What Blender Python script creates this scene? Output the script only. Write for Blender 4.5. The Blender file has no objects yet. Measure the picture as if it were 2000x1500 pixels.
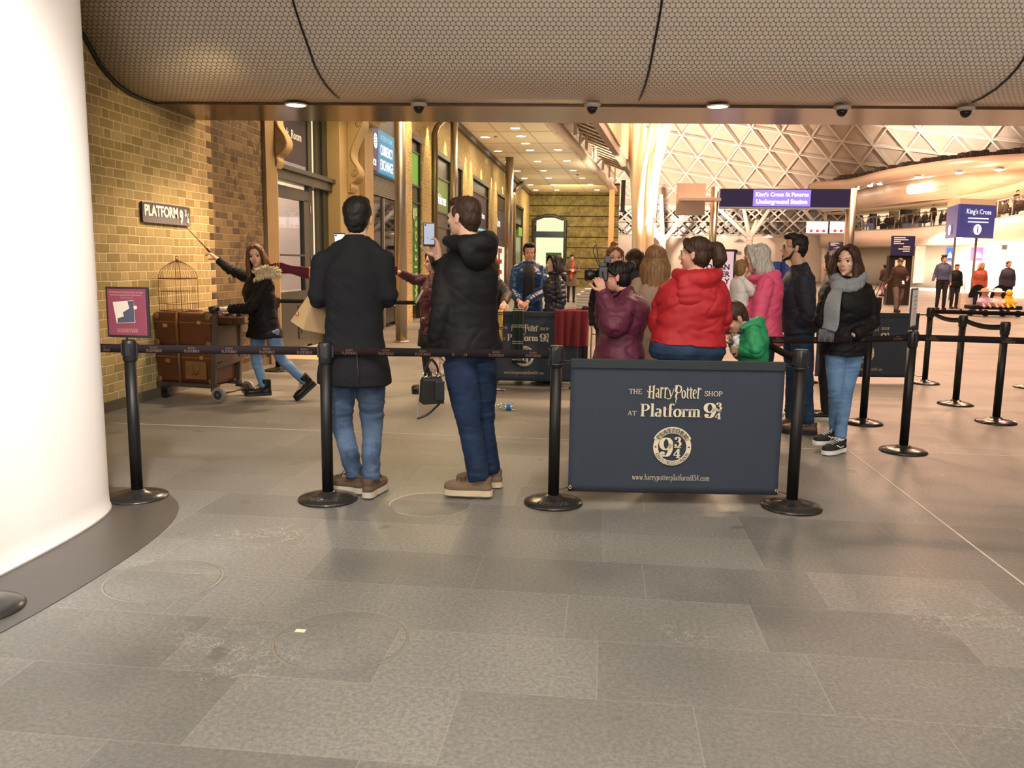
import bpy, bmesh, math, random
from math import sin, cos, pi, radians, sqrt, atan2, floor, exp
from mathutils import Vector, Matrix, noise
random.seed(7)
SC = bpy.context.scene
COL = SC.collection
V = Vector
# ------------------------------------------------------------ camera
FPX, CAMH = 1618.0, 1.45
psi, th, ro = radians(6.21), radians(8.35), radians(0.8)
FW = V((-sin(psi)*cos(th), cos(psi)*cos(th), -sin(th)))
R0 = V((cos(psi), sin(psi), 0)); U0 = R0.cross(FW)
RT = R0*cos(ro)+U0*sin(ro); UP = U0*cos(ro)-R0*sin(ro)
CAM = V((0, 0, CAMH))
cd = bpy.data.cameras.new('camera'); cam = bpy.data.objects.new('camera', cd); COL.objects.link(cam)
cd.sensor_fit = 'HORIZONTAL'; cd.sensor_width = 36; cd.lens = FPX/2000*36; cd.clip_end = 500; cd.clip_start = 0.05
M = Matrix((RT, UP, -FW)).transposed().to_4x4(); M.translation = CAM; cam.matrix_world = M
SC.camera = cam
def ray(px, py): return FW+RT*((px-1000)/FPX)-UP*((py-750)/FPX)
def onZ(px, py, z=0.0): d = ray(px, py); return CAM+d*((z-CAMH)/d.z)
def onX(px, py, x): d = ray(px, py); return CAM+d*(x/d.x)
def onY(px, py, y): d = ray(px, py); return CAM+d*(y/d.y)
# ------------------------------------------------------------ world, exposure
SC.view_settings.view_transform = 'Standard'; SC.view_settings.look = 'None'
SC.view_settings.gamma = 1; SC.view_settings.use_curve_mapping = False
SC.view_settings.exposure = 0.0
w = bpy.data.worlds.new('night'); SC.world = w; w.use_nodes = True
w.node_tree.nodes['Background'].inputs[0].default_value = (1.0, .83, .70, 1)
w.node_tree.nodes['Background'].inputs[1].default_value = 0.13
# ------------------------------------------------------------ lights of the place, with added fill lamps
def lamp(kind, loc, power, col, size=.2, aim=None, spot=None, blend=.5, sy=None):
    ld = bpy.data.lights.new('light', kind); ld.energy = power; ld.color = col
    if kind == 'AREA':
        ld.size = size; ld.shape = 'DISK' if sy is None else 'RECTANGLE'
        if sy: ld.size_y = sy
    else: ld.shadow_soft_size = size
    if kind == 'SPOT': ld.spot_size = radians(spot or 90); ld.spot_blend = blend
    o = bpy.data.objects.new('light', ld); COL.objects.link(o); o.location = loc
    if aim is not None: o.rotation_euler = (V(aim)-V(loc)).to_track_quat('-Z', 'Y').to_euler()
    return o
WARM = (1, .72, .46); PEACH = (1, .57, .37); NEU = (1, .90, .80); YEL = (1, .74, .34)
# concourse floodlights high in the roof
for x, y in [(7, 14), (12, 17), (7, 23), (15, 28), (8, 34), (16, 42), (8, 50), (16, 60)]:
    lamp('AREA', (x, y, 15), 2250, PEACH, 3, aim=(x, y, 0))
# downlights in the hall ceiling around and behind the camera
for x, y in [(-1.2, 1.2), (1.6, 1.6), (0.3, -1.6), (3.6, 2.2), (.2, 2.9)]:
    lamp('AREA', (x, y, 4.2), 66, NEU, .5, aim=(x, y, 0))
lamp('AREA', (0.5, -2.0, 2.3), 150, NEU, 1.6, aim=(1.5, 8, 6.5))  # added unseen fill aimed up to brighten the soffit, not a ceiling downlight
lamp('AREA', (5.5, 3.0, 1.9), 60, NEU, 1.0, aim=(4.5, 7.6, 4.0))  # second added fill, low at the right, aimed up at the soffit
# the two recessed downlights of the soffit strip, and the picture light over the platform sign
lamp('SPOT', (-3.25, 8.72, 2.97), 380, WARM, .1, aim=(-3.25, 8.7, 0), spot=140)
lamp('SPOT', (1.12, 8.95, 2.97), 420, WARM, .1, aim=(1.12, 8.9, 0), spot=140)
lamp('SPOT', (-3.0, 6.6, 3.3), 75, YEL, .06, aim=(-4.62, 8.6, 1.9), spot=62, blend=.9)
lamp('SPOT', (-3.2, 9.4, 3.2), 22, YEL, .06, aim=(-4.62, 8.2, .6), spot=80, blend=1)
lamp('AREA', (-2.6, 12.5, 4.4), 110, YEL, 1.2, aim=(-3.6, 12.5, 0))
# floodlight on the white column
lamp('SPOT', (-1.2, 1.6, 3.6), 900, (1, .95, .9), .15, aim=(-2.8, 3.4, 1.2), spot=60, blend=.8)
lamp('AREA', (-0.9, -.6, 2.6), 60, (1, .97, .94), .7, aim=(-2.75, 3.2, 1.2))
# roof uplights
lamp('SPOT', (3.5, 62, 5.0), 42000, (1, .80, .62), .4, aim=(8.0, 84, 13), spot=70, blend=.8)
lamp('SPOT', (24, 64, 10.5), 16000, (1, .86, .72), .3, aim=(27.5, 74, 14.5), spot=66, blend=.9)
lamp('SPOT', (33, 55, 10.6), 4000, (1, .80, .64), .4, aim=(36, 66, 15), spot=80, blend=.9)
lamp('AREA', (12, 48, 5.5), 1500, (1, .70, .48), 3, aim=(16, 80, 12))
# ------------------------------------------------------------ node helper
class NB:
    def __init__(s, name):
        s.m = bpy.data.materials.new(name); s.m.use_nodes = True; s.t = s.m.node_tree
        s.b = s.t.nodes['Principled BSDF']
    def n(s, typ, **k):
        o = s.t.nodes.new(typ)
        for a, b in k.items(): setattr(o, a, b)
        return o
    def put(s, sock, v):
        if isinstance(v, bpy.types.NodeSocket): s.t.links.new(v, sock)
        elif isinstance(v, (tuple, list)) and len(v) == 3 and sock.type == 'RGBA': sock.default_value = (*v, 1)
        else: sock.default_value = v
    def f(s, op, a, b=None, c=None, clamp=False):
        o = s.n('ShaderNodeMath', operation=op, use_clamp=clamp); s.put(o.inputs[0], a)
        if b is not None: s.put(o.inputs[1], b)
        if c is not None: s.put(o.inputs[2], c)
        return o.outputs[0]
    def mix(s, fac, a, b, mode='MIX'):
        o = s.n('ShaderNodeMix', data_type='RGBA', blend_type=mode); s.put(o.inputs[0], fac); s.put(o.inputs[6], a); s.put(o.inputs[7], b)
        return o.outputs[2]
    def ramp(s, x, lo, hi):
        o = s.n('ShaderNodeMapRange', clamp=True); s.put(o.inputs[0], x); o.inputs[1].default_value = lo; o.inputs[2].default_value = hi
        return o.outputs[0]
    def noise(s, vec, scale, detail=3, rough=.5, out=0):
        o = s.n('ShaderNodeTexNoise'); s.t.links.new(vec, o.inputs['Vector']); o.inputs['Scale'].default_value = scale
        o.inputs['Detail'].default_value = detail; o.inputs['Roughness'].default_value = rough; return o.outputs[out]
    def pos(s): return s.n('ShaderNodeNewGeometry').outputs['Position']
    def obj(s): return s.n('ShaderNodeTexCoord').outputs['Object']
    def xyz(s, v): o = s.n('ShaderNodeSeparateXYZ'); s.t.links.new(v, o.inputs[0]); return o.outputs
    def vec(s, x, y, z=0.0):
        o = s.n('ShaderNodeCombineXYZ'); s.put(o.inputs[0], x); s.put(o.inputs[1], y); s.put(o.inputs[2], z); return o.outputs[0]
    def white(s, v): o = s.n('ShaderNodeTexWhiteNoise'); s.t.links.new(v, o.inputs['Vector']); return o.outputs[0]
    def bump(s, h, dist=.01, strength=.5):
        o = s.n('ShaderNodeBump'); s.put(o.inputs['Height'], h); o.inputs['Distance'].default_value = dist
        o.inputs['Strength'].default_value = strength; s.t.links.new(o.outputs[0], s.b.inputs['Normal'])
    def out(s, base=None, rough=None, metal=None, spec=None):
        if base is not None: s.put(s.b.inputs['Base Color'], base)
        if rough is not None: s.put(s.b.inputs['Roughness'], rough)
        if metal is not None: s.put(s.b.inputs['Metallic'], metal)
        if spec is not None: s.put(s.b.inputs['Specular IOR Level'], spec)
        return s.m
MAT = {}
def mat(name, col, rough=.6, metal=0, var=.12, scale=8, bump=0, bscale=60, bdist=.004, spec=None, sheen=0, stretch=None):
    """painted / cloth / metal surface with slight procedural variation"""
    if name in MAT: return MAT[name]
    b = NB(name); p = b.obj()
    if stretch:
        x = b.xyz(p); p = b.vec(b.f('MULTIPLY', x[0], stretch[0]), b.f('MULTIPLY', x[1], stretch[1]), b.f('MULTIPLY', x[2], stretch[2]))
    n = b.noise(p, scale, 4)
    c = b.mix(n, tuple(v*(1-var) for v in col), tuple(min(1, v*(1+var)) for v in col))
    if bump: b.bump(b.noise(p, bscale, 3), bdist, bump)
    if sheen: b.b.inputs['Sheen Weight'].default_value = sheen
    MAT[name] = b.out(c, rough, metal, spec); return MAT[name]
def emit(name, col, s, var=0):
    if name in MAT: return MAT[name]
    b = NB(name)
    b.put(b.b.inputs['Base Color'], tuple(v*.25 for v in col))
    b.put(b.b.inputs['Emission Color'], col); b.b.inputs['Emission Strength'].default_value = s
    MAT[name] = b.m; return b.m
def glass(name, tint=(.9, .95, .95), a=.82, rough=.03):
    if name in MAT: return MAT[name]
    b = NB(name); t = b.n('ShaderNodeBsdfTransparent'); t.inputs[0].default_value = (*tint, 1)
    g = b.n('ShaderNodeBsdfGlossy'); g.inputs['Roughness'].default_value = rough
    mx = b.n('ShaderNodeMixShader'); mx.inputs[0].default_value = 1-a
    b.t.links.new(t.outputs[0], mx.inputs[1]); b.t.links.new(g.outputs[0], mx.inputs[2])
    b.t.links.new(mx.outputs[0], b.t.nodes['Material Output'].inputs[0]); MAT[name] = b.m; return b.m
# ------------------------------------------------------------ mesh builder
def frame_from(d, up=V((0, 0, 1))):
    d = d.normalized()
    if abs(d.dot(up)) > .99: up = V((0, 1, 0))
    a = d.cross(up).normalized(); return a, a.cross(d).normalized(), d
class MB:
    def __init__(s): s.v = []; s.f = []; s.sm = []; s.mi = []; s.cur = 0
    def add(s, vs, fs, smooth=False):
        o = len(s.v); s.v += [tuple(v) for v in vs]
        for f in fs: s.f.append(tuple(i+o for i in f)); s.sm.append(smooth); s.mi.append(s.cur)
        return s
    def box(s, lo, hi, M=None):
        x0, y0, z0 = lo; x1, y1, z1 = hi
        vs = [V(p) for p in [(x0,y0,z0),(x1,y0,z0),(x1,y1,z0),(x0,y1,z0),(x0,y0,z1),(x1,y0,z1),(x1,y1,z1),(x0,y1,z1)]]
        if M: vs = [M@v for v in vs]
        return s.add(vs, [(3,2,1,0),(4,5,6,7),(0,1,5,4),(1,2,6,5),(2,3,7,6),(3,0,4,7)])
    def bar(s, p, q, w, h, up=V((0, 0, 1))):
        p, q = V(p), V(q); a, b, d = frame_from(q-p, V(up)); a *= w/2; b *= h/2
        vs = [p-a-b, p+a-b, p+a+b, p-a+b, q-a-b, q+a-b, q+a+b, q-a+b]
        return s.add(vs, [(3,2,1,0),(4,5,6,7),(0,1,5,4),(1,2,6,5),(2,3,7,6),(3,0,4,7)])
    def loft(s, rings, caps=True, smooth=True, closed=True):
        n = len(rings[0]); vs = [p for r in rings for p in r]; fs = []
        for i in range(len(rings)-1):
            for j in range(n if closed else n-1):
                k = (j+1) % n; fs.append((i*n+j, i*n+k, (i+1)*n+k, (i+1)*n+j))
        s.add(vs, fs, smooth)
        if caps and closed:
            o = len(s.v)-len(vs); m = len(rings)-1
            s.f += [tuple(o+j for j in reversed(range(n))), tuple(o+m*n+j for j in range(n))]; s.sm += [False]*2; s.mi += [s.cur]*2
        return s
    def tube(s, pts, r, n=10, smooth=True, flat=1.0, up=V((0, 0, 1))):
        pts = [V(p) for p in pts]; m = len(pts)
        if not isinstance(r, (list, tuple)): r = [r]*m
        rings = []; a = None
        for i, p in enumerate(pts):
            d = (pts[min(i+1, m-1)]-pts[max(i-1, 0)])
            if d.length < 1e-9: d = V((0, 0, 1))
            d.normalize()
            if a is None: a, b, _ = frame_from(d, up)
            else:
                a = (a-d*a.dot(d)); a.normalize(); b = a.cross(d)
            rings.append([p+(a*cos(2*pi*j/n)+b*sin(2*pi*j/n)*flat)*r[i] for j in range(n)])
        return s.loft(rings, True, smooth)
    def lathe(s, prof, c=(0, 0, 0), n=32, smooth=True, axis=None):
        """prof: (radius, height)"""
        c = V(c); rings = [[c+V((r*cos(2*pi*j/n), r*sin(2*pi*j/n), h)) for j in range(n)] for r, h in prof]
        return s.loft(rings, True, smooth)
    def ell(s, c, r, n=16, m=10, rot=None):
        c = V(c); rings = []
        for i in range(m+1):
            t = -pi/2+pi*i/m; t = max(-pi/2+.02, min(pi/2-.02, t)); ring = []
            for j in range(n):
                p = V((r[0]*cos(t)*cos(2*pi*j/n), r[1]*cos(t)*sin(2*pi*j/n), r[2]*sin(t)))
                if rot is not None: p = rot@p
                ring.append(c+p)
            rings.append(ring)
        return s.loft(rings, True, True)
    def prism(s, poly, p0, ex, ey, ez, depth):
        """2-D polygon extruded along ez"""
        p0 = V(p0); ex, ey, ez = V(ex), V(ey), V(ez); n = len(poly)
        a = [p0+ex*x+ey*y for x, y in poly]; b = [p+ez*depth for p in a]
        return s.add(a+b, [tuple(reversed(range(n))), tuple(range(n, 2*n))]+[(i, (i+1) % n, n+(i+1) % n, n+i) for i in range(n)])
    def quad(s, a, b, c, d): return s.add([a, b, c, d], [(0, 1, 2, 3)])
    def mesh(s, name='m'):
        me = bpy.data.meshes.new(name); me.from_pydata(s.v, [], s.f)
        me.polygons.foreach_set('use_smooth', s.sm); me.polygons.foreach_set('material_index', s.mi); me.update(); return me
    def build(s, name, mats, parent=None, loc=None, rz=0, bevel=0, M=None, fix=True):
        me = s.mesh(name)
        if fix:
            bm = bmesh.new(); bm.from_mesh(me); bmesh.ops.recalc_face_normals(bm, faces=bm.faces); bm.to_mesh(me); bm.free()
        return link(name, me, mats, parent, loc, rz, bevel, M)
def link(name, me, mats, parent=None, loc=None, rz=0, bevel=0, M=None):
    for m in (mats if isinstance(mats, (list, tuple)) else [mats]): me.materials.append(m)
    o = bpy.data.objects.new(name, me); COL.objects.link(o)
    if parent is not None: o.parent = parent
    if loc is not None: o.location = loc
    if rz: o.rotation_euler.z = rz
    if M is not None: o.matrix_basis = M
    if bevel:
        b = o.modifiers.new('bevel', 'BEVEL'); b.width = bevel; b.segments = 2; b.limit_method = 'ANGLE'
    return o
def tag(o, label, cat, group=None, kind=None):
    o['label'] = label; o['category'] = cat
    if group: o['group'] = group
    if kind: o['kind'] = kind
    return o
def struct(o, label=None): o['kind'] = 'structure'; return o
def thing(name, label, cat, loc=(0, 0, 0), rz=0, group=None):
    o = bpy.data.objects.new(name, None); COL.objects.link(o); o.location = loc; o.rotation_euler.z = rz; o.empty_display_size = .1
    return tag(o, label, cat, group)
def dup(root, loc=None, rz=None, label=None, group=None):
    def cp(o, par):
        c = o.copy(); COL.objects.link(c); c.parent = par
        for ch in kids.get(o.name, []): cp(ch, c)
        return c
    kids = {}
    for o in bpy.data.objects:
        if o.parent: kids.setdefault(o.parent.name, []).append(o)
    r = cp(root, None)
    if loc is not None: r.location = loc
    if rz is not None: r.rotation_euler.z = rz
    if label: r['label'] = label
    if group: r['group'] = group
    return r
def eval_mesh(o):
    dg = bpy.context.evaluated_depsgraph_get(); dg.update()
    me = bpy.data.meshes.new_from_object(o.evaluated_get(dg)); return me
def plane_M(p0, ex, ey):
    ex, ey = V(ex).normalized(), V(ey).normalized(); ez = ex.cross(ey); m = Matrix((ex, ey, ez)).transposed().to_4x4(); m.translation = p0; return m
def text(name, s, size, p0, ex, ey, m, parent=None, align='LEFT', bold=0, ext=.002, sx=1, space=1):
    c = bpy.data.curves.new('t', 'FONT'); c.body = s; c.size = size; c.align_x = align; c.offset = bold*size; c.extrude = ext; c.space_character = space
    c.resolution_u = 3
    o = bpy.data.objects.new('t', c); COL.objects.link(o); me = eval_mesh(o); bpy.data.objects.remove(o)
    me.materials.clear()
    for v in me.vertices: v.co.x *= sx
    return link(name, me, m, parent, M=plane_M(V(p0), ex, ey))
# ============================================================ MATERIALS OF THE SETTING
def m_floor():
    b = NB('slate_floor'); p = b.pos(); x = b.xyz(p)
    def slabs(L, H, off, seed):
        row = b.f('FLOOR', b.f('DIVIDE', x[1], H))
        rr = b.white(b.vec(row, seed, 0))
        u = b.f('ADD', b.f('DIVIDE', x[0], L), b.f('MULTIPLY', rr, 3.7))
        c = b.f('FLOOR', u); fu = b.f('FRACT', u); fv = b.f('FRACT', b.f('DIVIDE', x[1], H))
        du = b.f('MULTIPLY', b.f('MINIMUM', fu, b.f('SUBTRACT', 1, fu)), L)
        dv = b.f('MULTIPLY', b.f('MINIMUM', fv, b.f('SUBTRACT', 1, fv)), H)
        return b.white(b.vec(c, row, seed)), b.f('MINIMUM', du, dv)
    rnd, edge = slabs(.78, .437, .5, 3.0)
    joint = b.f('SUBTRACT', 1, b.ramp(edge, .001, .0035))
    n1 = b.noise(p, 2.2, 5, .6); n2 = b.noise(p, 60, 4, .75); n3 = b.noise(p, .5, 2)
    base = b.mix(rnd, (.125, .123, .114), (.245, .238, .218))
    base = b.mix(b.f('MULTIPLY', b.ramp(n1, .35, .7), .5), base, (.27, .262, .24)); base = b.mix(b.f('MULTIPLY', b.ramp(n3, .45, .62), .45), base, (.115, .116, .11))
    base = b.mix(b.ramp(n2, .38, .62), b.mix(.5, base, (.05, .05, .047)), base)
    base = b.mix(b.f('MULTIPLY', joint, .38), base, (.30, .28, .25))
    # scuffs: thin pale scratches
    d = b.noise(p, 1.7, 6, .75); s = b.f('ABSOLUTE', b.f('SUBTRACT', d, .5)); sc = b.f('SUBTRACT', 1, b.ramp(s, 0, .006))
    msk = b.ramp(b.noise(p, .9, 2), .57, .66)
    base = b.mix(b.f('MULTIPLY', b.f('MULTIPLY', sc, msk), .55), base, (.55, .52, .47))
    v = b.ramp(b.noise(p, 3.1, 2), .70, .73); base = b.mix(b.f('MULTIPLY', v, .5), base, (.06, .06, .055))
    rg = b.f('ADD', .36, b.f('MULTIPLY', n1, .22))
    b.bump(b.f('ADD', b.f('MULTIPLY', n2, .4), b.f('MULTIPLY', joint, -.6)), .0015, .35)
    return b.out(base, rg, 0, .45)
FLOOR = m_floor()
DARKRING = mat('dark_granite_ring', (.062, .057, .052), .4, var=.2, scale=20)
def m_brick(name, clean, dirty, ysplit, dirt=0.5, mort=(.58, .50, .33), H=.0875, P=.335, axis=1):
    b = NB(name); p = b.pos(); x = b.xyz(p); u0 = x[axis]
    wob = b.f('MULTIPLY', b.f('SUBTRACT', b.noise(p, 2.5, 2), .5), .02)
    z = b.f('ADD', x[2], wob); zr = b.f('DIVIDE', z, H); row = b.f('FLOOR', zr); fz = b.f('FRACT', zr)
    par = b.f('MODULO', row, 2)
    u = b.f('ADD', b.f('DIVIDE', u0, P), b.f('MULTIPLY', par, .5)); u = b.f('ADD', u, b.f('MULTIPLY', b.white(b.vec(row, 1, 1)), .08))
    cu = b.f('FLOOR', u); fu = b.f('FRACT', u)
    hd = b.f('GREATER_THAN', fu, .665)                       # header of the Flemish bond
    du = b.f('MINIMUM', b.f('MINIMUM', fu, b.f('SUBTRACT', 1, fu)), b.f('ABSOLUTE', b.f('SUBTRACT', fu, .665)))
    dz = b.f('MINIMUM', fz, b.f('SUBTRACT', 1, fz))
    e = b.f('MINIMUM', b.f('MULTIPLY', du, P), b.f('MULTIPLY', dz, H))
    e = b.f('ADD', e, b.f('MULTIPLY', b.f('SUBTRACT', b.noise(p, 40, 2), .5), .004))
    mo = b.f('SUBTRACT', 1, b.ramp(e, .0035, .0075))
    rnd = b.white(b.vec(b.f('ADD', b.f('MULTIPLY', cu, 2), hd), row, 0)); rnd2 = b.white(b.vec(row, b.f('ADD', b.f('MULTIPLY', cu, 2), hd), 5))
    c1 = b.mix(rnd, clean[0], clean[1]); c1 = b.mix(b.f('MULTIPLY', b.noise(p, 30, 4, .7), .25), c1, (.2, .15, .06))
    c1 = b.mix(mo, c1, mort)
    big = b.noise(p, 1.3, 5, .7); sm = b.noise(p, 14, 5, .75)
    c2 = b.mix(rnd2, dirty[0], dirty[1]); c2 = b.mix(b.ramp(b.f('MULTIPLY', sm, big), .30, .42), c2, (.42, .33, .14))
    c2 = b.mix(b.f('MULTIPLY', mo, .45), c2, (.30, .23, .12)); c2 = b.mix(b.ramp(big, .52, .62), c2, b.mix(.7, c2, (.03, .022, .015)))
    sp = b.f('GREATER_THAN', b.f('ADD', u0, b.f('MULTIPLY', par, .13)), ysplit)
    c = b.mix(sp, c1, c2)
    b.bump(b.f('ADD', b.f('MULTIPLY', mo, -1), b.f('MULTIPLY', b.noise(p, 50, 4), .5)), .006, .6)
    return b.out(c, .82, 0, .3)
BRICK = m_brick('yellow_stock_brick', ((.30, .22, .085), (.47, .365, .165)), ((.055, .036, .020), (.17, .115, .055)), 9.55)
BRICK2 = m_brick('far_stock_brick', ((.40, .28, .10), (.55, .40, .16)), ((.3, .22, .1), (.4, .3, .1)), 900, H=.08, P=.34)
BRICKX = m_brick('far_stock_brick_return', ((.40, .28, .10), (.55, .40, .16)), ((.3, .22, .1), (.4, .3, .1)), 900, H=.08, P=.34, axis=0)
def m_stone_band():
    b = NB('rusticated_limestone'); p = b.pos(); x = b.xyz(p)
    fz = b.f('FRACT', b.f('DIVIDE', b.f('ADD', x[2], .1), .62)); g = b.f('SUBTRACT', 1, b.ramp(b.f('MINIMUM', fz, b.f('SUBTRACT', 1, fz)), .03, .06))
    n = b.noise(p, 3, 6, .75); n2 = b.noise(p, 1.2, 3)
    c = b.mix(b.ramp(n, .35, .65), (.09, .07, .025), (.31, .265, .105)); c = b.mix(b.f('MULTIPLY', n2, .4), c, (.10, .08, .04))
    c = b.mix(g, c, (.02, .015, .008)); b.bump(b.f('ADD', b.f('MULTIPLY', g, -2), n), .03, .7); return b.out(c, .85)
STONEB = m_stone_band()
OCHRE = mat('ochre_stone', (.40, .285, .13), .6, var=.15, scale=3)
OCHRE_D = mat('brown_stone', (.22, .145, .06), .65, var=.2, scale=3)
GREEN_D = mat('dark_green_joinery', (.028, .03, .022), .35)
CREAM = mat('cream_paint', (.74, .64, .46), .6, var=.05, scale=2)
CEILW = mat('canopy_ceiling_paint', (.78, .68, .48), .45, var=.04, scale=1)
STEELP = mat('cream_painted_steel', (.62, .52, .42), .45, var=.06)
STEELD = mat('brown_painted_steel', (.26, .20, .16), .5, var=.1)
STAIN = mat('brushed_steel', (.46, .40, .32), .36, metal=1, var=.08, stretch=(8, 8, .3))
BLACK = mat('black_plastic', (.012, .012, .013), .38, var=.1)
BLKMET = mat('black_powder_coat', (.008, .0075, .0075), .42, var=.1, spec=.3, bump=.15, bscale=300)
WHITEP = mat('white_column_paint', (.86, .83, .80), .45, var=.02, scale=1)
def m_mosaic():
    b = NB('hexagon_mosaic'); t = b.n('ShaderNodeUVMap'); x = b.xyz(t.outputs[0]); s = .047
    def lat(ou, ov):
        u = b.f('SUBTRACT', b.f('FRACT', b.f('ADD', b.f('DIVIDE', x[0], s), ou)), .5)
        v = b.f('MULTIPLY', b.f('SUBTRACT', b.f('FRACT', b.f('ADD', b.f('DIVIDE', x[1], s*1.732), ov)), .5), 1.732)
        return b.f('SQRT', b.f('ADD', b.f('MULTIPLY', u, u), b.f('MULTIPLY', v, v)))
    d = b.f('MINIMUM', lat(0, 0), lat(.5, .5)); tile = b.f('SUBTRACT', 1, b.ramp(d, .40, .50))
    n = b.noise(t.outputs[0], .9, 3)
    c = b.mix(b.noise(t.outputs[0], 25, 2), (.60, .53, .45), (.78, .70, .60)); c = b.mix(b.f('MULTIPLY', n, .3), c, (.50, .43, .36))
    c = b.mix(tile, (.20, .17, .145), c); b.bump(tile, .004, .5); return b.out(c, .35)
MOSAIC = m_mosaic()
def m_wood():
    b = NB('timber_cladding'); p = b.pos(); x = b.xyz(p); f = b.f('FRACT', b.f('DIVIDE', x[1], .55)); g = b.f('LESS_THAN', f, .12)
    q = b.vec(x[0], b.f('MULTIPLY', x[1], 6), b.f('MULTIPLY', x[2], 1)); n = b.noise(q, 1.2, 4)
    c = b.mix(n, (.55, .33, .16), (.85, .60, .36)); c = b.mix(g, c, (.28, .14, .06)); return b.out(c, .6)
WOOD = m_wood()
ROOFP = mat('roof_panel', (.50, .40, .32), .7, var=.05, scale=.3)
RIB = mat('roof_rib', (.74, .66, .57), .5, var=.04, scale=.3)
FASC = mat('pink_cream_fascia', (.72, .56, .45), .4, var=.05, scale=.4, stretch=(1, 3, .2))
LIT = emit('lit_ceiling_panel', (1, .93, .78), 9)
LITW = emit('lit_shop_interior', (1, .86, .66), 1.1)
LAMPW = emit('lamp_disc', (1, .95, .82), 14)
NAVY = mat('navy_sign', (.022, .02, .085), .4, var=.05)
NAVYE = emit('navy_backlit_sign', (.022, .018, .10), .35)
WHT = mat('white_lettering', (.8, .8, .8), .5, var=.02)
WHTE = emit('white_lit_lettering', (1, 1, 1), 1.0)

# ============================================================ FLOOR
bm = MB(); bm.quad((-14, -6, 0), (45, -6, 0), (45, 100, 0), (-14, 100, 0)); struct(bm.build('floor', FLOOR))
def superell(cx, cy, a, b_, e=3, n=72):
    out = []
    for i in range(n):
        t = 2*pi*i/n; c, s = cos(t), sin(t)
        out.append((cx+a*math.copysign(abs(c)**(2/e), c), cy+b_*math.copysign(abs(s)**(2/e), s)))
    return out
CX, CY = -3.05, 3.35
bm = MB(); bm.prism(superell(CX, CY, .79, 1.46, 2.6), (0, 0, -.002), (1, 0, 0), (0, 1, 0), (0, 0, 1), .006); struct(bm.build('trim_1', DARKRING))
bm = MB(); rings = []
for z, g in [(0, .012), (.02, .010), (.035, .003), (.12, .0), (6, 0)]:
    rings.append([V((x, y, z)) for x, y in superell(CX, CY, .35+g, 1.15+g, 3)])
bm.loft(rings); o = bm.build('column', WHITEP); tag(o, 'broad white rounded column rising at the left, lit bright', 'column')
# long pale expansion strips in the floor
def strip(p, q, wd, name):
    bm = MB(); bm.bar(V(p)+V((0, 0, .0005)), V(q)+V((0, 0, .0005)), wd, .003); o = bm.build(name, mat('pale_joint', (.5, .45, .38), .5)); struct(o); return o
a = onZ(1655, 878); strip((a.x, a.y, 0), (a.x, -2, 0), .012, 'trim_2')
strip((-4.3, 6.75, 0), (12, 6.75, 0), .009, 'trim_3')
# circular inspection covers let into the floor
def cover(px, r, label, patch=False):
    c = onZ(*px); t = thing('access_cover', label, 'floor cover', (c.x, c.y, 0))
    bm = MB(); bm.lathe([(r-.012, .0005), (r-.006, .0028), (r, .0005)], n=72); bm.f = bm.f[:-2]; bm.sm = bm.sm[:-2]; bm.mi = bm.mi[:-2]
    bm.build('rim', mat('cover_rim', (.27, .25, .22), .35, metal=.4), t)
    bm = MB(); bm.lathe([(.001, .0015), (r-.014, .0015), (r-.012, .0005)], n=72); bm.build('slab', FLOOR, t)
    if patch:
        bm = MB(); bm.box((-.2, .03, .001), (-.16, .055, .0035)); bm.build('marker', mat('pale_marker', (.75, .7, .5), .5), t)
cover((667, 1248), .262, 'round slate inspection cover in the foreground with a pale marker chip', True)
cover((320, 1132), .258, 'round slate inspection cover near the white column')
cover((840, 985), .25, 'round slate inspection cover in front of the man in the hooded coat')

# ============================================================ LEFT WALL (plane x = WX)
WX = -4.62
def wallpart(name, y0, y1, z0, z1, m, x0=WX-.5, x1=WX, kind=None):
    bm = MB(); bm.box((x0, y0, z0), (x1, y1, z1)); o = bm.build(name, m)
    if kind: tag(o, *kind)
    else: struct(o)
    return o
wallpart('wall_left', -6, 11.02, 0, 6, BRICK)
wallpart('baseboard_left', -6, 11.02, 0, .10, mat('grey_plinth', (.10, .085, .06), .7), WX, WX+.025)
# stone door surround
DX = -4.90
sr = thing('door_surround', 'ochre stone door surround with scrolled brackets and cornice', 'doorway', (WX, 11.02, 0))
def SP(name, lo, hi, m, par=None):
    bm = MB(); bm.box(V(lo)-V((WX, 11.02, 0)), V(hi)-V((WX, 11.02, 0))); return bm.build(name, m, par or sr, bevel=.006)
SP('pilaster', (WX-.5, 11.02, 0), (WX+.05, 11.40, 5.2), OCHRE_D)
SP('pilaster', (WX-.5, 11.40, 0), (WX-.0, 11.55, 5.2), OCHRE)
SP('pilaster', (WX-.5, 14.35, 0), (WX+.0, 16.12, 5.2), OCHRE)
SP('pilaster', (WX, 15.55, 0), (WX+.10, 16.12, 3.95), OCHRE)
SP('lintel', (WX-.5, 11.62, 3.95), (WX, 14.35, 5.2), OCHRE)
for i, (z, pr) in enumerate([(3.98, .22), (4.10, .34), (4.24, .50)]):
    SP('cornice', (WX, 11.0-i*.06, z), (WX+pr, 16.2+i*.08, z+.13), OCHRE)
def bezp(pts, n):
    pts = [V(p) for p in pts]; out = []
    for i in range(len(pts)-1):
        p0, p1, p2, p3 = pts[max(i-1, 0)], pts[i], pts[i+1], pts[min(i+2, len(pts)-1)]
        for k in range(n):
            t = k/n; out.append(.5*((2*p1)+(p2-p0)*t+(2*p0-5*p1+4*p2-p3)*t*t+(3*p1-p0-3*p2+p3)*t**3))
    return out+[pts[-1]]
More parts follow.
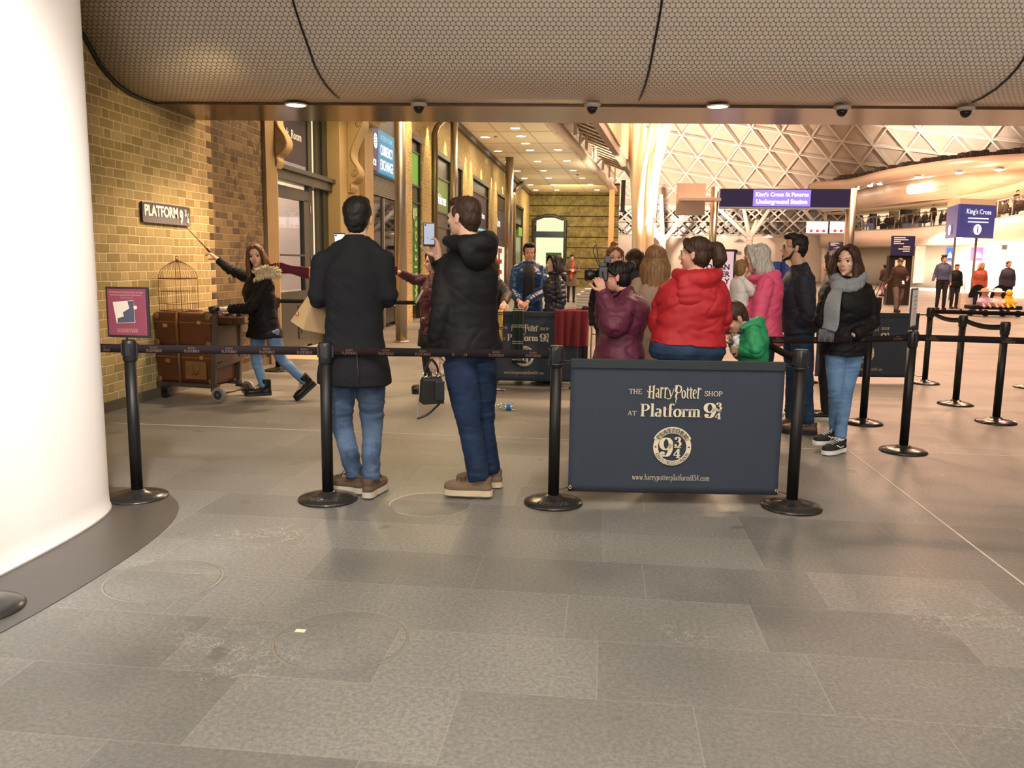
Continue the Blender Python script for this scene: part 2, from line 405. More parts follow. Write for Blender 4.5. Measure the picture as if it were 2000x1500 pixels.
def console(yc, zt, h, w, x0, xs=.62):
    """scrolled bracket: S-shaped side profile in the x-z plane, width w along y"""
    key = [(0, .46), (.06, .50), (.13, .48), (.22, .37), (.35, .24), (.47, .15), (.56, .17), (.64, .28), (.71, .35), (.78, .34), (.84, .24), (.88, .13), (.93, .15), (1.0, .08)]
    prof = [(p.y*xs, zt-h*p.x) for p in bezp([(a, b_, 0) for a, b_ in key], 4)]
    poly = [(0, zt)]+prof+[(0, zt-h)]
    bm = MB()
    bm.prism(poly, (x0-WX, yc-w/2-11.02, 0), (1, 0, 0), (0, 0, 1), (0, 1, 0), w)
    o = bm.build('bracket', OCHRE, sr, bevel=.01)
    for s in (-1, 1):                                            # volutes and edge rolls on the sides
        bm = MB()
        for (cz, r, cx) in ((zt-h*.745, .075, .22*xs), (zt-h*.10, .065, .36*xs)):
            pts = [(x0-WX+cx+r*(1-k/34)*cos(k*.42), yc+s*(w/2+.006)-11.02, cz+r*(1-k/34)*sin(k*.42)) for k in range(32)]
            bm.tube(pts, .011, 6)
        bm.tube([(x0-WX+x-.02, yc+s*w/2-11.02, z) for x, z in prof[2:-2]], .016, 6)
        bm.build('volute', OCHRE, o)
console(11.47, 4.0, 1.30, .22, WX)
console(14.95, 3.97, 1.32, .34, WX)
SP('bracket_plinth', (WX, 14.8, 2.42), (WX+.14, 15.2, 2.62), OCHRE)
# room behind the door
rm = MB(); rm.box((-8.2, 11.4, 0), (-8.1, 15, 3.4)); struct(rm.build('wall_back_room', mat('lavender_wall', (.42, .38, .48), .7, var=.03)))
rm = MB(); rm.box((-8.1, 14.55, 0), (DX-.1, 14.65, 3.4)); struct(rm.build('wall_right_room', CREAM))
rm = MB(); rm.box((-8.2, 11.3, 3.4), (DX-.1, 14.7, 3.5)); struct(rm.build('ceiling_room', CREAM))
lamp('AREA', (-6.4, 13, 3.3), 130, (1, .86, .72), .8, aim=(-6.4, 13, 0))
lt = thing('strip_light', 'long white fluorescent tube seen through the door glass', 'light', (-6.0, 12.5, 2.72))
bm = MB(); bm.box((-.05, -.7, 0), (.05, .7, .05)); bm.build('diffuser', LIT, lt)
for y in (-.5, .5): bm = MB(); bm.tube([(0, y, .04), (0, y, .68)], .006, 5); bm.build('suspension_rod', STAIN, lt)
# door set
dr = thing('luggage_room_door', 'tall dark green glazed doors below the purple luggage room fascia', 'door', (DX, 11.6, 0))
def DP(name, y0, y1, z0, z1, m, x0=-.06, x1=.02, par=None, bv=.005):
    bm = MB(); bm.box((x0, y0-11.6, z0), (x1, y1-11.6, z1)); return bm.build(name, m, par or dr, bevel=bv)
DP('mullion', 13.50, 13.68, 0, 3.95, GREEN_D); DP('mullion', 14.1, 14.35, 0, 3.95, GREEN_D, x1=.06); DP('mullion', 13.86, 14.1, 0, 3.95, GREEN_D)
DP('transom', 11.6, 14.35, 2.62, 2.80, GREEN_D, x1=.14); DP('cornice', 11.6, 14.38, 2.76, 2.83, GREEN_D, x1=.2)
DP('head_rail', 11.6, 14.35, 3.78, 3.95, GREEN_D)
lf = DP('door_leaf', 11.62, 13.5, .05, .95, GREEN_D)
DP('panel_mould', 12.9, 13.4, .18, .72, GREEN_D, .02, .035, lf); DP('panel_mould', 12.98, 13.32, .26, .64, GREEN_D, .035, .045, lf)
DP('stile', 13.26, 13.5, .95, 2.4, GREEN_D); DP('stile', 11.62, 11.8, .95, 2.4, GREEN_D); DP('top_rail', 11.62, 13.5, 2.38, 2.56, GREEN_D); DP('glazing_bar', 11.8, 13.26, 1.50, 1.53, GREEN_D)
DP('door_pane', 11.8, 13.26, .97, 2.38, glass('door_glass', (.80, .78, .86), .86), -.03, -.02, bv=0)
DP('side_pane', 13.68, 13.86, 1.0, 2.6, emit('cream_lit_glass', (1, .84, .52), .75), -.03, -.02, bv=0); DP('side_pane', 13.68, 13.86, 2.85, 3.75, MAT['cream_lit_glass'], -.03, -.02, bv=0)
DP('side_panel', 13.68, 13.86, 0, 1.0, GREEN_D, bv=0)
DP('hinge', 13.52, 13.56, 1.35, 1.5, STAIN, .02, .035); DP('hinge', 13.52, 13.56, 2.2, 2.32, STAIN, .02, .035)
sg = DP('fascia_sign', 11.6, 13.5, 2.86, 3.78, mat('aubergine_fascia', (.014, .009, .020), .5), -.04, .0, bv=0); sg['label'] = 'purple fascia lettered Left-luggage ...ck Room'
text('lettering', 'Left Back  Room', .19, (.01, .42, .45+2.86), (0, 1, 0), (0, 0, 1), WHT, sg, sx=.95)
DP('sign_light', 11.9, 13.35, 2.86, 2.93, mat('blue_grey_light', (.16, .18, .30), .4), 0, .03)
bm = MB(); bm.box((0, 0, 0), (.004, .13, .2)); o = bm.build('notice', NAVY, loc=(DX-.02, 12.08, 1.36)); tag(o, 'small navy notice stuck on the luggage room door glass', 'notice')
wallpart('wall_left_upper', 11.02, 50.8, 5.2, 6, BRICK2)
# glow of the room on the floor, painted as a thin cream slab
wallpart('trim_4', 11.6, 14.35, 0, .012, mat('cream_floor_glow', (.55, .46, .30), .5), DX, WX+.5)

# ---- shop openings along the wall: brick piers and recessed fronts
ZT = 4.45
openings = [(16.12, 18.75, 4.7), (19.84, 20.95, ZT), (22.85, 25.0, ZT), (25.5, 27.0, ZT), (29.1, 33.2, ZT), (35.7, 39.6, ZT), (43.2, 47.2, ZT)]
prev = 16.12
for y0, y1, zt in openings:
    if y0 > prev: wallpart('wall_left_pier', prev, y0, 0, ZT, BRICK2)
    wallpart('wall_left_lintel', y0, y1, zt, 5.2, BRICK2)
    if zt < ZT: pass
    bm = MB(); bm.box((WX-.52, y0, 0), (WX-.5, y1, zt)); struct(bm.build('wall_left_backing', mat('shop_dark', (.012, .014, .012), .3)))
    prev = y1
wallpart('wall_left_pier', prev, 50.8, 0, ZT, BRICK2)
wallpart('wall_left_lintel', 16.12, 50.8, ZT, 5.2, BRICK2) if False else None
for y0, y1 in [(18.75, 19.84), (20.95, 22.85), (25.0, 25.5), (27.0, 29.1), (33.2, 35.7), (39.6, 43.2), (47.2, 50.8)]:
    wallpart('wall_left_lintel', y0, y1, ZT, 5.2, BRICK2)
for y in (19.2, 19.6, 21.6, 22.4, 25.25, 27.5, 28.6, 33.8, 35.1, 40.4, 42.5, 48.0, 24.0, 31.0, 37.5):
    lamp('SPOT', (WX+.24, y, 5.30), 260, YEL, .02, aim=(WX-.02, y, 3.3), spot=40, blend=.25)
def shopfront(y0, y1, zt, label, panels, group=None):
    t = thing('shopfront', label, 'shopfront', (WX-.09, y0, 0), 0, group); x = -.12
    def fp(name, a, b, z0, z1, m, x0=-.06, x1=0.0):
        bm = MB(); bm.box((x0, a, z0), (x1, b, z1)); return bm.build(name, m, t)
    L = y1-y0; fp('head_frame', 0, L, zt-.12, zt, GREEN_D, x1=.1); fp('jamb', 0, .07, 0, zt, GREEN_D, x1=.05); fp('jamb', L-.07, L, 0, zt, GREEN_D, x1=.05)
    for nm, z0, z1, m in panels:
        fp(nm, .07, L-.07, z0, z1, m); fp('rail', 0, L, z1, z1+.05, GREEN_D, x1=.04)
    return t, L
DK = MAT['shop_dark']; LOUV = NB('louvre'); _x = LOUV.xyz(LOUV.pos()); _g = LOUV.f('FRACT', LOUV.f('DIVIDE', _x[2], .045))
LOUV = LOUV.out(LOUV.mix(LOUV.f('LESS_THAN', _g, .5), (.02, .02, .014), (.12, .11, .075)), .4)
CYAN = emit('cyan_backlit_panel', (.03, .30, .52), .75); PURP = emit('purple_backlit_panel', (.07, .035, .14), .8)
po, L = shopfront(16.12, 18.75, 4.7, 'post office front with cyan and purple currency exchange sign', [('upper_panel', 4.1, 4.55, mat('olive_panel', (.05, .05, .035), .4)), ('louvre', 2.78, 3.18, LOUV)])
def poP(name, y0, y1, z0, z1, m, x0=0, x1=.1, par=None):
    bm = MB(); bm.box((x0, y0-16.12, z0), (x1, y1-16.12, z1)); return bm.build(name, m, par or po)
s1 = poP('sign_panel', 16.25, 16.75, 3.22, 4.06, PURP, x1=.12); s2 = poP('sign_panel', 16.75, 18.5, 3.22, 4.06, CYAN, x1=.12)
ty = .125
text('lettering', 'INTERNATIONAL', .15, (ty, .78, 3.87), (0, 1, 0), (0, 0, 1), emit('pale_cyan_text', (.45, .8, .95), .6), s2, sx=.80, space=1.05)
text('lettering', 'CURRENCY', .29, (ty, .76, 3.58), (0, 1, 0), (0, 0, 1), WHTE, s2, bold=.01, sx=.66)
text('lettering', 'EXCHANGE', .29, (ty, .76, 3.29), (0, 1, 0), (0, 0, 1), WHTE, s2, bold=.01, sx=.66)
text('lettering', 'Office', .26, (ty, -.12, 3.32), (0, 1, 0), (0, 0, 1), WHTE, s1, bold=.01, sx=.9)
bm = MB(); ang = [2*pi*i/32 for i in range(32)]
for z0, r in ((3.80, .15),):
    bm.prism([(r*.85*cos(a), r*cos(a-pi/2)) for a in ang], (ty-.003, .42, z0), (0, 1, 0), (0, 0, 1), (1, 0, 0), .004)
bm.build('emblem', WHTE, s1)
bm = MB(); [bm.bar((ty+.003, .30+.02*abs(k), 3.80+k*.055), (ty+.003, .54-.02*abs(k), 3.83+k*.055), .006, .012) for k in (-1, 0, 1)]; bm.build('emblem_bars', PURP, s1)
for y in (16.2, 17.35, 18.5): poP('mullion', y, y+.06, 0, 2.75, mat('grey_aluminium', (.3, .28, .22), .4, metal=.6), 0, .06)
poP('door_glass', 16.26, 18.5, .1, 2.75, glass('dark_glass', (.1, .11, .1), .8), .01, .02)
lf = poP('door_sticker', 18.05, 18.35, .45, 1.25, mat('pale_green_sticker', (.5, .55, .45), .5), .03, .035)
text('lettering', 'e', .42, (.04, 2.0, .65), (0, 1, 0), (0, 0, 1), BLACK, lf, bold=.02)
# grocery shopfronts
LG = emit('light_green_backlit', (.22, .48, .07), .75); DG = mat('leaf_green_panel', (.06, .22, .03), .4); OG = mat('olive_green_fascia', (.16, .26, .06), .4)
g1, L = shopfront(19.84, 20.95, ZT, 'narrow green window panel lettered vertically beside the steel column', [('upper_panel', 4.1, ZT-.12, DK), ('glow_panel', 3.3, 4.05, LG), ('mid_panel', 2.9, 3.25, mat('grey_green', (.05, .055, .045), .4)), ('vertical_sign', .35, 2.85, DG)])
text('lettering', 'waitrose', .48, (.05, .70, .55), (0, 0, 1), (0, -1, 0), mat('pale_green_letters', (.62, .78, .5), .5), g1, sx=1.05, space=1.25)
bm = MB(); bm.lathe([(.13, 0), (.15, .008), (.13, .008)], n=24); o = bm.build('emblem', MAT['pale_green_letters'], g1); o.matrix_basis = plane_M(V((.01, .52, 2.6)), (0, 1, 0), (0, 0, 1))
g2, L = shopfront(22.85, 25.0, ZT, 'grocery front with olive green fascia behind the bent drainpipe', [('upper_panel', 3.8, ZT-.12, DK), ('fascia', 2.85, 3.75, OG), ('mid_panel', 2.45, 2.8, mat('grey_green', (.05,)*3, .4)), ('shop_glass', .1, 2.4, DK)])
text('lettering', 'Little', .22, (.01, .12, 3.42), (0, 1, 0), (0, 0, 1), WHTE, g2, sx=.9); text('lettering', 'Waitrose', .42, (.01, .30, 3.06), (0, 1, 0), (0, 0, 1), WHTE, g2, sx=.88, bold=.01)
g3, L = shopfront(25.5, 27.0, ZT, 'dark narrow shopfront with a small pale notice', [('upper_panel', 3.0, ZT-.12, DK), ('shop_glass', .1, 2.9, DK)])
bm = MB(); bm.box((.01, .6, 3.35), (.02, .9, 3.55)); bm.build('notice', WHTE, g3)
PF = mat('plum_fascia', (.05, .03, .07), .45)
GI = emit('pale_shop_glow', (.80, .92, .62), .8)
g4, L = shopfront(29.1, 33.2, ZT, 'shopfront with plum fascia above a glowing window', [('upper_panel', 3.95, ZT-.12, DK), ('fascia', 2.75, 3.9, PF), ('light_strip', 2.62, 2.7, emit('cyan_strip', (.3, .75, .8), .8)), ('shop_glass', .1, 2.55, mat('green_grey_glass', (.09, .12, .09), .2))])
text('lettering', 'Karen', .36, (.01, .3, 3.5), (0, 1, 0), (0, 0, 1), WHT, g4, sx=.9); text('lettering', 'Waitrose', .32, (.01, 2.3, 3.1), (0, 1, 0), (0, 0, 1), WHTE, g4, sx=.9)
g5, L = shopfront(35.7, 39.6, ZT, 'plum fascia shopfront with bright window and red banners', [('upper_panel', 3.8, ZT-.12, DK), ('fascia', 2.55, 3.75, PF), ('mid_panel', 2.2, 2.5, mat('grey_green', (.05,)*3, .4)), ('shop_glass', .1, 2.15, GI)])
text('lettering', 'Karen', .55, (.01, .5, 3.0), (0, 1, 0), (0, 0, 1), WHTE, g5, sx=.9)
g6, L = shopfront(43.2, 47.2, ZT, 'farthest dark shopfront with a green lit sign', [('upper_panel', 3.5, ZT-.12, DK), ('shop_glass', .1, 3.0, mat('green_grey_glass', (.08,)*3, .2))])
bm = MB(); bm.box((.02, 2.0, 2.9), (.06, 3.6, 3.35)); bm.build('lit_sign', LG, g6)
for i, (px, c) in enumerate(((966, (.75, .03, .03)), (976, (.6, .05, .05)))):
    p = onX(px, 560, WX+.4); bn = thing('banner_stand', ('tall red banner nearest the steel column', 'dark red banner with white squares beside the tall red one')[i], 'banner', (p.x, p.y, 0))
    bm = MB(); bm.box((-.03, -.35, .05), (.03, .35, 2.0)); bm.build('banner_cloth', mat('red_banner%d' % i, c, .6), bn)
    bm = MB(); bm.box((-.15, -.3, 0), (.15, .3, .05)); bm.build('foot', BLACK, bn)
    if i:
        for k in range(4): bm = MB(); bm.box((.03, -.28, .3+.42*k), (.036, .28, .55+.42*k)); bm.build('white_patch', WHTE, bn)

# ---- canopy over the shopfront pavement
e0, e1 = V((-1.88, 23.91, 5.65)), V((.56, 50.8, 5.65)); ed = (e1-e0)/(e1.y-e0.y)
def edge(y): return e0+ed*(y-e0.y)
bm = MB(); n0 = edge(10.2)
bm.prism([(WX, 10.2), (n0.x, 10.2), (e1.x, 50.8), (WX, 50.8)], (0, 0, 5.65), (1, 0, 0), (0, 1, 0), (0, 0, 1), .3)
struct(bm.build('ceiling_canopy', CEILW))
bm = MB()
for y in [12+2.6*i for i in range(15)]: bm.box((WX, y, 5.643), (edge(y).x-.1, y+.03, 5.65))
for f in (.33, .66): bm.bar((WX+(n0.x-WX)*f, 10.3, 5.646), (WX+(e1.x-WX)*f, 50.7, 5.646), .03, .006)
struct(bm.build('trim_5', mat('ceiling_joint', (.42, .35, .2), .6)))
bm = MB(); bm.bar((WX+.06, 16.2, 5.55), (WX+.06, 50.8, 5.55), .12, .2); struct(bm.build('trim_6', mat('dark_brown_trim', (.08, .05, .02), .6)))
def downlight(p, r=.17, label=None, group='round downlights in the canopy ceiling', par=None):
    t = thing('downlight', label or 'round recessed downlight glowing in the cream canopy ceiling', 'ceiling light', p, 0, group)
    bm = MB(); bm.lathe([(r*.86, -.002), (r, -.014), (r*1.08, -.004), (r*1.08, 0)], n=20); bm.build('bezel', mat('white_bezel', (.8, .76, .66), .4), t)
    bm = MB(); bm.lathe([(.001, -.009), (r*.88, -.009), (r*.88, -.002)], n=20); bm.build('lens', LAMPW, t)
    return t
pix = [(915,235),(947.4,267.6),(972.4,294.8),(993.2,315.8),(1010,333.6),(1024,348),(1036,360.8),(1046.4,371),(993.8,232.6),(1006.4,250.2),(1017.2,265.8),(1026.6,280),(1035.2,293),(1049.8,314.8),(1061.6,332.8),(1071.4,347.6),(1080.2,360.8),(1087.4,371),(1090,292.2),(1107.2,313.8),(1119.4,332.6),(1137.2,347.6),(1152.8,360.2),(1166,371)]
dl = None
for i, p in enumerate(pix):
    q = onZ(*p, 5.65)
    rowname = 'nearest the shopfronts' if i < 8 else ('in the middle row' if i < 18 else 'nearest the walkway')
    lab = 'round glowing downlight of the canopy ceiling, in the row '+rowname
    if dl is None: dl = downlight(q, label=lab)
    else: dup(dl, q)['label'] = lab
    bpy.context.scene.collection.objects  # keep
for o in [x for x in bpy.data.objects if x.get('category') == 'ceiling light' and x.name.startswith('downlight')]:
    o['group'] = 'canopy downlights '+o['label'].split('row ')[1]
for y in (13, 18, 23.5, 29, 35, 42, 48):
    lamp('AREA', (-2.6, y, 5.55), 95, (1, .80, .50), 1.6, aim=(-2.2, y, 0))
    lamp('AREA', (-2.4, y, 2.9), 42, (1, .80, .52), 2.2, aim=(-2.4, y, 6))  # added unseen upward lamps replace bounced light on the canopy ceiling
for px, py in ((937, 234), (968, 266), (1128, 341), (1041, 367), (1159, 366)):
    p = onZ(px, py, 5.65); bm = MB(); bm.lathe([(.001, -.05), (.05, -.045), (.07, 0)], p, n=12)
    tag(bm.build('smoke_detector', mat('beige_plastic', (.4, .3, .2), .5)), 'small round smoke detector on the canopy ceiling', 'detector', 'smoke detectors on the canopy ceiling')
# edge tube, walkway joists and outer beam
et = thing('canopy_edge_beam', 'cream tubular beam along the canopy edge', 'beam', (0, 0, 0))
bm = MB(); bm.tube([edge(10.3)+V((-.12, 0, .10)), e1+V((-.12, 0, .10))], .19, 16); bm.build('tube', STEELP, et)
bm = MB()
for k in range(16): q = edge(24+1.7*k)+V((-.1, 0, -.06)); bm.box(q-V((.03, .06, .03)), q+V((.03, .06, .03)))
bm.build('fixing', STEELD, et)
ot0, ot1 = V((-.60, 23.95, 5.65)), V((1.25, 42.5, 5.65)); od = (ot1-ot0)/(ot1.y-ot0.y)
wk = thing('walkway', 'overhead steel walkway of brown joists beside the canopy', 'walkway', (0, 0, 0))
def outer(y): return ot0+od*(y-ot0.y)
bm = MB(); bm.bar(outer(10.3)+V((0, 0, .1)), ot1+V((0, 0, .1)), .22, .3); bm.build('outer_beam', STEELD, wk)
for k in range(26):
    y = 14+1.1*k; a, b_ = edge(y)+V((.1, 0, .75)), outer(y)+V((-.05, 0, .28))
    bm = MB(); bm.bar(a, b_, .05, .24); bm.bar(a+V((0, .0, -.12)), b_+V((0, .0, -.12)), .20, .02); bm.build('joist', STEELP, wk)
    if k % 4 == 0:
        bm = MB(); bm.tube([edge(y)+V((.15, 0, .2)), edge(y)+V((.32, .1, 2.6))], .06, 8); bm.build('strut', STEELP, wk)
for k in range(10):
    y = 15.5+3.4*k; bm = MB(); q = edge(y)+V((.22, 0, .1)); bm.box(q, q+V((.10, .55, 1.9))); bm.build('upright', STEELP, wk)
bm = MB(); bm.prism([(0, 0), (27.2, 0), (27.2, 7), (0, 7)], outer(14.5)+V((.06, 0, .25)), od.normalized(), (0, 0, 1), (1, 0, 0), .12); bm.build('timber_panel', WOOD, wk)
bm = MB(); bm.prism([(0, 0), (38, 0), (38, 5), (0, 5)], edge(12)+V((.0, 0, .9)), ed.normalized(), (0, 0, 1), (-1, 0, 0), .1); struct(bm.build('wall_walkway', CREAM))
# steel columns on the pavement
def steel_col(x, y, r, zt, label):
    t = thing('steel_column', label, 'column', (x, y, 0)); bm = MB(); bm.lathe([(r, .0), (r, zt)], n=24); bm.build('shaft', STAIN, t)
    bm = MB(); bm.lathe([(r+.03, 0), (r+.03, .02), (r+.004, .03)], n=24); bm.build('base_ring', STAIN, t)
c1 = onZ(784, 668); steel_col(c1.x, c1.y, .105, 5.65, 'steel column standing left of the narrow green window panel')
c2 = onX(886, 500, -4.15); steel_col(-4.15, c2.y, .10, 5.65, 'steel column joined to the bent drainpipe')
c3 = onX(993, 500, -3.95); steel_col(-3.95, c3.y, .17, 5.65, 'farthest steel column before the stone end wall')
pp = []
for q in ((849, 640), (849, 262), (853, 250), (882, 217), (884, 190)): w_ = onX(*q, -4.3); pp.append(V((-4.3, w_.y, max(0, w_.z))))
bm = MB(); bm.tube(pp, .085, 12); tag(bm.build('drainpipe', mat('bronze_pipe', (.20, .145, .07), .35, metal=.6)), 'thick bronze drainpipe bent towards the canopy', 'pipe')
pp = []
for q in ((1003, 620), (1003, 381), (1006, 372), (1018, 361), (1021, 354)): w_ = onX(*q, -4.45); pp.append(V((-4.45, w_.y, max(0, w_.z))))
bm = MB(); bm.tube(pp, .10, 10); tag(bm.build('drainpipe', mat('bronze_pipe', (.2,)*3)), 'slim dark drainpipe near the stone end wall', 'pipe')
# ---- stone end wall with arched doorway
EY = 50.8
a0, a1 = onY(1043, 430, EY).x, onY(1104, 430, EY).x; zt_ = onY(1072, 421, EY).z; zs = onY(1072, 430, EY).z
arc = [(a0+(a1-a0)*i/12, zs+(zt_-zs)*sin(pi*i/12)) for i in range(13)]
bm = MB(); xr = .75
bm.prism([(WX-.6, 0), (a0, 0), (a0, zs)]+arc[1:-1]+[(a1, zs), (a1, 0), (xr, 0), (xr, 6.2), (WX-.6, 6.2)], (0, EY, 0), (1, 0, 0), (0, 0, 1), (0, 1, 0), .6)
struct(bm.build('wall_back', STONEB))
ad = thing('arched_doorway', 'arched doorway glowing pale at the end of the arcade', 'doorway', (0, EY, 0))
bm = MB()
out_ = [(a0-.02, 0), (a0-.02, zs)]+arc[1:-1]+[(a1+.02, zs), (a1+.02, 0)]
inn = [(a0+.14, 0), (a0+.14, zs-.05)]+[(x, z-.14) for x, z in arc[2:-2]]+[(a1-.14, zs-.05), (a1-.14, 0)]
bm.tube([(x, -.02, z) for x, z in out_], .10, 6, smooth=False); bm.build('frame', mat('black_frame', (.015, .02, .015), .4), ad)
zl = onY(1072, 452, EY).z; zh = onY(1072, 464, EY).z
bm = MB(); bm.box((a0, -.05, zh), (a1, .02, zl)); bm.build('sign_bar', mat('dark_blue_bar', (.02, .04, .08), .4), ad)
bm = MB(); bm.box((a0-.05, 2.5, 0), (a1+.05, 2.52, zt_)); bm.build('lit_room_wall', emit('pale_yellow_glow', (.92, .95, .60), .95), ad)
bm = MB(); bm.box((a0+.6, 2.3, .7), (a1-.3, 2.32, 2.1)); bm.build('green_panel', mat('green_board', (.05, .25, .05), .5), ad)
lamp('AREA', (-1.8, EY-5, 5.4), 260, YEL, 2, aim=(-1.8, EY, 3))

# ============================================================ SOFFIT above the hall
k_ = .068
prof = [(9.2, 2.985), (8.29, 2.985), (8.29, 3.01), (8.0, 3.01), (7.85, 3.02), (7.65, 3.06), (7.5, 3.115), (7.38, 3.18), (7.25, 3.30), (7.1, 3.43), (6.98, 3.55), (6.86, 3.70), (6.76, 3.9), (6.7, 4.1), (6.68, 4.4)]
def sof(x, y, z): return V((x, y+k_*(x+4.6), z))
xs = [-4.62+.5*i for i in range(30)]
me_v, me_f, uvs = [], [], []
L = 0; acc = []
for i, (y, z) in enumerate(prof[2:]):
    if i: L += sqrt((y-prof[i+1][0])**2+(z-prof[i+1][1])**2)
    acc.append(L)
nr = len(acc)
for x in xs:
    for i, (y, z) in enumerate(prof[2:]): me_v.append(sof(x, y, z)); uvs.append((x, acc[i]))
for a in range(len(xs)-1):
    for i in range(nr-1): me_f.append((a*nr+i, (a+1)*nr+i, (a+1)*nr+i+1, a*nr+i+1))
me = bpy.data.meshes.new('soffit'); me.from_pydata(me_v, [], me_f); uv = me.uv_layers.new(name='uv')
for l in me.loops: uv.data[l.index].uv = uvs[l.vertex_index]
me.polygons.foreach_set('use_smooth', [True]*len(me_f))
o = link('ceiling_soffit', me, MOSAIC); struct(o); md = o.modifiers.new('solid', 'SOLIDIFY'); md.thickness = -.05; md.offset = 1
bm = MB(); bm.prism([(-4.62, 0), (10, 0), (10, .95), (-4.62, .95)], (0, 0, 0), (1, k_, 0), (0, 1, 0), (0, 0, 1), .02)
for i, v in enumerate(bm.v): bm.v[i] = (v[0], v[1]+8.26+k_*4.6, v[2]+2.985)
struct(bm.build('ceiling_soffit_strip', mat('bronze_strip', (.20, .14, .09), .18, metal=.75, var=.3, scale=1.5)))
bm = MB(); bm.prism([(-4.62, 0), (10, 0), (10, .03), (-4.62, .03)], (0, 9.2+k_*4.6, 3.0), (1, k_, 0), (0, 0, 1), (0, 1, 0), .03)
struct(bm.build('trim_7', mat('beige_lip', (.5, .4, .26), .4)))
bm = MB(); bm.prism([(-4.62, 3.02), (10, 3.02), (10, 4.6), (-4.62, 4.6)], (0, 9.1+k_*4.6, 0), (1, k_, 0), (0, 0, 1), (0, 1, 0), .06); struct(bm.build('wall_soffit_back', mat('bronze_strip', (.2,)*3)))
bm = MB(); bm.box((-4.62, -6, 4.4), (10, 7.9, 4.5)); struct(bm.build('ceiling', CEILW))
def seam(px0, px1, name):
    b0 = onZ(*px0, 3.01); xt = px1; bm = MB(); pts = []
    for i, (y, z) in enumerate(prof[3:]): pts.append(sof(b0.x+(xt-b0.x)*min(1, acc[i+1]/1.6)**1.0, y, z)+V((0, -.004, -.004)))
    bm.tube(pts, .011, 6); struct(bm.build(name, BLACK))
seam((668, 193), -2.66, 'trim_8'); seam((1242, 197), .41, 'trim_9'); seam((1880, 203), 3.60, 'trim_10')
# ring where mosaic meets brick
bm = MB(); bm.tube([sof(-4.60, y, z)+V((0, 0, -.01)) for y, z in prof[2:]], .018, 6); struct(bm.build('trim_11', BLACK))
for px, lab in (((578, 204), 'bright round downlight in the soffit strip above the door bracket'), ((1402, 207), 'bright round downlight in the soffit strip above the concourse')):
    p = onZ(*px, 2.985); downlight(p, .105, lab, None)
def dome_cam(px, lab):
    p = onZ(px[0], px[1]-4, 2.985); t = thing('dome_camera', lab, 'security camera', p)
    bm = MB(); bm.lathe([(.001, 0), (.085, 0), (.08, -.02), (.055, -.035), (.001, -.036)], n=24); bm.build('housing', mat('grey_housing', (.42, .38, .34), .4), t)
    bm = MB(); bm.lathe([(.001, -.098), (.02, -.095), (.038, -.08), (.049, -.06), (.052, -.035), (.001, -.035)], n=24); bm.build('dome', mat('smoked_dome', (.012, .01, .012), .08, var=0), t)
dome_cam((818, 206), 'dome security camera above the steel column'); dome_cam((1157, 207), 'dome security camera above the walkway end')
dome_cam((1645, 212), 'dome security camera right of the bright soffit downlight'); dome_cam((1887, 214), 'dome security camera farthest right on the soffit strip')

lamp('SPOT', (6, 26, 6.5), 2500, (1, .72, .5), .4, aim=(.6, 27, 8), spot=70)  # added unseen spot that brightens the walkway's timber panel
# ============================================================ CONCOURSE ROOF
CCX, CCY, RR = 0.0, 15.0, 70.0
def shell(u, h):
    """u metres along the perimeter arc (0 = due north of the funnel), h height above the roof edge"""
    a = u/RR; s = 10*(h/10)**1.25 if h > 0 else h; r = RR-s
    return V((CCX+r*sin(a), CCY+r*cos(a), 7.3+h))
bm = MB(); rows = [-.3, .5, 1.5, 2.5, 3.5, 4.5, 5.5, 6.5, 7.5, 8.5, 9.5, 11, 13, 15, 17]
U0_, U1_ = -6, 58
bm.loft([[shell(U0_+(U1_-U0_)*i/60, h)+V((0, .25, .25)) for i in range(61)] for h in rows], caps=False, closed=False)
struct(bm.build('ceiling_concourse', ROOFP, fix=False))
nodes = {}
AU, AV, BU, BVv = 1.12, 1.32, 1.62, -1.75
for i in range(-40, 60):
    for j in range(-40, 60):
        u, h = U0_+i*AU+j*BU, 5+i*AV+j*BVv
        if U0_-2 < u < U1_ and -.6 < h < 15: nodes[(i, j)] = (u, h)
def beam_parts(di, dj, w_, d_, name, parent):
    bm = MB()
    for (i, j), (u, h) in nodes.items():
        k = (i+di, j+dj)
        if k in nodes:
            p, q = shell(u, h), shell(*nodes[k]); nrm = (V((CCX, CCY, 0))-V((p.x, p.y, 0))).normalized()*.8+V((0, 0, -.6))
            bm.bar(p+nrm*.05, q+nrm*.05, d_, w_, nrm)
    return bm.build(name, RIB, parent)
rf = thing('diagrid_roof', 'pale peach triangular lattice of ribs carrying the vaulted concourse roof', 'roof lattice', (0, 0, 0))
def ribs(di, dj, w_, d_, name):
    bm = MB()
    for (i, j), (u, h) in nodes.items():
        k = (i+di, j+dj)
        if k in nodes:
            p, q = shell(u, h), shell(*nodes[k]); inw = (V((CCX, CCY, 0))-V((p.x, p.y, 0))).normalized()*.8+V((0, 0, -.6))
            d = (q-p).normalized(); a = inw.cross(d).normalized()*w_/2; b_ = a.cross(d).normalized()*d_/2
            bm.add([p-a-b_, p+a-b_, p+a+b_, p-a+b_, q-a-b_, q+a-b_, q+a+b_, q-a+b_], [(3,2,1,0),(4,5,6,7),(0,1,5,4),(1,2,6,5),(2,3,7,6),(3,0,4,7)])
    bm.build(name, RIB, rf)['kind'] = 'stuff'
ribs(1, 0, .13, .5, 'rising_ribs'); ribs(0, 1, .13, .75, 'descending_ribs'); ribs(1, 1, .10, .4, 'cross_ribs')
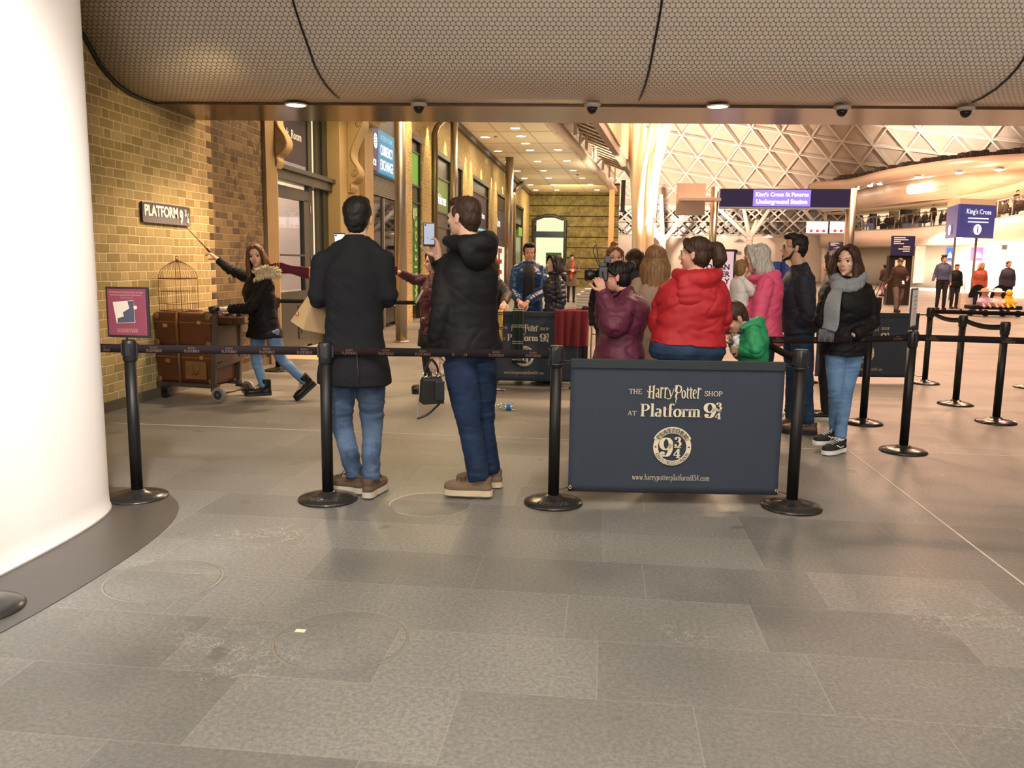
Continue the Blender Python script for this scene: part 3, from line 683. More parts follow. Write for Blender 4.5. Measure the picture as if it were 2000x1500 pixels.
# edge beam, dark glazed lattice below it
bm = MB(); bm.tube([shell(U0_+i, -.3) for i in range(0, 64)], .28, 8); struct(bm.build('trim_12', RIB))
dkl = mat('night_glazing', (.05, .035, .025), .25)
bm = MB(); bm.loft([[V((CCX+73*sin(u/RR), CCY+73*cos(u/RR), z)) for u in range(-8, 60, 2)] for z in (4.3, 7.5)], caps=False, closed=False); struct(bm.build('window_1', dkl, fix=False))
lat = thing('edge_truss', 'criss-cross truss of pale bars against dark glazing below the roof edge', 'truss', (0, 0, 0))
for nm, s in (('bars_rising', 1), ('bars_falling', -1)):
    bm = MB(); u = -7.0
    while u < 57:
        for R_, sh in ((71.6, 0), (70.2, .8)):
            a, b_ = (u+sh)/RR, (u+sh+2.9*s)/RR
            bm.tube([V((CCX+R_*sin(a), CCY+R_*cos(a), 4.5)), V((CCX+(R_-1.2)*sin(b_), CCY+(R_-1.2)*cos(b_), 7.2))], .09, 5)
        u += 2.1
    bm.build(nm, RIB, lat)['kind'] = 'stuff'
bm = MB()
for R_, z in ((71.6, 4.45), (70.2, 5.7), (69.4, 7.15)): bm.tube([V((CCX+R_*sin(u/RR), CCY+R_*cos(u/RR), z)) for u in range(-8, 60)], .07, 5)
bm.build('chords', RIB, lat)
# back wall below, with dark windows
bm = MB(); bm.loft([[V((CCX+72*sin(u/RR), CCY+72*cos(u/RR), z)) for u in range(-8, 60, 2)] for z in (0, 4.45)], caps=False, closed=False); struct(bm.build('wall_concourse', mat('pale_pink_wall', (.72, .60, .50), .6, var=.05, scale=.3), fix=False))
def farwin(px0, px1, py0, py1, i):
    p0, p1 = onY((px0), py1, 84.6), onY(px1, py0, 84.6); bm = MB(); bm.box((p0.x, 84.3, p0.z), (p1.x, 84.5, p1.z)); o = bm.build('window_%d' % i, mat('dark_window', (.015, .014, .016), .1)); struct(o)
for i, q in enumerate([(1192, 1219, 494, 512), (1224, 1240, 494, 512), (1270, 1283, 494, 514), (1285, 1300, 494, 514), (1408, 1440, 488, 494)]): farwin(q[0], q[1], q[2], q[3], i+2)
for px in (1199, 1281, 1323, 1413, 1501):
    p = onY(px, 463, 80); t = thing('pendant_lamp', 'white conical pendant lamp hanging far off in the concourse', 'lamp', p, 0, 'far conical pendant lamps')
    bm = MB(); bm.lathe([(.03, .25), (.45, 0), (.43, 0)], n=14); bm.build('shade', mat('lamp_shade', (.8, .75, .7), .5), t)
    bm = MB(); bm.lathe([(.001, -.02), (.4, -.02), (.4, .02)], n=14); bm.build('diffuser', LIT, t)
    bm = MB(); bm.tube([(0, 0, .2), (0, 0, 3.0)], .02, 4); bm.build('cord', BLACK, t)
# perimeter tree columns
def tree_col(px, D, ybase, yjoin, tops, label, r=.22):
    b = onY(px, yjoin, D); t = thing('branching_column', label, 'column', (b.x, D, 0))
    bm = MB(); bm.lathe([(r, 0), (r, b.z)], n=14); bm.build('trunk', RIB, t)
    bm = MB(); bm.lathe([(r*1.15, b.z-.15), (r*1.15, b.z+.05)], n=14); bm.build('collar', RIB, t)
    for (qx, qy) in tops:
        q = onY(qx, qy, D); bm = MB(); bm.tube([(0, 0, b.z), (q.x-b.x, 0, q.z)], [r*.75, r*.6], 10); bm.build('branch', RIB, t)
tree_col(1294, 76, 560, 473, [(1273, 435), (1291, 380), (1336, 420), (1260, 440)], 'branching column behind the funnel trunk, joint low', .3)
tree_col(1464, 78, 560, 466, [(1400, 404), (1452, 404), (1506, 404), (1478, 430)], 'branching column below the underground sign', .28)
tree_col(1612, 80, 560, 460, [(1565, 404), (1612, 400)], 'branching column at the balcony end', .25)
# the funnel: cluster of white trunks sweeping up
FD = 36.0
fn = thing('funnel_column', 'thick cluster of cream steel trunks sweeping up and outwards into the roof', 'column', (onY(1262, 560, FD).x, FD, 0))
def trunk(pts, r, dy=0):
    o = fn.location; q = [onY(px, py, FD+dy) for px, py in pts]; q = [V((a.x-o.x, dy+max(0, (a.z-3))*.15, max(0, a.z))) for a in q]
    bm = MB(); bm.tube(q, r, 14); bm.build('trunk', STEELF, fn)
STEELF = mat('cream_funnel_steel', (.80, .68, .48), .38, var=.03)
trunk([(1247, 610), (1247, 480), (1247, 330), (1247, 200), (1247, 60)], .24)
trunk([(1257, 610), (1257, 470), (1262, 330), (1290, 225), (1330, 60)], [.25, .25, .24, .2, .2], .6)
trunk([(1266, 610), (1267, 420), (1284, 320), (1318, 200), (1360, 60)], [.22, .22, .2, .17, .17], 1.0)
trunk([(1250, 610), (1253, 380), (1268, 290), (1290, 200), (1300, 60)], .14, 1.5)
trunk([(1240, 610), (1241, 420), (1236, 300), (1222, 200), (1205, 60)], .15, .9)
trunk([(1262, 610), (1270, 400), (1279, 300), (1300, 240), (1340, 130)], .13, -.4)
trunk([(1247, 610), (1250, 420), (1258, 330), (1272, 250), (1283, 200)], .11, -.6)
bm = MB()
for z, dz in ((3.4, .12),):
    o = fn.location; a, b_ = onY(1262, 440, FD), onY(1290, 235, FD)
    bm.tube([(a.x-o.x, -.3, a.z), (b_.x-o.x, -.3, b_.z)], .05, 6)
bm.build('light_tube', emit('white_uplight', (1, .95, .85), 3.5), fn)
bm = MB(); o = fn.location
for px in (1263, 1277):
    a = onY(px, 420, FD+2.5); b_ = onY(px+14 if px > 1270 else px-6, 218, FD+2.5); bm.bar((a.x-o.x, 2.6, a.z), (b_.x-o.x, 2.6, b_.z), .2, .2)
bm.build('light_panel', MAT['white_uplight'], fn)
lamp('SPOT', (fn.location.x+.9, FD-3.5, 1.0), 9000, (1, .83, .6), .3, aim=(fn.location.x, FD, 7), spot=60)
# tall narrow lit panel at the canopy corner (px 1216)
# ============================================================ BALCONY BLOCK ON THE RIGHT
def onplan(px, py, z): return onZ(px, py, z)
pl = [onplan(1600, 483, 3.2), onplan(1640, 482, 3.2), onplan(1678, 480, 3.2), onplan(1760, 478, 3.2), onplan(1848, 474, 3.2), onplan(1925, 469, 3.2), onplan(2000, 462, 3.2), onplan(2100, 452, 3.2)]
pl = [V((p.x, p.y, 0)) for p in pl]
def offp(pts, d):                                      # offset to the right / back
    out = []
    for i, p in enumerate(pts):
        t = (pts[min(i+1, len(pts)-1)]-pts[max(0, i-1)]).normalized(); out.append(p+V((-t.y, t.x, 0))*d)
    return out
print('plan', [tuple(round(c, 1) for c in p) for p in pl])
def smoothp(pts, n=6):
    out = []
    for i in range(len(pts)-1):
        p0, p1, p2, p3 = pts[max(i-1, 0)], pts[i], pts[i+1], pts[min(i+2, len(pts)-1)]
        for k in range(n):
            t = k/n; out.append(.5*((2*p1)+(p2-p0)*t+(2*p0-5*p1+4*p2-p3)*t*t+(3*p1-p0-3*p2+p3)*t**3))
    return out+[pts[-1]]
pls = smoothp(pl, 5)
plu = smoothp([V((p.x, p.y, 0)) for p in [onplan(*q, 6.2) for q in ((1596, 413), (1640, 411), (1678, 408), (1748, 397), (1850, 387), (1925, 382), (2000, 379), (2110, 374))]], 5)
UPB = ('wall_fascia', 'ceiling_balcony_roof', 'wall_roof_top')
def band(name, d0, z0, d1, z1, m, th=.15):
    P_L = plu if name in UPB else pls
    a, b_ = offp(P_L, d0), offp(P_L, d1); bm = MB()
    bm.loft([[p+V((0, 0, z0)) for p in a], [q+V((0, 0, z1)) for q in b_]], caps=False, closed=False, smooth=True)
    o = bm.build(name, m, fix=False); md = o.modifiers.new('s', 'SOLIDIFY'); md.thickness = th; md.offset = 0; struct(o); return o
band('wall_balcony', 0, 3.2, 0, 4.37, FASC); band('floor_balcony', 0, 4.3, 7, 4.3, FASC); band('ceiling_shops', 0, 3.25, 5, 3.25, CREAM)
band('wall_shops_lower', 4.0, 0, 4.0, 3.2, mat('bright_cream_wall', (.86, .78, .66), .5, var=.03, scale=.3))
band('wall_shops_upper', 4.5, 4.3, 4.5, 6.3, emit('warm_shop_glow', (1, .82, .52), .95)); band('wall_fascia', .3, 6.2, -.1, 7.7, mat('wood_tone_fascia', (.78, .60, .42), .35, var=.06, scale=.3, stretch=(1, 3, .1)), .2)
band('ceiling_balcony', .3, 6.2, 5, 6.25, CREAM)
# roof nose
a = offp(plu, -.6); bm = MB(); a = [a[0]+(a[0]-a[1])*1.5]+a
bm.tube([p+V((0, 0, 8.15)) for p in a], [.40]+[.52]*(len(a)-1), 14, flat=1.0); struct(bm.build('trim_13', mat('satin_nose', (.62, .46, .35), .25, metal=.2, var=.05)))
band('ceiling_balcony_roof', -.6, 8.0, .6, 7.7, STEELD); band('wall_roof_top', -.4, 8.5, 3, 8.7, STEELD)
bm = MB(); b_ = offp(plu, .2); rnd = random.Random(3)
for i in range(4, len(b_)-1):
    for k in range(4):
        p = b_[i].lerp(b_[i+1], k/4)+V((rnd.uniform(-.2, .2), 0, 8.65)); s = rnd.uniform(.15, .4); bm.box(p-V((s, s, .1)), p+V((s, s, rnd.uniform(.15, .5))))
tag(bm.build('rooftop_equipment', mat('dark_equipment', (.03, .022, .018), .5)), 'dark jumble of lighting equipment along the top of the balcony roof', 'equipment', kind='stuff')
for px, py in ((1632, 366), (1652, 361), (1673, 357), (1699, 353), (1718, 350), (1791, 342), (1870, 334), (1949, 324)):
    p = min(a, key=lambda q: abs(onY(px, py, q.y).x-q.x)); q = onY(px, py, p.y); t = thing('balcony_lamp', 'bright lamp studding the underside of the curved balcony roof', 'lamp', (q.x-.05, p.y-.35, 7.75), 0, 'lamps along the balcony roof edge')
    bm = MB(); bm.lathe([(.001, -.16), (.17, -.12), (.22, -.02)], n=12); bm.build('lens', emit('floodlamp', (1, .96, .88), 18), t); bm = MB(); bm.lathe([(.24, -.03), (.24, .02)], n=12); bm.build('rim', STEELD, t)
# balustrade
rl = thing('balustrade', 'glass balustrade with steel handrail along the curved balcony', 'railing', (0, 0, 0))
a = offp(pls, .08); bm = MB(); bm.tube([p+V((0, 0, 5.45)) for p in a], .035, 6); bm.build('handrail', STAIN, rl)
bm = MB(); bm.tube([p+V((0, 0, 4.42)) for p in a], .05, 6); bm.build('base_rail', STAIN, rl)
for p in a[::2]: bm = MB(); bm.tube([p+V((0, 0, 4.4)), p+V((0, 0, 5.45))], .03, 6); bm.build('post', STAIN, rl)
bm = MB(); bm.loft([[p+V((0, 0, z)) for p in a] for z in (4.45, 5.4)], caps=False, closed=False); bm.build('glass_panel', glass('balustrade_glass', (.96, .93, .9), .93), rl, fix=False)
# upstairs shop dividers, clock, sign
up = offp(pls, 3.6)
def at_px(pts, px, z):
    best = None
    for i in range(len(pts)-1):
        for k in range(12):
            p = pts[i].lerp(pts[i+1], k/12); v = V((p.x, p.y, z))-CAM; sx = 1000+FPX*v.dot(RT)/v.dot(FW)
            if best is None or abs(sx-px) < best[0]: best = (abs(sx-px), p, (pts[i+1]-pts[i]).normalized())
    return best[1], best[2]
for px, wd, m, lab in ((1704, .5, NAVY, 'navy pillar among the upstairs restaurants'), (1745, .7, STEELD, 'brown pillar left of the upstairs clock'), (1769, .9, mat('black_pillar', (.02, .015, .012), .4), 'black pillar carrying the round clock'), (1788, .4, STEELD, 'slim brown pillar right of the clock'), (1940, .8, mat('olive_screen', (.16, .14, .08), .5), 'olive screen at the right end of the balcony')):
    p, t = at_px(up, px, 5.2); bm = MB(); n_ = V((-t.y, t.x, 0)); bm.bar(p+V((0, 0, 4.3)), p+V((0, 0, 6.25)), wd, .4, t); tag(bm.build('pillar', m), lab, 'pillar')
p, t = at_px(offp(pls, 3.1), 1776, 5.5); ck = thing('round_clock', 'round white illuminated clock on the black upstairs pillar', 'clock', (p.x, p.y, 5.35))
bm = MB(); bm.lathe([(.40, 0), (.40, .1)], n=28); o = bm.build('rim', BLACK, ck); o.matrix_basis = plane_M(V((0, 0, 0)), (t.x*-1, -t.y, 0), (0, 0, 1))
bm = MB(); bm.lathe([(.001, .11), (.34, .11), (.34, .10)], n=28); o = bm.build('face', emit('clock_face', (1, .95, .85), 1.2), ck); o.matrix_basis = plane_M(V((0, 0, 0)), (t.x*-1, -t.y, 0), (0, 0, 1))
bm = MB(); bm.bar((0, 0, .12), (.0, .26, .12), .03, .01, (1, 0, 0)); bm.bar((0, 0, .12), (.15, .1, .12), .04, .01, (1, 0, 0)); o = bm.build('hands', BLACK, ck); o.matrix_basis = plane_M(V((0, 0, 0)), (t.x*-1, -t.y, 0), (0, 0, 1))
p, t = at_px(offp(plu, -.25), 1772, 6.8); tx = text('shop_sign_letters', 'CAFFE', .95, (p.x, p.y, 6.55), (-t.x*-1, t.y*1, 0), (0, 0, 1), emit('blazing_letters', (1, .97, .9), 6), bold=.03) if False else None
p, t = at_px(offp(plu, -.25), 1770, 7.0)
if t.y > 0: t = -t
tx = text('shop_sign', 'CAFFE', .85, (p.x, p.y, 6.75), t, (0, 0, 1), emit('blazing_letters', (1, .97, .9), 6), bold=.02, ext=.04); tag(tx, 'glowing white sign letters on the wood-toned fascia upstairs', 'sign')
bm = MB()
for (pa, pb, z) in ((1752, 1850, 6.72), (1752, 1850, 7.02), (1920, 1998, 6.9), (1920, 1998, 7.1)):
    q0, _ = at_px(offp(plu, -.12), pa, z); q1, _ = at_px(offp(plu, -.12), pb, z); bm.bar(q0+V((0, 0, z)), q1+V((0, 0, z)), .05, .03)
struct(bm.build('trim_14', FASC))
# bright pink advertising screens at the balcony's left end
for i, (x0, x1) in enumerate(((1574, 1617), (1620, 1652))):
    p0, p1 = onY(x0, 455, 73), onY(x1, 433, 73); bm = MB(); t = thing('advertising_screen', ('long white and pink screen at the far end of the balcony', 'short white screen beside the steel post')[i], 'screen', (p0.x, 73, p0.z))
    bm.box((0, -.1, 0), (p1.x-p0.x, 0, p1.z-p0.z)); bm.build('screen', emit('pink_white_screen', (1, .86, .88), 1.6), t)
    bm = MB(); bm.box((0, -.12, -.12), (p1.x-p0.x, .05, -.0)); bm.build('frame', STEELD, t)
    for k in range(3): bm = MB(); bm.ell((.4+k*.5, -.12, .18), (.14, .02, .12)); bm.build('red_mark', mat('red_mark', (.6, .08, .1), .5), t)
lamp('AREA', (22.5, 60, 2.9), 4500, (1, .86, .72), 4, aim=(27, 60, 0)); lamp('AREA', (23.0, 46, 2.9), 4500, (1, .86, .72), 4, aim=(28, 46, 0)); lamp('AREA', (22.3, 34, 2.9), 1500, (1, .88, .74), 3, aim=(24, 34, 0))
lamp('AREA', (14, 52, 1.2), 2600, PEACH, 6, aim=(22, 52, 6)); lamp('AREA', (23, 55, 6.0), 300, (1, .86, .7), 5, aim=(24, 55, 0))
# shops at ground level: dark entrance, posters
low = offp(pls, 3.7)
def poster(px0, px1, py0, py1, m, label, marks=None, cat='poster'):
    px = (px0+px1)/2; p, t = at_px(low, px, 2); t = -t if t.y > 0 else t
    a_, b_ = onY(px0, py1, p.y), onY(px1, py0, p.y); h = b_.z-a_.z; wd = abs((b_-a_).dot(RT)); tt = thing('lit_poster', label, cat, (p.x-.15, p.y, a_.z+h/2))
    ex = (RT-V((0, 0, RT.z))).normalized(); M_ = plane_M(V((0, 0, 0)), ex, (0, 0, 1))
    bm = MB(); bm.box((-wd/2, -h/2, -.05), (wd/2, h/2, 0)); bm.build('screen', m, tt, M=M_)
    bm = MB(); [bm.bar(q0, q1, .05, .06, (0, 0, 1)) for q0, q1 in (((-wd/2, -h/2, 0), (wd/2, -h/2, 0)), ((-wd/2, h/2, 0), (wd/2, h/2, 0)), ((-wd/2, -h/2, 0), (-wd/2, h/2, 0)), ((wd/2, -h/2, 0), (wd/2, h/2, 0)))]; bm.build('frame', STEELD, tt, M=M_)
    if marks: bm = MB(); bm.prism([(-wd*.28, -h*.25), (wd*.28, -h*.25), (wd*.22, h*.05), (wd*.1, h*.1), (0, h*.22), (-wd*.1, h*.1), (-wd*.22, h*.05)], (0, 0, .001), (1, 0, 0), (0, 1, 0), (0, 0, 1), .01); bm.build('white_motif', marks, tt, M=M_)
poster(1848, 1867, 484, 510, emit('blue_screen', (.02, .16, .75), 1.1), 'blue lit poster with a white motif', WHTE)
poster(1896, 1930, 483, 510, emit('magenta_screen', (.75, .12, .55), 1.1), 'magenta lit screen on the ground floor shop wall', WHTE)
poster(1785, 1814, 478, 553, mat('map_panel', (.8, .78, .66), .5, var=.25, scale=3), 'tall pale map panel between the wayfinding totem and the shops')
poster(1957, 1970, 478, 488, MAT['dark_window'], 'small dark screen near the right edge of the shop wall')
# hanging blue information cube
kx = onY(1893, 430, 40); kb = thing('information_sign', "blue prism sign lettered King's Cross with an information symbol", 'sign', (kx.x, 40, 0))
pts = {}
A_, B_, C_ = onY(1848, 430, 42.5), onY(1872, 430, 40), onY(1943, 430, 41)
zt, zb = onY(1893, 398, 40).z, onY(1893, 464, 40).z
def side(P, Q, m, nm):
    bm = MB(); P = V((P.x-kx.x, P.y-40, 0)); Q = V((Q.x-kx.x, Q.y-40, 0)); bm.quad(P+V((0, 0, zb)), Q+V((0, 0, zb)), Q+V((0, 0, zt)), P+V((0, 0, zt)))
    o = bm.build(nm, m, kb); md = o.modifiers.new('s', 'SOLIDIFY'); md.thickness = .06; return P, (Q-P)
BL = emit('blue_lit_vinyl', (.055, .05, .22), .8)
P, D1 = side(A_, B_, BL, 'left_face'); P2, D2 = side(B_, C_, BL, 'front_face')
bm = MB(); q = [V((X.x-kx.x, X.y-40, 0)) for X in (A_, B_, C_)]; q.append(q[0]+q[2]-q[1]); bm.add([p+V((0, 0, zt)) for p in q]+[p+V((0, 0, zt+.25)) for p in q], [(0, 1, 2, 3), (4, 5, 6, 7), (0, 1, 5, 4), (1, 2, 6, 5), (2, 3, 7, 6), (3, 0, 4, 7)]); bm.build('cap', mat('cream_cap', (.75, .6, .42), .5), kb)
nrm = D2.normalized().cross(V((0, 0, 1)))
text('lettering', "King's Cross", .30, P2+D2*.5+nrm*.08+V((0, 0, zt-.42)), D2, (0, 0, 1), WHTE, kb, 'CENTER', bold=.01)
bm = MB()
for dz in (.62, .78): bm.bar(P2+D2*.22+nrm*.08+V((0, 0, zt-dz)), P2+D2*.78+nrm*.08+V((0, 0, zt-dz)), .02, .05)
bm.build('text_lines', WHTE, kb)
bm = MB(); bm.lathe([(.001, 0), (.24, 0), (.24, .01), (.001, .01)], n=28); bm.build('symbol_disc', WHTE, kb, M=plane_M(P2+D2*.5+nrm*.075+V((0, 0, zb+.38)), D2, (0, 0, 1)))
text('symbol', 'i', .42, P2+D2*.5+nrm*.09+V((0, 0, zb+.24)), D2, (0, 0, 1), NAVY, kb, 'CENTER', bold=.03)
n1_ = D1.normalized().cross(V((0, 0, 1)))
bm = MB(); bm.lathe([(.001, 0), (.24, 0), (.24, .01), (.001, .01)], n=28); bm.build('symbol_disc', WHTE, kb, M=plane_M(P+D1*.5+n1_*.075+V((0, 0, zb+.38)), D1, (0, 0, 1)))
text('symbol', 'i', .42, P+D1*.5+n1_*.09+V((0, 0, zb+.24)), D1, (0, 0, 1), NAVY, kb, 'CENTER', bold=.03)
for dx in (.2, .8): bm = MB(); bm.tube([P2+D2*dx+V((0, 1.0, 0)), P2+D2*dx+V((0, 1.0, zt))], .06, 8); bm.build('post', STAIN, kb)
# wayfinding totems
def totem(px0, px1, py0, py1, D, pole, label):
    a_, b_ = onY(px0, py1, D), onY(px1, py0, D); wd = b_.x-a_.x; h = b_.z-a_.z; t = thing('wayfinding_sign', label, 'sign', ((a_.x+b_.x)/2, D, 0))
    bm = MB(); bm.box((-wd/2, -.06, a_.z), (wd/2, .06, b_.z)); bm.build('panel', NAVY, t)
    bm = MB(); [bm.box((-wd*.42, -.068, a_.z+h*z), (-wd*.42+wd*l, -.062, a_.z+h*(z+.05))) for z, l in ((.88, .5), (.78, .62), (.68, .3), (.58, .45))]
    [bm.box((wd*.3-wd*l, -.068, a_.z+h*z), (wd*.3, -.062, a_.z+h*(z+.05))) for z, l in ((.42, .3), (.31, .5), (.20, .3))]; bm.build('text_lines', WHT, t)
    if pole: bm = MB(); bm.box((-wd*.5, .07, 0), (wd*.5, .4, a_.z)); bm.build('body', mat('black_cabinet', (.02, .016, .014), .3), t); bm = MB(); bm.box((-wd*.25, .04, 1.0), (wd*.2, .07, 1.75)); bm.build('poster', mat('cream_poster', (.85, .8, .7), .5), t)
    else: bm = MB(); bm.tube([(0, .03, 0), (0, .03, a_.z)], .05, 8); bm.build('post', STAIN, t)
totem(1739, 1787, 461, 499, 34, True, 'tall navy wayfinding totem with a dark cabinet behind the man in brown')
totem(1618, 1650, 473, 490, 45, False, 'low navy wayfinding sign beside the teenage girl in the grey scarf')
# underground sign between steel posts
UD = 23.0; a_, b_ = onY(1408, 403, UD), onY(1653, 372, UD+.6)
us = thing('underground_sign', "long navy sign lettered King's Cross St Pancras Underground Station between steel posts", 'sign', ((a_.x+b_.x)/2, UD+.3, 0)); ox = us.location.x
wd = b_.x-a_.x; z0, z1 = a_.z, b_.z
bm = MB(); bm.box((-wd/2, -.12, z0), (wd/2, .12, z1)); bm.build('panel', NAVYE, us)
bm = MB(); bm.box((-wd/2, -.13, z0-.04), (wd/2, .13, z0)); bm.build('lower_lip', mat('pale_blue_lip', (.3, .4, .5), .4), us)
wl, wr = onY(1473, 390, UD).x-ox, onY(1586, 390, UD).x-ox
bm = MB(); bm.box((wl, -.14, z0+.02), (wr, -.12, z1-.03)); sc_ = bm.build('lit_screen', emit('violet_screen', (.30, .20, .85), 1.3), us)
text('lettering', "King's Cross St Pancras", .145, ((wl+wr)/2, -.145, z0+.28), (1, 0, 0), (0, 0, 1), emit('bright_white_text', (1, 1, 1), 2.2), sc_, 'CENTER', bold=.02)
text('lettering', 'Underground Station', .155, ((wl+wr)/2, -.145, z0+.09), (1, 0, 0), (0, 0, 1), MAT['bright_white_text'], sc_, 'CENTER', bold=.025)
for px, r, zt in ((1395, .10, z1+.05), (1663, .13, z1+.02)):
    q = onY(px, 400, UD+.3); bm = MB(); bm.lathe([(r, 0), (r, zt)], (q.x-ox, 0, 0), n=24); bm.build('post', STAIN, us)
a_, b_ = onY(1320, 420, UD), onY(1379, 358, UD)
wp = thing('speaker_panel', 'square pale panel with a shelf bracket beside the steel post', 'panel', (a_.x, UD, 0)); w_, h_ = b_.x-a_.x, b_.z-a_.z
bm = MB(); bm.box((0, 0, a_.z), (w_, .08, b_.z)); bm.build('board', mat('pale_pink_board', (.70, .56, .46), .5), wp)
bm = MB(); bm.box((.08, -.5, a_.z+h_*.42), (w_+.35, 0, a_.z+h_*.5)); bm.build('shelf', mat('shelf_metal', (.6, .5, .42), .4), wp); bm = MB(); bm.box((w_, 0, a_.z+h_*.42), (w_+.38, .06, a_.z+h_*.56)); bm.build('arm', MAT['shelf_metal'], wp)
# pink advertising board
AD = 18.0; a_, b_ = onY(1392, 640, AD), onY(1438, 487, AD)
ab = thing('advert_board', 'free-standing pink advertising board reading FOR AN behind the red jacket', 'poster', (a_.x-.3, AD, 0)); w_ = b_.x-a_.x+.3
bm = MB(); bm.box((0, -.04, 0), (w_, .08, b_.z)); bm.build('frame', BLACK, ab, bevel=.01); bm = MB(); bm.box((.03, -.05, .15), (w_-.05, -.04, b_.z-.05)); bm.build('poster', emit('pink_poster', (.85, .58, .62), .8), ab)
for k, s in enumerate(('FOR AN', 'ER', 'Y')): text('lettering', s, .155, (w_-.12, -.055, b_.z-.42-.15*k), (1, 0, 0), (0, 0, 1), BLACK, ab, 'RIGHT', bold=.03)
# blue arched chair backs far off behind the man in glasses
p = onY(1518, 520, 22); t = thing('blue_display', 'blue rounded display panel with a post behind the grey-haired woman', 'display', (p.x, 22, 0))
bm = MB(); bm.prism([(-.30, .5), (.33, .5), (.33, 1.35)]+[(.33*cos(a), 1.35+.22*sin(a)) for a in [pi*i/12 for i in range(1, 12)]]+[(-.30, 1.35)], (0, 0, 0), (1, 0, 0), (0, 0, 1), (0, 1, 0), .06); bm.build('panel', mat('royal_blue', (.02, .07, .4), .4), t)
bm = MB(); bm.box((.1, -.08, 0), (.18, -.02, 1.75)); bm.build('post', mat('deep_blue', (.015, .02, .18), .4), t); bm = MB(); bm.box((-.32, -.08, 0), (-.26, 0, 1.9)); bm.build('post', MAT['deep_blue'], t)
# dark louvre box & slim lit column at the corner of the canopy
p = onY(1204, 400, 49); bm = MB(); bm.box((p.x+.25, 49, 4.4), (onY(1212, 400, 49).x+.25, 49.4, 6.2)); tag(bm.build('louvre_box', BLACK), 'black slatted box beside the funnel column', 'box')
bm = MB(); q = onY(1195, 400, 48); bm.bar((q.x, 48, 0), (q.x, 48, 5.6), .3, .3, (0, 1, 0)); tag(bm.build('corner_post', mat('copper_lit_post', (.62, .36, .2), .5)), 'copper coloured post at the corner of the stone end wall', 'post')
# sculptural stack of white boxes on a table (left of photographer)
# ============================================================ PEOPLE
def remesh(bm, voxel, smooth=4, fac=.5):
    me = bm.mesh('t'); b2 = bmesh.new(); b2.from_mesh(me); bmesh.ops.recalc_face_normals(b2, faces=b2.faces); b2.to_mesh(me); b2.free()
    o = bpy.data.objects.new('t', me); COL.objects.link(o)
    m = o.modifiers.new('r', 'REMESH'); m.mode = 'VOXEL'; m.voxel_size = voxel; m.adaptivity = 0
    if smooth: s = o.modifiers.new('s', 'SMOOTH'); s.iterations = smooth; s.factor = fac
    out = eval_mesh(o); bpy.data.objects.remove(o); bpy.data.meshes.remove(me)
    out.polygons.foreach_set('use_smooth', [True]*len(out.polygons)); return out
def bez(pts, n=5):
    """smooth polyline through pts"""
    pts = [V(p) for p in pts]; out = []
    for i in range(len(pts)-1):
        p0, p1, p2, p3 = pts[max(i-1, 0)], pts[i], pts[i+1], pts[min(i+2, len(pts)-1)]
        for k in range(n):
            t = k/n; out.append(.5*((2*p1)+(p2-p0)*t+(2*p0-5*p1+4*p2-p3)*t*t+(3*p1-p0-3*p2+p3)*t**3))
    return out+[pts[-1]]
def lerps(vals, n=5):
    out = []
    for i in range(len(vals)-1): out += [vals[i]+(vals[i+1]-vals[i])*k/n for k in range(n)]
    return out+[vals[-1]]
def noi(v): return noise.noise(v)
def displace(me, fn):
    me.update(); nrm = [v.normal.copy() for v in me.vertices]
    for v, n in zip(me.vertices, nrm):
        d = fn(v.co, n)
        if d: v.co += n*d
    me.update()
def skin_mat(name, c):
    if name in MAT: return MAT[name]
    b = NB(name); n = b.noise(b.obj(), 30, 3); b.b.inputs['Subsurface Weight'].default_value = .12; b.b.inputs['Subsurface Radius'].default_value = (.012, .005, .003)
    b.b.inputs['Subsurface Scale'].default_value = 1.0
    MAT[name] = b.out(b.mix(n, tuple(x*.9 for x in c), tuple(min(1, x*1.08) for x in c)), .5, 0, .35); return b.m
SK = skin_mat('fair_skin', (.66, .40, .29)); SKT = skin_mat('tan_skin', (.50, .29, .19)); SKP = skin_mat('pink_skin', (.68, .36, .26))
LIPS = mat('lip_skin', (.46, .19, .15), .4, var=.05)
def hair_mat(name, a, b_, sc=(60, 60, 4)):
    if name in MAT: return MAT[name]
    b = NB(name); x = b.xyz(b.obj()); q = b.vec(b.f('MULTIPLY', x[0], sc[0]), b.f('MULTIPLY', x[1], sc[1]), b.f('MULTIPLY', x[2], sc[2])); n = b.noise(q, 1.5, 4, .6)
    b.bump(n, .003, .6); MAT[name] = b.out(b.mix(b.ramp(n, .3, .7), a, b_), .5, 0, .25); return b.m
HBLK = hair_mat('black_hair', (.004, .0035, .0035), (.014, .010, .008)); HDB = hair_mat('dark_brown_hair', (.018, .009, .005), (.06, .03, .018))
HBR = hair_mat('brown_hair', (.045, .020, .010), (.16, .075, .035)); HLB = hair_mat('light_brown_hair', (.10, .05, .02), (.30, .17, .075)); HGR = hair_mat('grey_hair', (.20, .18, .155), (.52, .48, .43)); HBL = hair_mat('blonde_hair', (.45, .28, .13), (.75, .55, .33))
HAUB = hair_mat('auburn_hair', (.10, .035, .014), (.28, .12, .05))
def cloth(name, c, rough=.75, sheen=0, bump=.25, bs=220, var=.12, scale=7, spec=None): return mat(name, c, rough, var=var, scale=scale, bump=bump, bscale=bs, bdist=.0015, sheen=sheen, spec=spec)
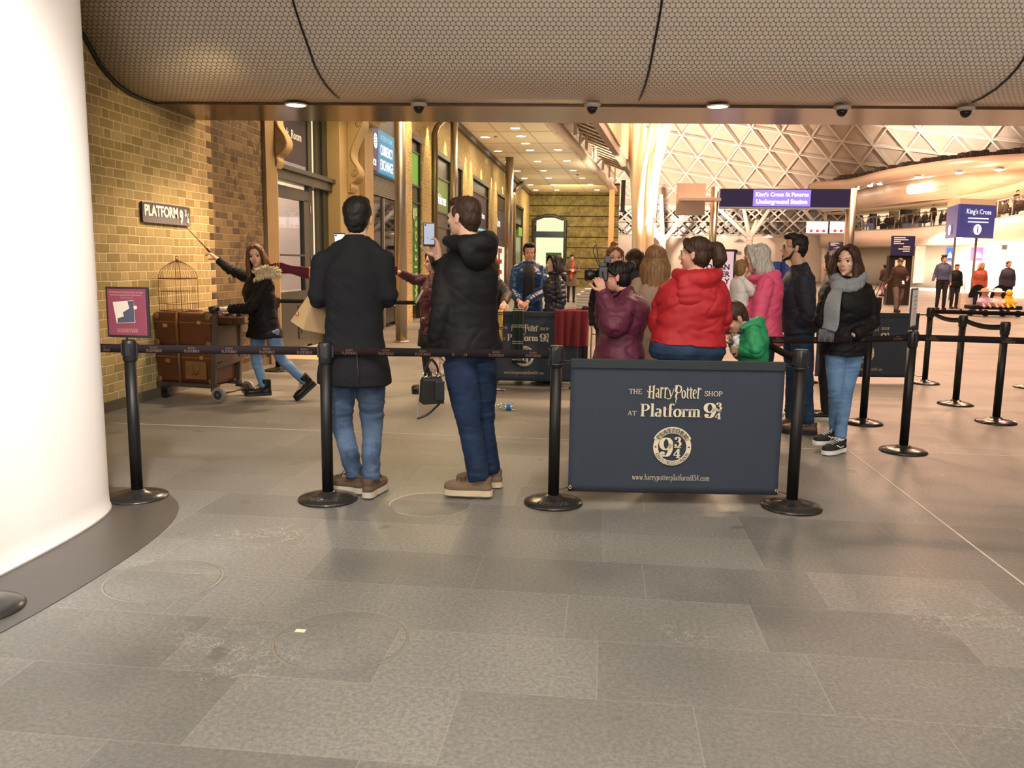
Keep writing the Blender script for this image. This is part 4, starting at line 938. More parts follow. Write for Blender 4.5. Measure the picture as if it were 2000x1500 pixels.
def denim(name, c, light, wash=0):
    if name in MAT: return MAT[name]
    b = NB(name); p = b.obj(); x = b.xyz(p); n = b.noise(p, 6, 4, .6); q = b.vec(b.f('MULTIPLY', x[0], 5), b.f('MULTIPLY', x[1], 5), b.f('MULTIPLY', x[2], 40)); m = b.noise(q, 1, 3)
    c1 = b.mix(b.ramp(n, .3, .7), c, light); c1 = b.mix(b.f('MULTIPLY', b.ramp(m, .5, .75), .45), c1, tuple(min(1, v*1.5) for v in light))
    if wash:
        g = b.f('SUBTRACT', 1, b.ramp(b.f('ABSOLUTE', b.f('SUBTRACT', x[2], .30)), .0, .2)); c1 = b.mix(b.f('MULTIPLY', g, b.f('MULTIPLY', b.ramp(n, .35, .6), .8)), c1, tuple(min(1, v*1.9) for v in light))
    b.bump(b.noise(p, 400, 2), .001, .3); MAT[name] = b.out(c1, .8, 0, .25); return b.m
class Human:
    def __init__(s, label, loc, rz, H=1.7, J=None, head=(0, 0, 0), wide=1.0, female=False, skin=SK, group=None, fine=True):
        s.H = H; s.k = H/1.7; k = s.k; s.w = wide; s.fem = female; s.skin = skin; s.fine = fine
        s.loc = V((loc[0], loc[1], loc[2] if len(loc) > 2 else 0))
        s.root = thing('person', label, 'person', s.loc, radians(rz), group); s.rz = radians(rz)
        s.inv = (Matrix.Translation(s.loc) @ Matrix.Rotation(s.rz, 4, 'Z')).inverted()
        sw = .142 if female else .163
        D = dict(pelvis=(0, 0, .93), waist=(0, 0, 1.06), chest=(0, 0, 1.25), neck=(0, -.015, 1.43), head=(0, .02, 1.575),
                 shR=(sw, -.01, 1.365), shL=(-sw, -.01, 1.365), elR=(sw+.06, -.04, 1.10), elL=(-sw-.06, -.04, 1.10), wrR=(sw+.06, .05, .86), wrL=(-sw-.06, .05, .86),
                 hipR=(.088, 0, .91), hipL=(-.088, 0, .91), knR=(.095, .02, .49), knL=(-.095, .02, .49), anR=(.10, -.02, .085), anL=(-.10, -.02, .085))
        s.J = {a: V(b)*k for a, b in D.items()}
        for a, b in (J or {}).items(): s.J[a] = (s.inv @ b) if isinstance(b, Vector) else V(b)*k
        s.hy, s.hp, s.hr = [radians(a) for a in head]
        R = Matrix.Rotation(s.hy, 4, 'Z') @ Matrix.Rotation(s.hp, 4, 'X') @ Matrix.Rotation(s.hr, 4, 'Y')
        s.hm = Matrix.Translation(s.J['head']) @ R @ Matrix.Scale(.98*k**.5 if H > 1.4 else .92, 4)
        s.parts = []
    def w2l(s, v): return s.inv @ v
    # --- torso rings along the spine
    def spine(s, stations, extra=0.0):
        J = s.J; P = [J['pelvis'], J['waist'], J['chest'], J['neck']]
        hx = (J['hipR']-J['hipL']).normalized(); sx = (J['shR']-J['shL']).normalized(); rings = []
        up0 = (P[1]-P[0]).normalized()
        for t, rx, ry, oy in stations:
            if t < 0: c = P[0]+(V((0, 0, t)) if not extra else V((0, 0, t))); f = 0; up = up0.lerp(V((0, 0, 1)), .7)
            else:
                i = min(2, int(t)); c = P[i].lerp(P[i+1], min(1.2, t-i)); f = min(1, t/2.2); up = (P[min(3, i+1)]-P[i]).normalized()
            x = hx.lerp(sx, f); x = (x-up*x.dot(up)).normalized(); y = up.cross(x); n = 24; ring = []
            for j in range(n):
                a = 2*pi*j/n; ca, sa = cos(a), sin(a); e = .85
                ring.append(c+y*oy*s.k+x*rx*s.w*s.k*math.copysign(abs(ca)**e, ca)+y*ry*s.w**.8*s.k*math.copysign(abs(sa)**e, sa))
            rings.append(ring)
        return rings
    def body(s, hands=None, smile=0, eyes=True, brow=None, voxel=.014):
        J = s.J; k = s.k; hm = s.hm; bm = MB(); f = s.fem
        bm.loft(s.spine([(-.06, .10, .08, 0), (0, .135, .095, -.01), (.5, .13, .09, 0), (1, .115 if f else .125, .085, 0), (1.5, .125, .095, .01), (2, .13, .10, .012), (2.5, .125, .085, 0), (3, .055, .055, 0)]))
        bm.tube([J['shL'], J['neck']-V((0, 0, .03)), J['shR']], [.045*k, .065*k, .045*k], 12)
        for S in 'RL':
            bm.tube([J['sh'+S], J['sh'+S].lerp(J['el'+S], .4), J['el'+S], J['el'+S].lerp(J['wr'+S], .3), J['wr'+S]], [.045*k, .042*k, .034*k, .034*k, .024*k], 12)
            bm.ell(J['sh'+S], (.046*k,)*3); bm.ell(J['el'+S], (.034*k,)*3, 10, 8)
            bm.tube([J['hip'+S], J['hip'+S].lerp(J['kn'+S], .35), J['kn'+S], J['kn'+S].lerp(J['an'+S], .3), J['an'+S]], [.078*k, .070*k, .045*k, .046*k, .030*k], 14)
            bm.ell(J['kn'+S], (.045*k,)*3, 10, 8)
        me = remesh(bm, voxel, 3)
        # head with face
        h = MB(); T = lambda p: hm @ V(p)
        def E(c, r): 
            o = MB(); o.ell(c, r, 20, 14); h.add([T(v) for v in o.v], o.f, True)
        def Tb(p, r, n=10):
            o = MB(); o.tube(p, r, n); h.add([T(v) for v in o.v], o.f, True)
        jw = .9 if f else 1.0
        E((0, -.012, .035), (.074, .094, .080)); E((0, .022, -.025), (.060, .068, .082)); E((0, .030, -.068), (.046*jw, .052, .042)); E((0, .070, -.098), (.017*jw, .016, .014))
        for q in (-1, 1):
            E((q*.036, .062, -.024-.002*smile), (.022, .018, .02)); E((q*.077, -.008, -.008), (.009, .017, .029)); E((q*.011, .096, -.035), (.008, .009, .007))
            E((q*.082, -.014, .004), (.006, .012, .018))
        Tb([(-.036, .078, .017), (-.014, .086, .020), (.014, .086, .020), (.036, .078, .017)], [.007, .0085, .0085, .007])
        Tb([(0, .086, .010), (0, .097, -.012), (0, .108, -.030)], [.0065, .0085, .0115])
        up = .006*smile
        Tb([(-.023-.004*smile, .079, -.059+up), (-.010, .089, -.0565), (.010, .089, -.0565), (.023+.004*smile, .079, -.059+up)], [.0025, .0045, .0045, .0025])
        Tb([(-.021-.004*smile, .079, -.061+up), (-.009, .088, -.067), (.009, .088, -.067), (.021+.004*smile, .079, -.061+up)], [.0025, .0052, .0052, .0025])
        nb = hm.inverted() @ J['neck']; nr = .050 if f else .058
        Tb([(0, -.022, -.03), (0, -.018+nb.y*.2, -.09), tuple(nb+V((0, 0, .02))), tuple(nb+V((0, 0, -.06)))], [nr, nr*.95, nr*1.1, nr*1.5], 16)
        hme = remesh(h, .0042 if s.fine else .008, 2, .5)
        inv = hm.inverted(); hme.materials.clear()
        li = []
        for p in hme.polygons:
            c = inv @ p.center; t = abs(c.x)/.026
            li.append(1 if (abs(c.x) < .025 and c.y > .0815 and -.0725-up*0 < c.z < -.0525+up*.5 and abs(c.z+.062) < .0115*(1.15-t*t)) else 0)
        ms = [me, hme]; mi = [[0]*len(me.polygons), li]
        for S, spec in (hands or {}).items():
            hh = s.hand(S, **spec); ms.append(hh); mi.append([0]*len(hh.polygons))
        vs, fs, idx = [], [], []
        for m_, ii in zip(ms, mi):
            o = len(vs); vs += [v.co.copy() for v in m_.vertices]; fs += [[i+o for i in p.vertices] for p in m_.polygons]; idx += ii
        out = bpy.data.meshes.new('body'); out.from_pydata(vs, [], fs); out.polygons.foreach_set('use_smooth', [True]*len(fs)); out.polygons.foreach_set('material_index', idx); out.update()
        for m_ in ms: bpy.data.meshes.remove(m_)
        link('body', out, [s.skin, LIPS], s.root)
        if eyes:
            EW = mat('eye_white', (.50, .45, .41), .3, var=.02); EI = mat('eye_iris', (.02, .012, .008), .1, var=.1)
            for q in (-1, 1):
                o = MB(); c = V((q*.031, .0695, .0)); o.ell((0, 0, 0), (.0128,)*3, 14, 10, Matrix.Rotation(-pi/2, 3, 'X')); n0 = len(o.f)
                vs = [hm @ (c+V(v)) for v in o.v]; me2 = bpy.data.meshes.new('eye'); me2.from_pydata(vs, [], o.f)
                me2.polygons.foreach_set('material_index', [1 if (sum((V(o.v[i]) for i in f_), V())/len(f_)).y > .0098 else 0 for f_ in o.f]); me2.polygons.foreach_set('use_smooth', [True]*n0)
                link('eye', me2, [EW, EI], s.root)
                lid = MB(); lid.tube([T((q*.031-.016, .0735, .001)), T((q*.031-.008, .0835, .0078)), T((q*.031+.006, .0835, .0082)), T((q*.031+.016, .0725, .001))], [.001, .0028, .0028, .001], 6); lid.build('eyelid', s.skin if not f else mat('dark_lash', (.05, .025, .02), .6), s.root)
                br = MB(); br.tube([T((q*.014, .0925, .0215)), T((q*.032, .0885, .0265)), T((q*.048, .0745, .0215))], [.0030, .0034, .0015], 6, flat=.6); br.build('eyebrow', brow or HDB, s.root)
        return s
    def hand(s, S, d=None, n=None, curl=.5, spread=.12, grip=0):
        """d fingers direction (local), n palm normal (towards which fingers close)"""
        J = s.J; k = s.k; w = J['wr'+S]; d = V(d).normalized() if d else (w-J['el'+S]).normalized(); n = V(n) if n else V((-1 if S == 'R' else 1, 0, 0)); n = (n-d*n.dot(d)).normalized(); a = d.cross(n)
        sgn = -1 if S == 'R' else 1                                  # thumb side
        th_ = a*sgn if True else a
        bm = MB()
        bm.tube([w-d*.03*k, w+d*.012*k], [.026*k, .026*k], 10)
        for i in range(5):
            q = (i-2)/2; bm.tube([w+th_*q*.012*k, w+d*.05*k+th_*q*.022*k, w+d*.088*k+th_*q*.028*k], [.016*k, .0155*k, .0125*k], 8)
        for i, (L, off) in enumerate(((.074, .030), (.082, .0105), (.076, -.010), (.060, -.029))):
            p = w+d*(.085-.004*abs(i-1.2))*k+th_*off*k; ang = curl*.5+i*.05*curl; spr = (off/.03)*spread; pts = [p]; rr = [.0098]
            dd = (d+th_*spr*.6).normalized()
            for j, fr in enumerate((.45, .31, .24)):
                v = dd*cos(ang)+n*sin(ang); p = p+v*L*fr*k; pts.append(p); ang += curl*(.95 if j == 0 else .7); rr.append((.0088, .0078, .0062)[j])
            bm.tube(pts, [r*k for r in rr], 8)
            for p_, r_ in zip(pts, rr): bm.ell(p_, (r_*k,)*3, 8, 6)
        p = w+d*.022*k+th_*.024*k; v = (d*.62+th_*(.75-grip*.35)+n*(.25+grip*.6)).normalized(); q1 = p+v*.042*k; v2 = (d*.85+th_*(.25-grip*.3)+n*(.25+grip*.5)).normalized(); q2 = q1+v2*.032*k; q3 = q2+(v2+n*.25*curl).normalized()*.024*k
        bm.tube([p, q1, q2, q3], [.014*k, .0115*k, .0098*k, .0072*k], 8); bm.ell(q3, (.0078*k,)*3, 8, 6)
        return remesh(bm, .0032*k if s.fine else .007, 2, .5)
    def armcoord(s, co):
        """(is arm, distance along the arm)"""
        best = (9, 0, 0)
        for S in 'RL':
            L0 = 0
            for a, b in (('sh'+S, 'el'+S), ('el'+S, 'wr'+S)):
                A, B = s.J[a], s.J[b]; d = B-A; L = d.length; t = max(0, min(1, (co-A).dot(d)/(L*L))); r = (co-A-d*t).length
                if r < best[0]: best = (r, L0+t*L, 1 if a[0] == 's' else 2)
                L0 += L
        return best
    def jacket(s, m, hem=-.10, flare=1.0, loose=1.0, arm=1.0, quilt=0, wr=.006, voxel=.010, neckz=3.0, collar=.045, name='jacket', bust=0, cuffs=None, thick=1.0, parts=('R', 'L'), waist=1.0, shortcuff=0):
        J = s.J; k = s.k; lo = loose; f = s.fem; bm = MB(); l1 = .022*lo
        st = [(hem, (.160+l1)*flare, (.118+l1)*flare, -.01), (hem*.5, (.160+l1)*(1+(flare-1)*.6), (.118+l1)*(1+(flare-1)*.6), -.01), (0, .156+l1, .115+l1, -.01), (.5, (.145+l1)*waist, (.105+l1)*waist, 0), (1, ((.130 if f else .142)+l1)*waist, (.10+l1)*waist, .0), (1.5, .140+l1, .112+l1+bust*.5, .008), (2, .146+l1, .118+l1+bust, .008), (2.4, .138+l1, .108+l1, .0), (2.7, .098+l1, .088+l1, -.005), (neckz, .078, .075, -.005)]
        bm.loft(s.spine(st))
        nk = J['neck']; up = (s.J['head']-nk).normalized()
        bm.tube([J['shL'], nk.lerp((J['shL']+J['shR'])/2, .55)+V((0, 0, .015)), J['shR']], [.052*k*thick, .068*k, .052*k*thick], 14)
        for S in 'RL': bm.tube([nk+V((0, 0, -.012*k)), nk.lerp(J['sh'+S], .5)+V((0, 0, .008*k)), J['sh'+S]+V((0, 0, -.004*k))], [.078*k, .066*k, .055*k*thick], 14)
        for S in parts:
            sh, el, wr_ = J['sh'+S], J['el'+S], J['wr'+S]; fw = (wr_-el).normalized()
            pts = bez([sh, sh.lerp(el, .5), el, el.lerp(wr_, .5), wr_-fw*(.005+shortcuff)], 4); rr = lerps([.063*thick, .063*arm, .055*arm, .050*arm, .042*arm], 4)
            bm.tube(pts, [r*k for r in rr], 16); bm.ell(sh, (.064*k*thick,)*3, 14, 10); bm.ell(el, (.055*k*arm,)*3, 12, 8)
        if collar: bm.tube([nk-up*.03, nk+up*collar], [.082*k, .072*k], 18)
        me = remesh(bm, voxel*k, 3)
        q = s.noff = random.uniform(0, 50); s.hemz = hem
        el = [J['elR'], J['elL']]
        def fn(co, n):
            ac = s.armcoord(co); isarm = ac[0] < .10*k*max(1, arm)
            d = wr*noi(V((co.x*5+q, co.y*5, co.z*11)))+wr*.6*noi(V((co.x*13, co.y*13+q, co.z*24)))
            zz = co.z+co.x*.6*math.copysign(1, noi(V((q, co.z*2, 0)))); r_ = 1-abs(noi(V((co.x*3.5+q, co.y*3.5, zz*9)))*2); d -= wr*.9*max(0, r_)**6
            if isarm:
                for e in el:
                    g = exp(-((co-e).length/.09)**2)
                    if g > .05: d += wr*1.5*g*sin(ac[1]*95+q)*(.5+noi(co*9))
                g = max(0, (ac[1]-.42*k)/.12); d += wr*.8*min(1, g)*sin(ac[1]*110)
            if quilt:
                c = ac[1] if isarm else co.z; x = (c/quilt[0]) % 1; d += quilt[1]*(abs(sin(pi*x))**.5-.75)+quilt[1]*.25*noi(co*25)
            return d
        displace(me, fn)
        o = link(name, me, m, s.root); return o
    def hood(s, m, size=1.0, drop=.03, parent=None, name='hood', fur=None, back=.15, bag=.16, furpts=None):
        """hood lying on the upper back"""
        J = s.J; k = s.k; nk = J['neck']; bm = MB()
        ax = (J['shR']-J['shL']).normalized(); up = (nk-J['chest']).normalized(); bk = -(up.cross(ax)).normalized()
        pts = []
        for i in range(17):
            a = pi*(-.12+1.24*i/16); sa = max(-.4, sin(a)); pts.append(nk+(ax*cos(a)*.098*size+bk*(sa*back*size-.035)+up*(.035-.03*max(0, sa)-drop))*k)
        bm.tube(pts, [(.022+.030*max(0, sin(pi*i/16)))*size*k for i in range(17)], 12)
        for i in range(7): t = i/6; bm.ell(nk+bk*(back*.62+.045*sin(pi*t*.8)-.05*t)*k*size-up*(drop+.0+bag*t*size)*k, ((.118-.070*t*t)*size*k, .046*size*k, .045*size*k), 16, 10)
        me = remesh(bm, .009, 4); q = random.uniform(0, 9)
        displace(me, lambda co, n: .006*noi(V((co.x*9+q, co.y*9, co.z*9)))+.004*noi(co*22))
        o = link(name, me, m, parent or s.root)
        if fur:
            if furpts: pts = bez([s.inv @ p for p in furpts], 4)[:17]
            fb = MB(); rnd = random.Random(5); nn_ = len(pts)-1
            for i in range(520):
                j = rnd.random()*nn_; a = int(min(nn_-1, j)); p = pts[a].lerp(pts[a+1], j-a); an = rnd.uniform(0, 2*pi); out = (ax*cos(an)*.3+bk*abs(cos(an))*.9+up*sin(an)*.9).normalized()
                p = p+out*.03*k; v = (out+V((rnd.uniform(-.6, .6), rnd.uniform(-.6, .6), rnd.uniform(-.6, .6)))).normalized(); L = rnd.uniform(.03, .055)
                fb.tube([p, p+v*L*.6, p+v*L+V((0, 0, -.008))], [.0055, .0035, .0006], 5)
            fb.build('fur_trim', fur, o, fix=False)
        return o
    def pants(s, m, loose=1.0, wr=.006, voxel=.010, name='jeans', cuff=1.0, crop=0, tops=True):
        J = s.J; k = s.k; lo = loose; bm = MB()
        if tops: bm.loft(s.spine([(-.10, .145*lo, .100*lo, -.01), (-.05, .158*lo, .115*lo, -.012), (0, .155*lo, .113*lo, -.012), (.4, .142, .100, 0), (.8, .132, .094, 0)]))
        for S in 'RL':
            h, n, a = J['hip'+S], J['kn'+S], J['an'+S]; ad = (a-n).normalized(); e = a-ad*crop
            pts = bez([h+V((0, 0, -.01)), h.lerp(n, .5), n, n.lerp(e, .4), e], 5); rr = lerps([.10*lo, .088*lo, .066*lo, .062*lo*(.9+.1*cuff), .050*lo*cuff], 5)
            bm.tube(pts, [r*k*min(1.25, .5+.5*s.w) for r in rr], 18); bm.ell(n, (.064*k*lo,)*3, 12, 8)
        me = remesh(bm, voxel*k, 3); q = random.uniform(0, 40)
        def fn(co, n):
            z = co.z/k; g = exp(-((z-.46)/.09)**2)+1.3*exp(-((z-.13)/.09)**2)+.5*exp(-((z-.84)/.06)**2)
            d = wr*.5*noi(V((co.x*8+q, co.y*8, co.z*10)))+wr*.35*noi(V((co.x*20, co.y*20+q, co.z*40)))
            s_ = noi(V((co.x*4+q, co.y*4, co.z*16+.5*sin(co.x*20)))); d += wr*1.0*g*(1-2*abs(s_)**.7)*(.7); d += wr*.5*g*noi(V((co.x*7, co.y*7, co.z*60+q)))
            return d
        displace(me, fn); return link(name, me, m, s.root)
    def shoe(s, S, style, m, sole_m, yaw=0, pitch=0, lace=None, size=1.0):
        J = s.J; k = s.k*size; a = J['an'+S]; R = Matrix.Rotation(radians(yaw), 4, 'Z') @ Matrix.Rotation(radians(pitch), 4, 'X')
        T = Matrix.Translation(a) @ R @ Matrix.Translation(V((0, 0, -.085*s.k))) @ Matrix.Scale(k, 4)
        def outline(g=0):
            pts = [(0, .205), (.03, .195), (.048, .16), (.052, .12), (.044, .05), (.036, 0), (.037, -.04), (.025, -.068), (0, -.076)]
            pts += [(-x*.92, y) for x, y in reversed(pts[1:-1])]; c = (0, .06); return [(x*(1+g/.05), c[1]+(y-c[1])*(1+g/.14)) for x, y in pts]
        o = MB(); base = .028
        secs = [(base, 0), (.05, .001), (.068, -.006)]
        rings = [[V((x, y, z)) for x, y in bez2(outline(g))] for z, g in secs]
        n = len(rings[0])
        top = []
        for (z0, fy, sx) in ((.082, .62, .86), (.098, .42, .78)): top.append([V((p.x*sx, -.07+(p.y+.07)*fy, z0 if p.y < .05 else z0-.012)) for p in rings[0]])
        hi = {'boot': .175, 'mid': .14, 'low': .105}[style]
        for i, z in enumerate([.108+(hi-.108)*j/3 for j in range(4)]): top.append([V((cos(2*pi*j/n+pi/2)*-.043, -.022+.052*sin(2*pi*j/n+pi/2), z)) for j in range(n)])
        # reorder ankle rings so that they start at the toe like the outline
        o.loft(rings+top, True, True)
        o.ell((0, .135, .052), (.043, .066, .032), 16, 10)
        me = remesh(o, .0055, 3); displace(me, lambda co, n_: .0012*noi(co*60)); me.transform(T)
        sh = link('shoe', me, m, s.root)
        b = MB()
        for z0, z1, g in (((0, .018, .002), (.018, .032, .0035)) if style != 'low' else ((0, .033, .0035),)): b.prism([(p.x, p.y) for p in [V((*q_, 0)) for q_ in bez2(outline(g))]], (0, 0, z0), (1, 0, 0), (0, 1, 0), (0, 0, 1), z1-z0)
        if style in ('boot', 'mid'): b.box((-.033, -.07, -.0), (.033, -.0, .02))
        b.v = [tuple(T @ V(v)) for v in b.v]; b.build('sole', sole_m, sh)
        if lace:
            c = MB()
            for i in range(5): t = i/4; y = .125-.085*t; z = .083+.028*t+(0 if style == 'low' else .01*t); c.tube([T @ V((-.024, y, z-.006)), T @ V((0, y+.006, z+.004)), T @ V((.024, y, z-.006))], .003, 5)
            for q in (-1, 1): c.tube([T @ V((0, .045, .118)), T @ V((q*.03, .06, .125)), T @ V((q*.038, .075, .095))], .0028, 5)
            c.build('laces', lace, sh)
        return sh, T
    def hair(s, m, style='short', length=.3, name='hair', seed=0, top=0, vol=1.0, front=0):
        hm = s.hm; bm = MB(); rnd = random.Random(seed)
        def E(c, r, rot=None): o = MB(); o.ell(c, r, 24, 16, rot); bm.add([hm @ V(v) for v in o.v], o.f, True)
        def Tb(p, r, n=10, flat=1): o = MB(); o.tube(bez(p, 4), lerps(r, 4), n, flat=flat); bm.add([hm @ V(v) for v in o.v], o.f, True)
        v = vol
        if style == 'short':
            E((0, -.026, .045), (.080*v, .092, .082*v)); E((0, -.050, .0), (.074, .066, .075)); E((0, .030, .085+top), (.064*v, .062, .036+top*.3)); E((0, -.058, -.045), (.056, .042, .045))
            for q in (-1, 1): E((q*.070, .012, .030), (.013, .022, .035))
        else:
            E((0, -.024, .045), (.082*v, .096*v, .083*v)); E((0, -.045, -.01), (.078*v, .072*v, .085))
            if style in ('long', 'bob', 'straight', 'curtain'):
                Lh = length; n_ = 15
                for i in range(n_):
                    a = pi*(-.06+1.12*i/(n_-1)); x = cos(a); y = -sin(a)
                    p0 = (x*.068, y*.07-.01, .05); p1 = (x*.088*v, y*.088-.012, -.03); p2 = (x*(.098 if style != 'bob' else .10)*v, y*.098-.025, -.10); p3 = (x*.085*v, y*.085-.04, -.10-Lh)
                    if style == 'bob': p3 = (x*.082, y*.09-.02, -.10-Lh)
                    Tb([p0, p1, p2, p3], [.022, .028, .030, .012 if style != 'bob' else .022], 8)
                Tb([(0, -.08, .02), (0, -.105, -.08), (0, -.09, -.09-Lh)], [.06, .075, .045], 14, .5)
                for q in (-1, 1): Tb([(q*.012, .055, .112), (q*.055, .062, .075), (q*.079, .045, .0), (q*.086, .02, -.08)], [.016, .020, .018, .018], 8)
            else:
                for q in (-1, 1): Tb([(q*.01, .058, .108), (q*.055, .055, .075), (q*.074, .02, .03), (q*.062, -.05, .0)], [.014, .018, .016, .016], 8)
            if front:
                for q in (-1, 1):
                    for dx in (0, .02): Tb([(q*(.074-dx*.3), .02+dx, .03), (q*.086, .02+dx, -.07), (q*(.100-dx), .035+dx, -.10-front*.4), (q*(.098-dx), .055+dx, -.10-front)], [.018, .024, .022, .010], 8)
            if style == 'bun': E((0, -.115, .075), (.044, .038, .044)); E((0, -.085, .06), (.03, .03, .03))
            if style == 'topbun': E((0, -.03, .135), (.04, .04, .034))
            if style == 'pony': E((0, -.10, .05), (.024, .02, .024)); Tb([(0, -.10, .05), (0, -.155, .045), (.0, -.175, -.03), (0, -.15, -.06-length)], [.026, .048, .055, .02], 12)
            if style == 'halfup': E((0, -.055, .122), (.036, .034, .022))
        me = remesh(bm, .006 if s.fine else .010, 3); inv = hm.inverted(); q = seed*3.1
        def fn(co, n):
            p = inv @ co
            if style == 'short': return .0035*noi(V((p.x*60+q, p.y*60, p.z*25)))+.002*noi(p*110)
            a = atan2(p.x, p.y+.02); return .0055*noi(V((a*9+q, p.z*5, 0)))+.0045*noi(V((a*24+q, p.z*7, 3)))+.0022*noi(V((a*60, p.z*12, 7)))
        displace(me, fn); return link(name, me, m, s.root)
    def glasses(s, m=None, lens=True):
        hm = s.hm; t = MB(); m = m or BLACK
        for q in (-1, 1):
            t.tube([hm @ V((q*.032+.021*cos(a), .094-.006*abs(cos(a)), .0+.016*sin(a))) for a in [2*pi*i/16 for i in range(17)]], .0018, 5)
            t.tube([hm @ V((q*.053, .090, .004)), hm @ V((q*.076, .06, .006)), hm @ V((q*.082, -.01, .004))], .0018, 5)
        t.tube([hm @ V((-.011, .096, .004)), hm @ V((.011, .096, .004))], .0018, 5); o = t.build('glasses', m, s.root); return o
    def tube_part(s, name, pts, r, m, n=10, flat=1.0, voxel=0, parent=None):
        bm = MB(); bm.tube(bez(pts, 5), lerps(r, 5) if isinstance(r, (list, tuple)) else r, n, flat=flat); return bm.build(name, m, parent or s.root)
def bez2(pts, n=3):
    P = [V((x, y, 0)) for x, y in pts]; m = len(P); out = []
    for i in range(m):
        p0, p1, p2, p3 = P[i-1], P[i], P[(i+1) % m], P[(i+2) % m]
        for k in range(n):
            t = k/n; q = .5*((2*p1)+(p2-p0)*t+(2*p0-5*p1+4*p2-p3)*t*t+(3*p1-p0-3*p2+p3)*t**3); out.append((q.x, q.y))
    return out
# ---------------------------------------------------------- the crowd
W = lambda px, py, y: onY(px, py, y)
JL = denim('washed_jeans', (.022, .038, .075), (.058, .092, .15), 1); JD = denim('indigo_jeans', (.005, .012, .034), (.014, .032, .078)); JB = denim('light_blue_jeans', (.075, .15, .29), (.15, .26, .43)); JM = denim('mid_blue_jeans', (.010, .022, .052), (.024, .052, .11))
BLKC = cloth('black_parka_cloth', (.006, .006, .0072), .65, spec=.22); DKGREY = cloth('charcoal_wool', (.0145, .015, .0175), .95, spec=.1, bump=.4, bs=300)
MAR = cloth('maroon_staff_cloth', (.060, .009, .020), .65); MAR2 = cloth('plum_parka_cloth', (.115, .018, .048), .6); RED = cloth('red_jacket_cloth', (.38, .006, .014), .65); PINK = cloth('pink_jacket_cloth', (.58, .065, .15), .65)
NAVYC = cloth('navy_cloth', (.008, .011, .022), .75); GRN = cloth('green_jacket_cloth', (.008, .21, .075), .6); OLV = cloth('olive_puffer_cloth', (.022, .022, .012), .55); PUF = cloth('blue_puffer_cloth', (.012, .055, .15), .35); PUFD = cloth('ink_puffer_cloth', (.010, .012, .022), .4)
GREYS = cloth('grey_knit', (.20, .215, .235), .95, bump=.6, bs=160); TAN = cloth('tan_coat_cloth', (.36, .24, .17), .8); BRNC = cloth('brown_coat_cloth', (.035, .018, .012), .8); BLKL = mat('black_leather', (.007, .0065, .0065), .38, spec=.35); BLKT = cloth('black_trouser_cloth', (.010, .010, .012), .85)
# 1 the woman posing with the wand
Y0 = 8.22
P = Human('person pushing the luggage trolley, pointing a wand, in black fur-hooded parka', (-3.27, Y0), 125, 1.63, female=True, head=(66, -4, 6), J=dict(
    pelvis=W(515, 640, Y0), waist=W(512, 605, Y0), chest=W(507, 566, Y0), neck=W(503, 533, Y0), head=W(500, 500, Y0-.02), shR=W(492, 546, Y0+.13), shL=W(520, 550, Y0-.12),
    elR=W(457, 530, Y0+.17), wrR=W(424, 506, Y0+.15), elL=W(488, 602, Y0-.22), wrL=W(447, 604, Y0-.10),
    hipR=W(506, 645, Y0+.07), hipL=W(530, 645, Y0-.07), knR=W(500, 700, Y0+.0), anR=W(516, 757, Y0-.05), knL=W(549, 700, Y0-.03), anL=W(598, 748, Y0+.02)))
inv3 = P.inv.to_3x3()
P.body(hands={'R': dict(d=inv3 @ V((-.8, 0, .65)), n=(0, .2, -1), curl=.75, grip=1), 'L': dict(d=inv3 @ V((-1, .1, .0)), n=(0, 0, -1), curl=1.1)}, smile=1)
P.pants(JB, .86, wr=.005); j = P.jacket(BLKC, hem=-.10, flare=1.22, loose=1.45, arm=1.05, wr=.009, bust=.015, collar=.03)
P.hood(BLKC, 1.0, back=.14, furpts=[W(494, 539, Y0-.15), W(503, 534, Y0-.20), W(516, 530, Y0-.21), W(530, 531, Y0-.19), W(541, 534, Y0-.12), W(546, 538, Y0-.02)], fur=mat('cream_fur', (.68, .56, .36), .9, var=.2, scale=40), parent=j)
for S, yw, pt in (('R', -4, 0), ('L', 2, -38)): P.shoe(S, 'boot', BLKL, mat('black_rubber', (.015, .015, .015), .6), yw, pt, lace=BLACK)
P.hair(HBR, 'curtain', .16, seed=2, front=.16); POSER = P
# wand
a, b_ = W(405, 487, Y0+.15), W(362, 442, Y0+.02); bm = MB(); bm.tube([a+(a-b_)*.12, a, a.lerp(b_, .3), b_], [.009, .008, .006, .003], 8); t = bm.build('wand', mat('dark_wand_wood', (.09, .035, .015), .4)); tag(t, 'thin brown wand in the raised hand of the posing person', 'wand')
bm = MB(); bm.tube([a+(a-b_)*.12, a+(b_-a)*.05], [.011, .010], 8); bm.build('grip', BLKL, t)
# striped scarf streaming out to the member of staff
SCARF = NB('maroon_gold_striped_scarf'); x = SCARF.xyz(SCARF.pos()); f_ = SCARF.f('FRACT', SCARF.f('DIVIDE', SCARF.f('ADD', x[0], .06), .30))
g_ = SCARF.f('MAXIMUM', SCARF.f('MULTIPLY', SCARF.f('GREATER_THAN', f_, .0), SCARF.f('LESS_THAN', f_, .035)), SCARF.f('MULTIPLY', SCARF.f('GREATER_THAN', f_, .09), SCARF.f('LESS_THAN', f_, .125)))
SCARF.bump(SCARF.noise(SCARF.pos(), 150, 2), .002, .5); SCARF = SCARF.out(SCARF.mix(g_, (.10, .008, .018), (.62, .32, .08)), .9)
pts = bez([W(505, 530, Y0+.04), W(518, 527, Y0+.10), W(532, 523, Y0+.10), W(560, 525, 8.3), W(610, 534, 8.45), W(680, 534, 8.65), W(740, 530, 8.8), W(776, 528, 8.88)], 6)
bm = MB(); rings = []
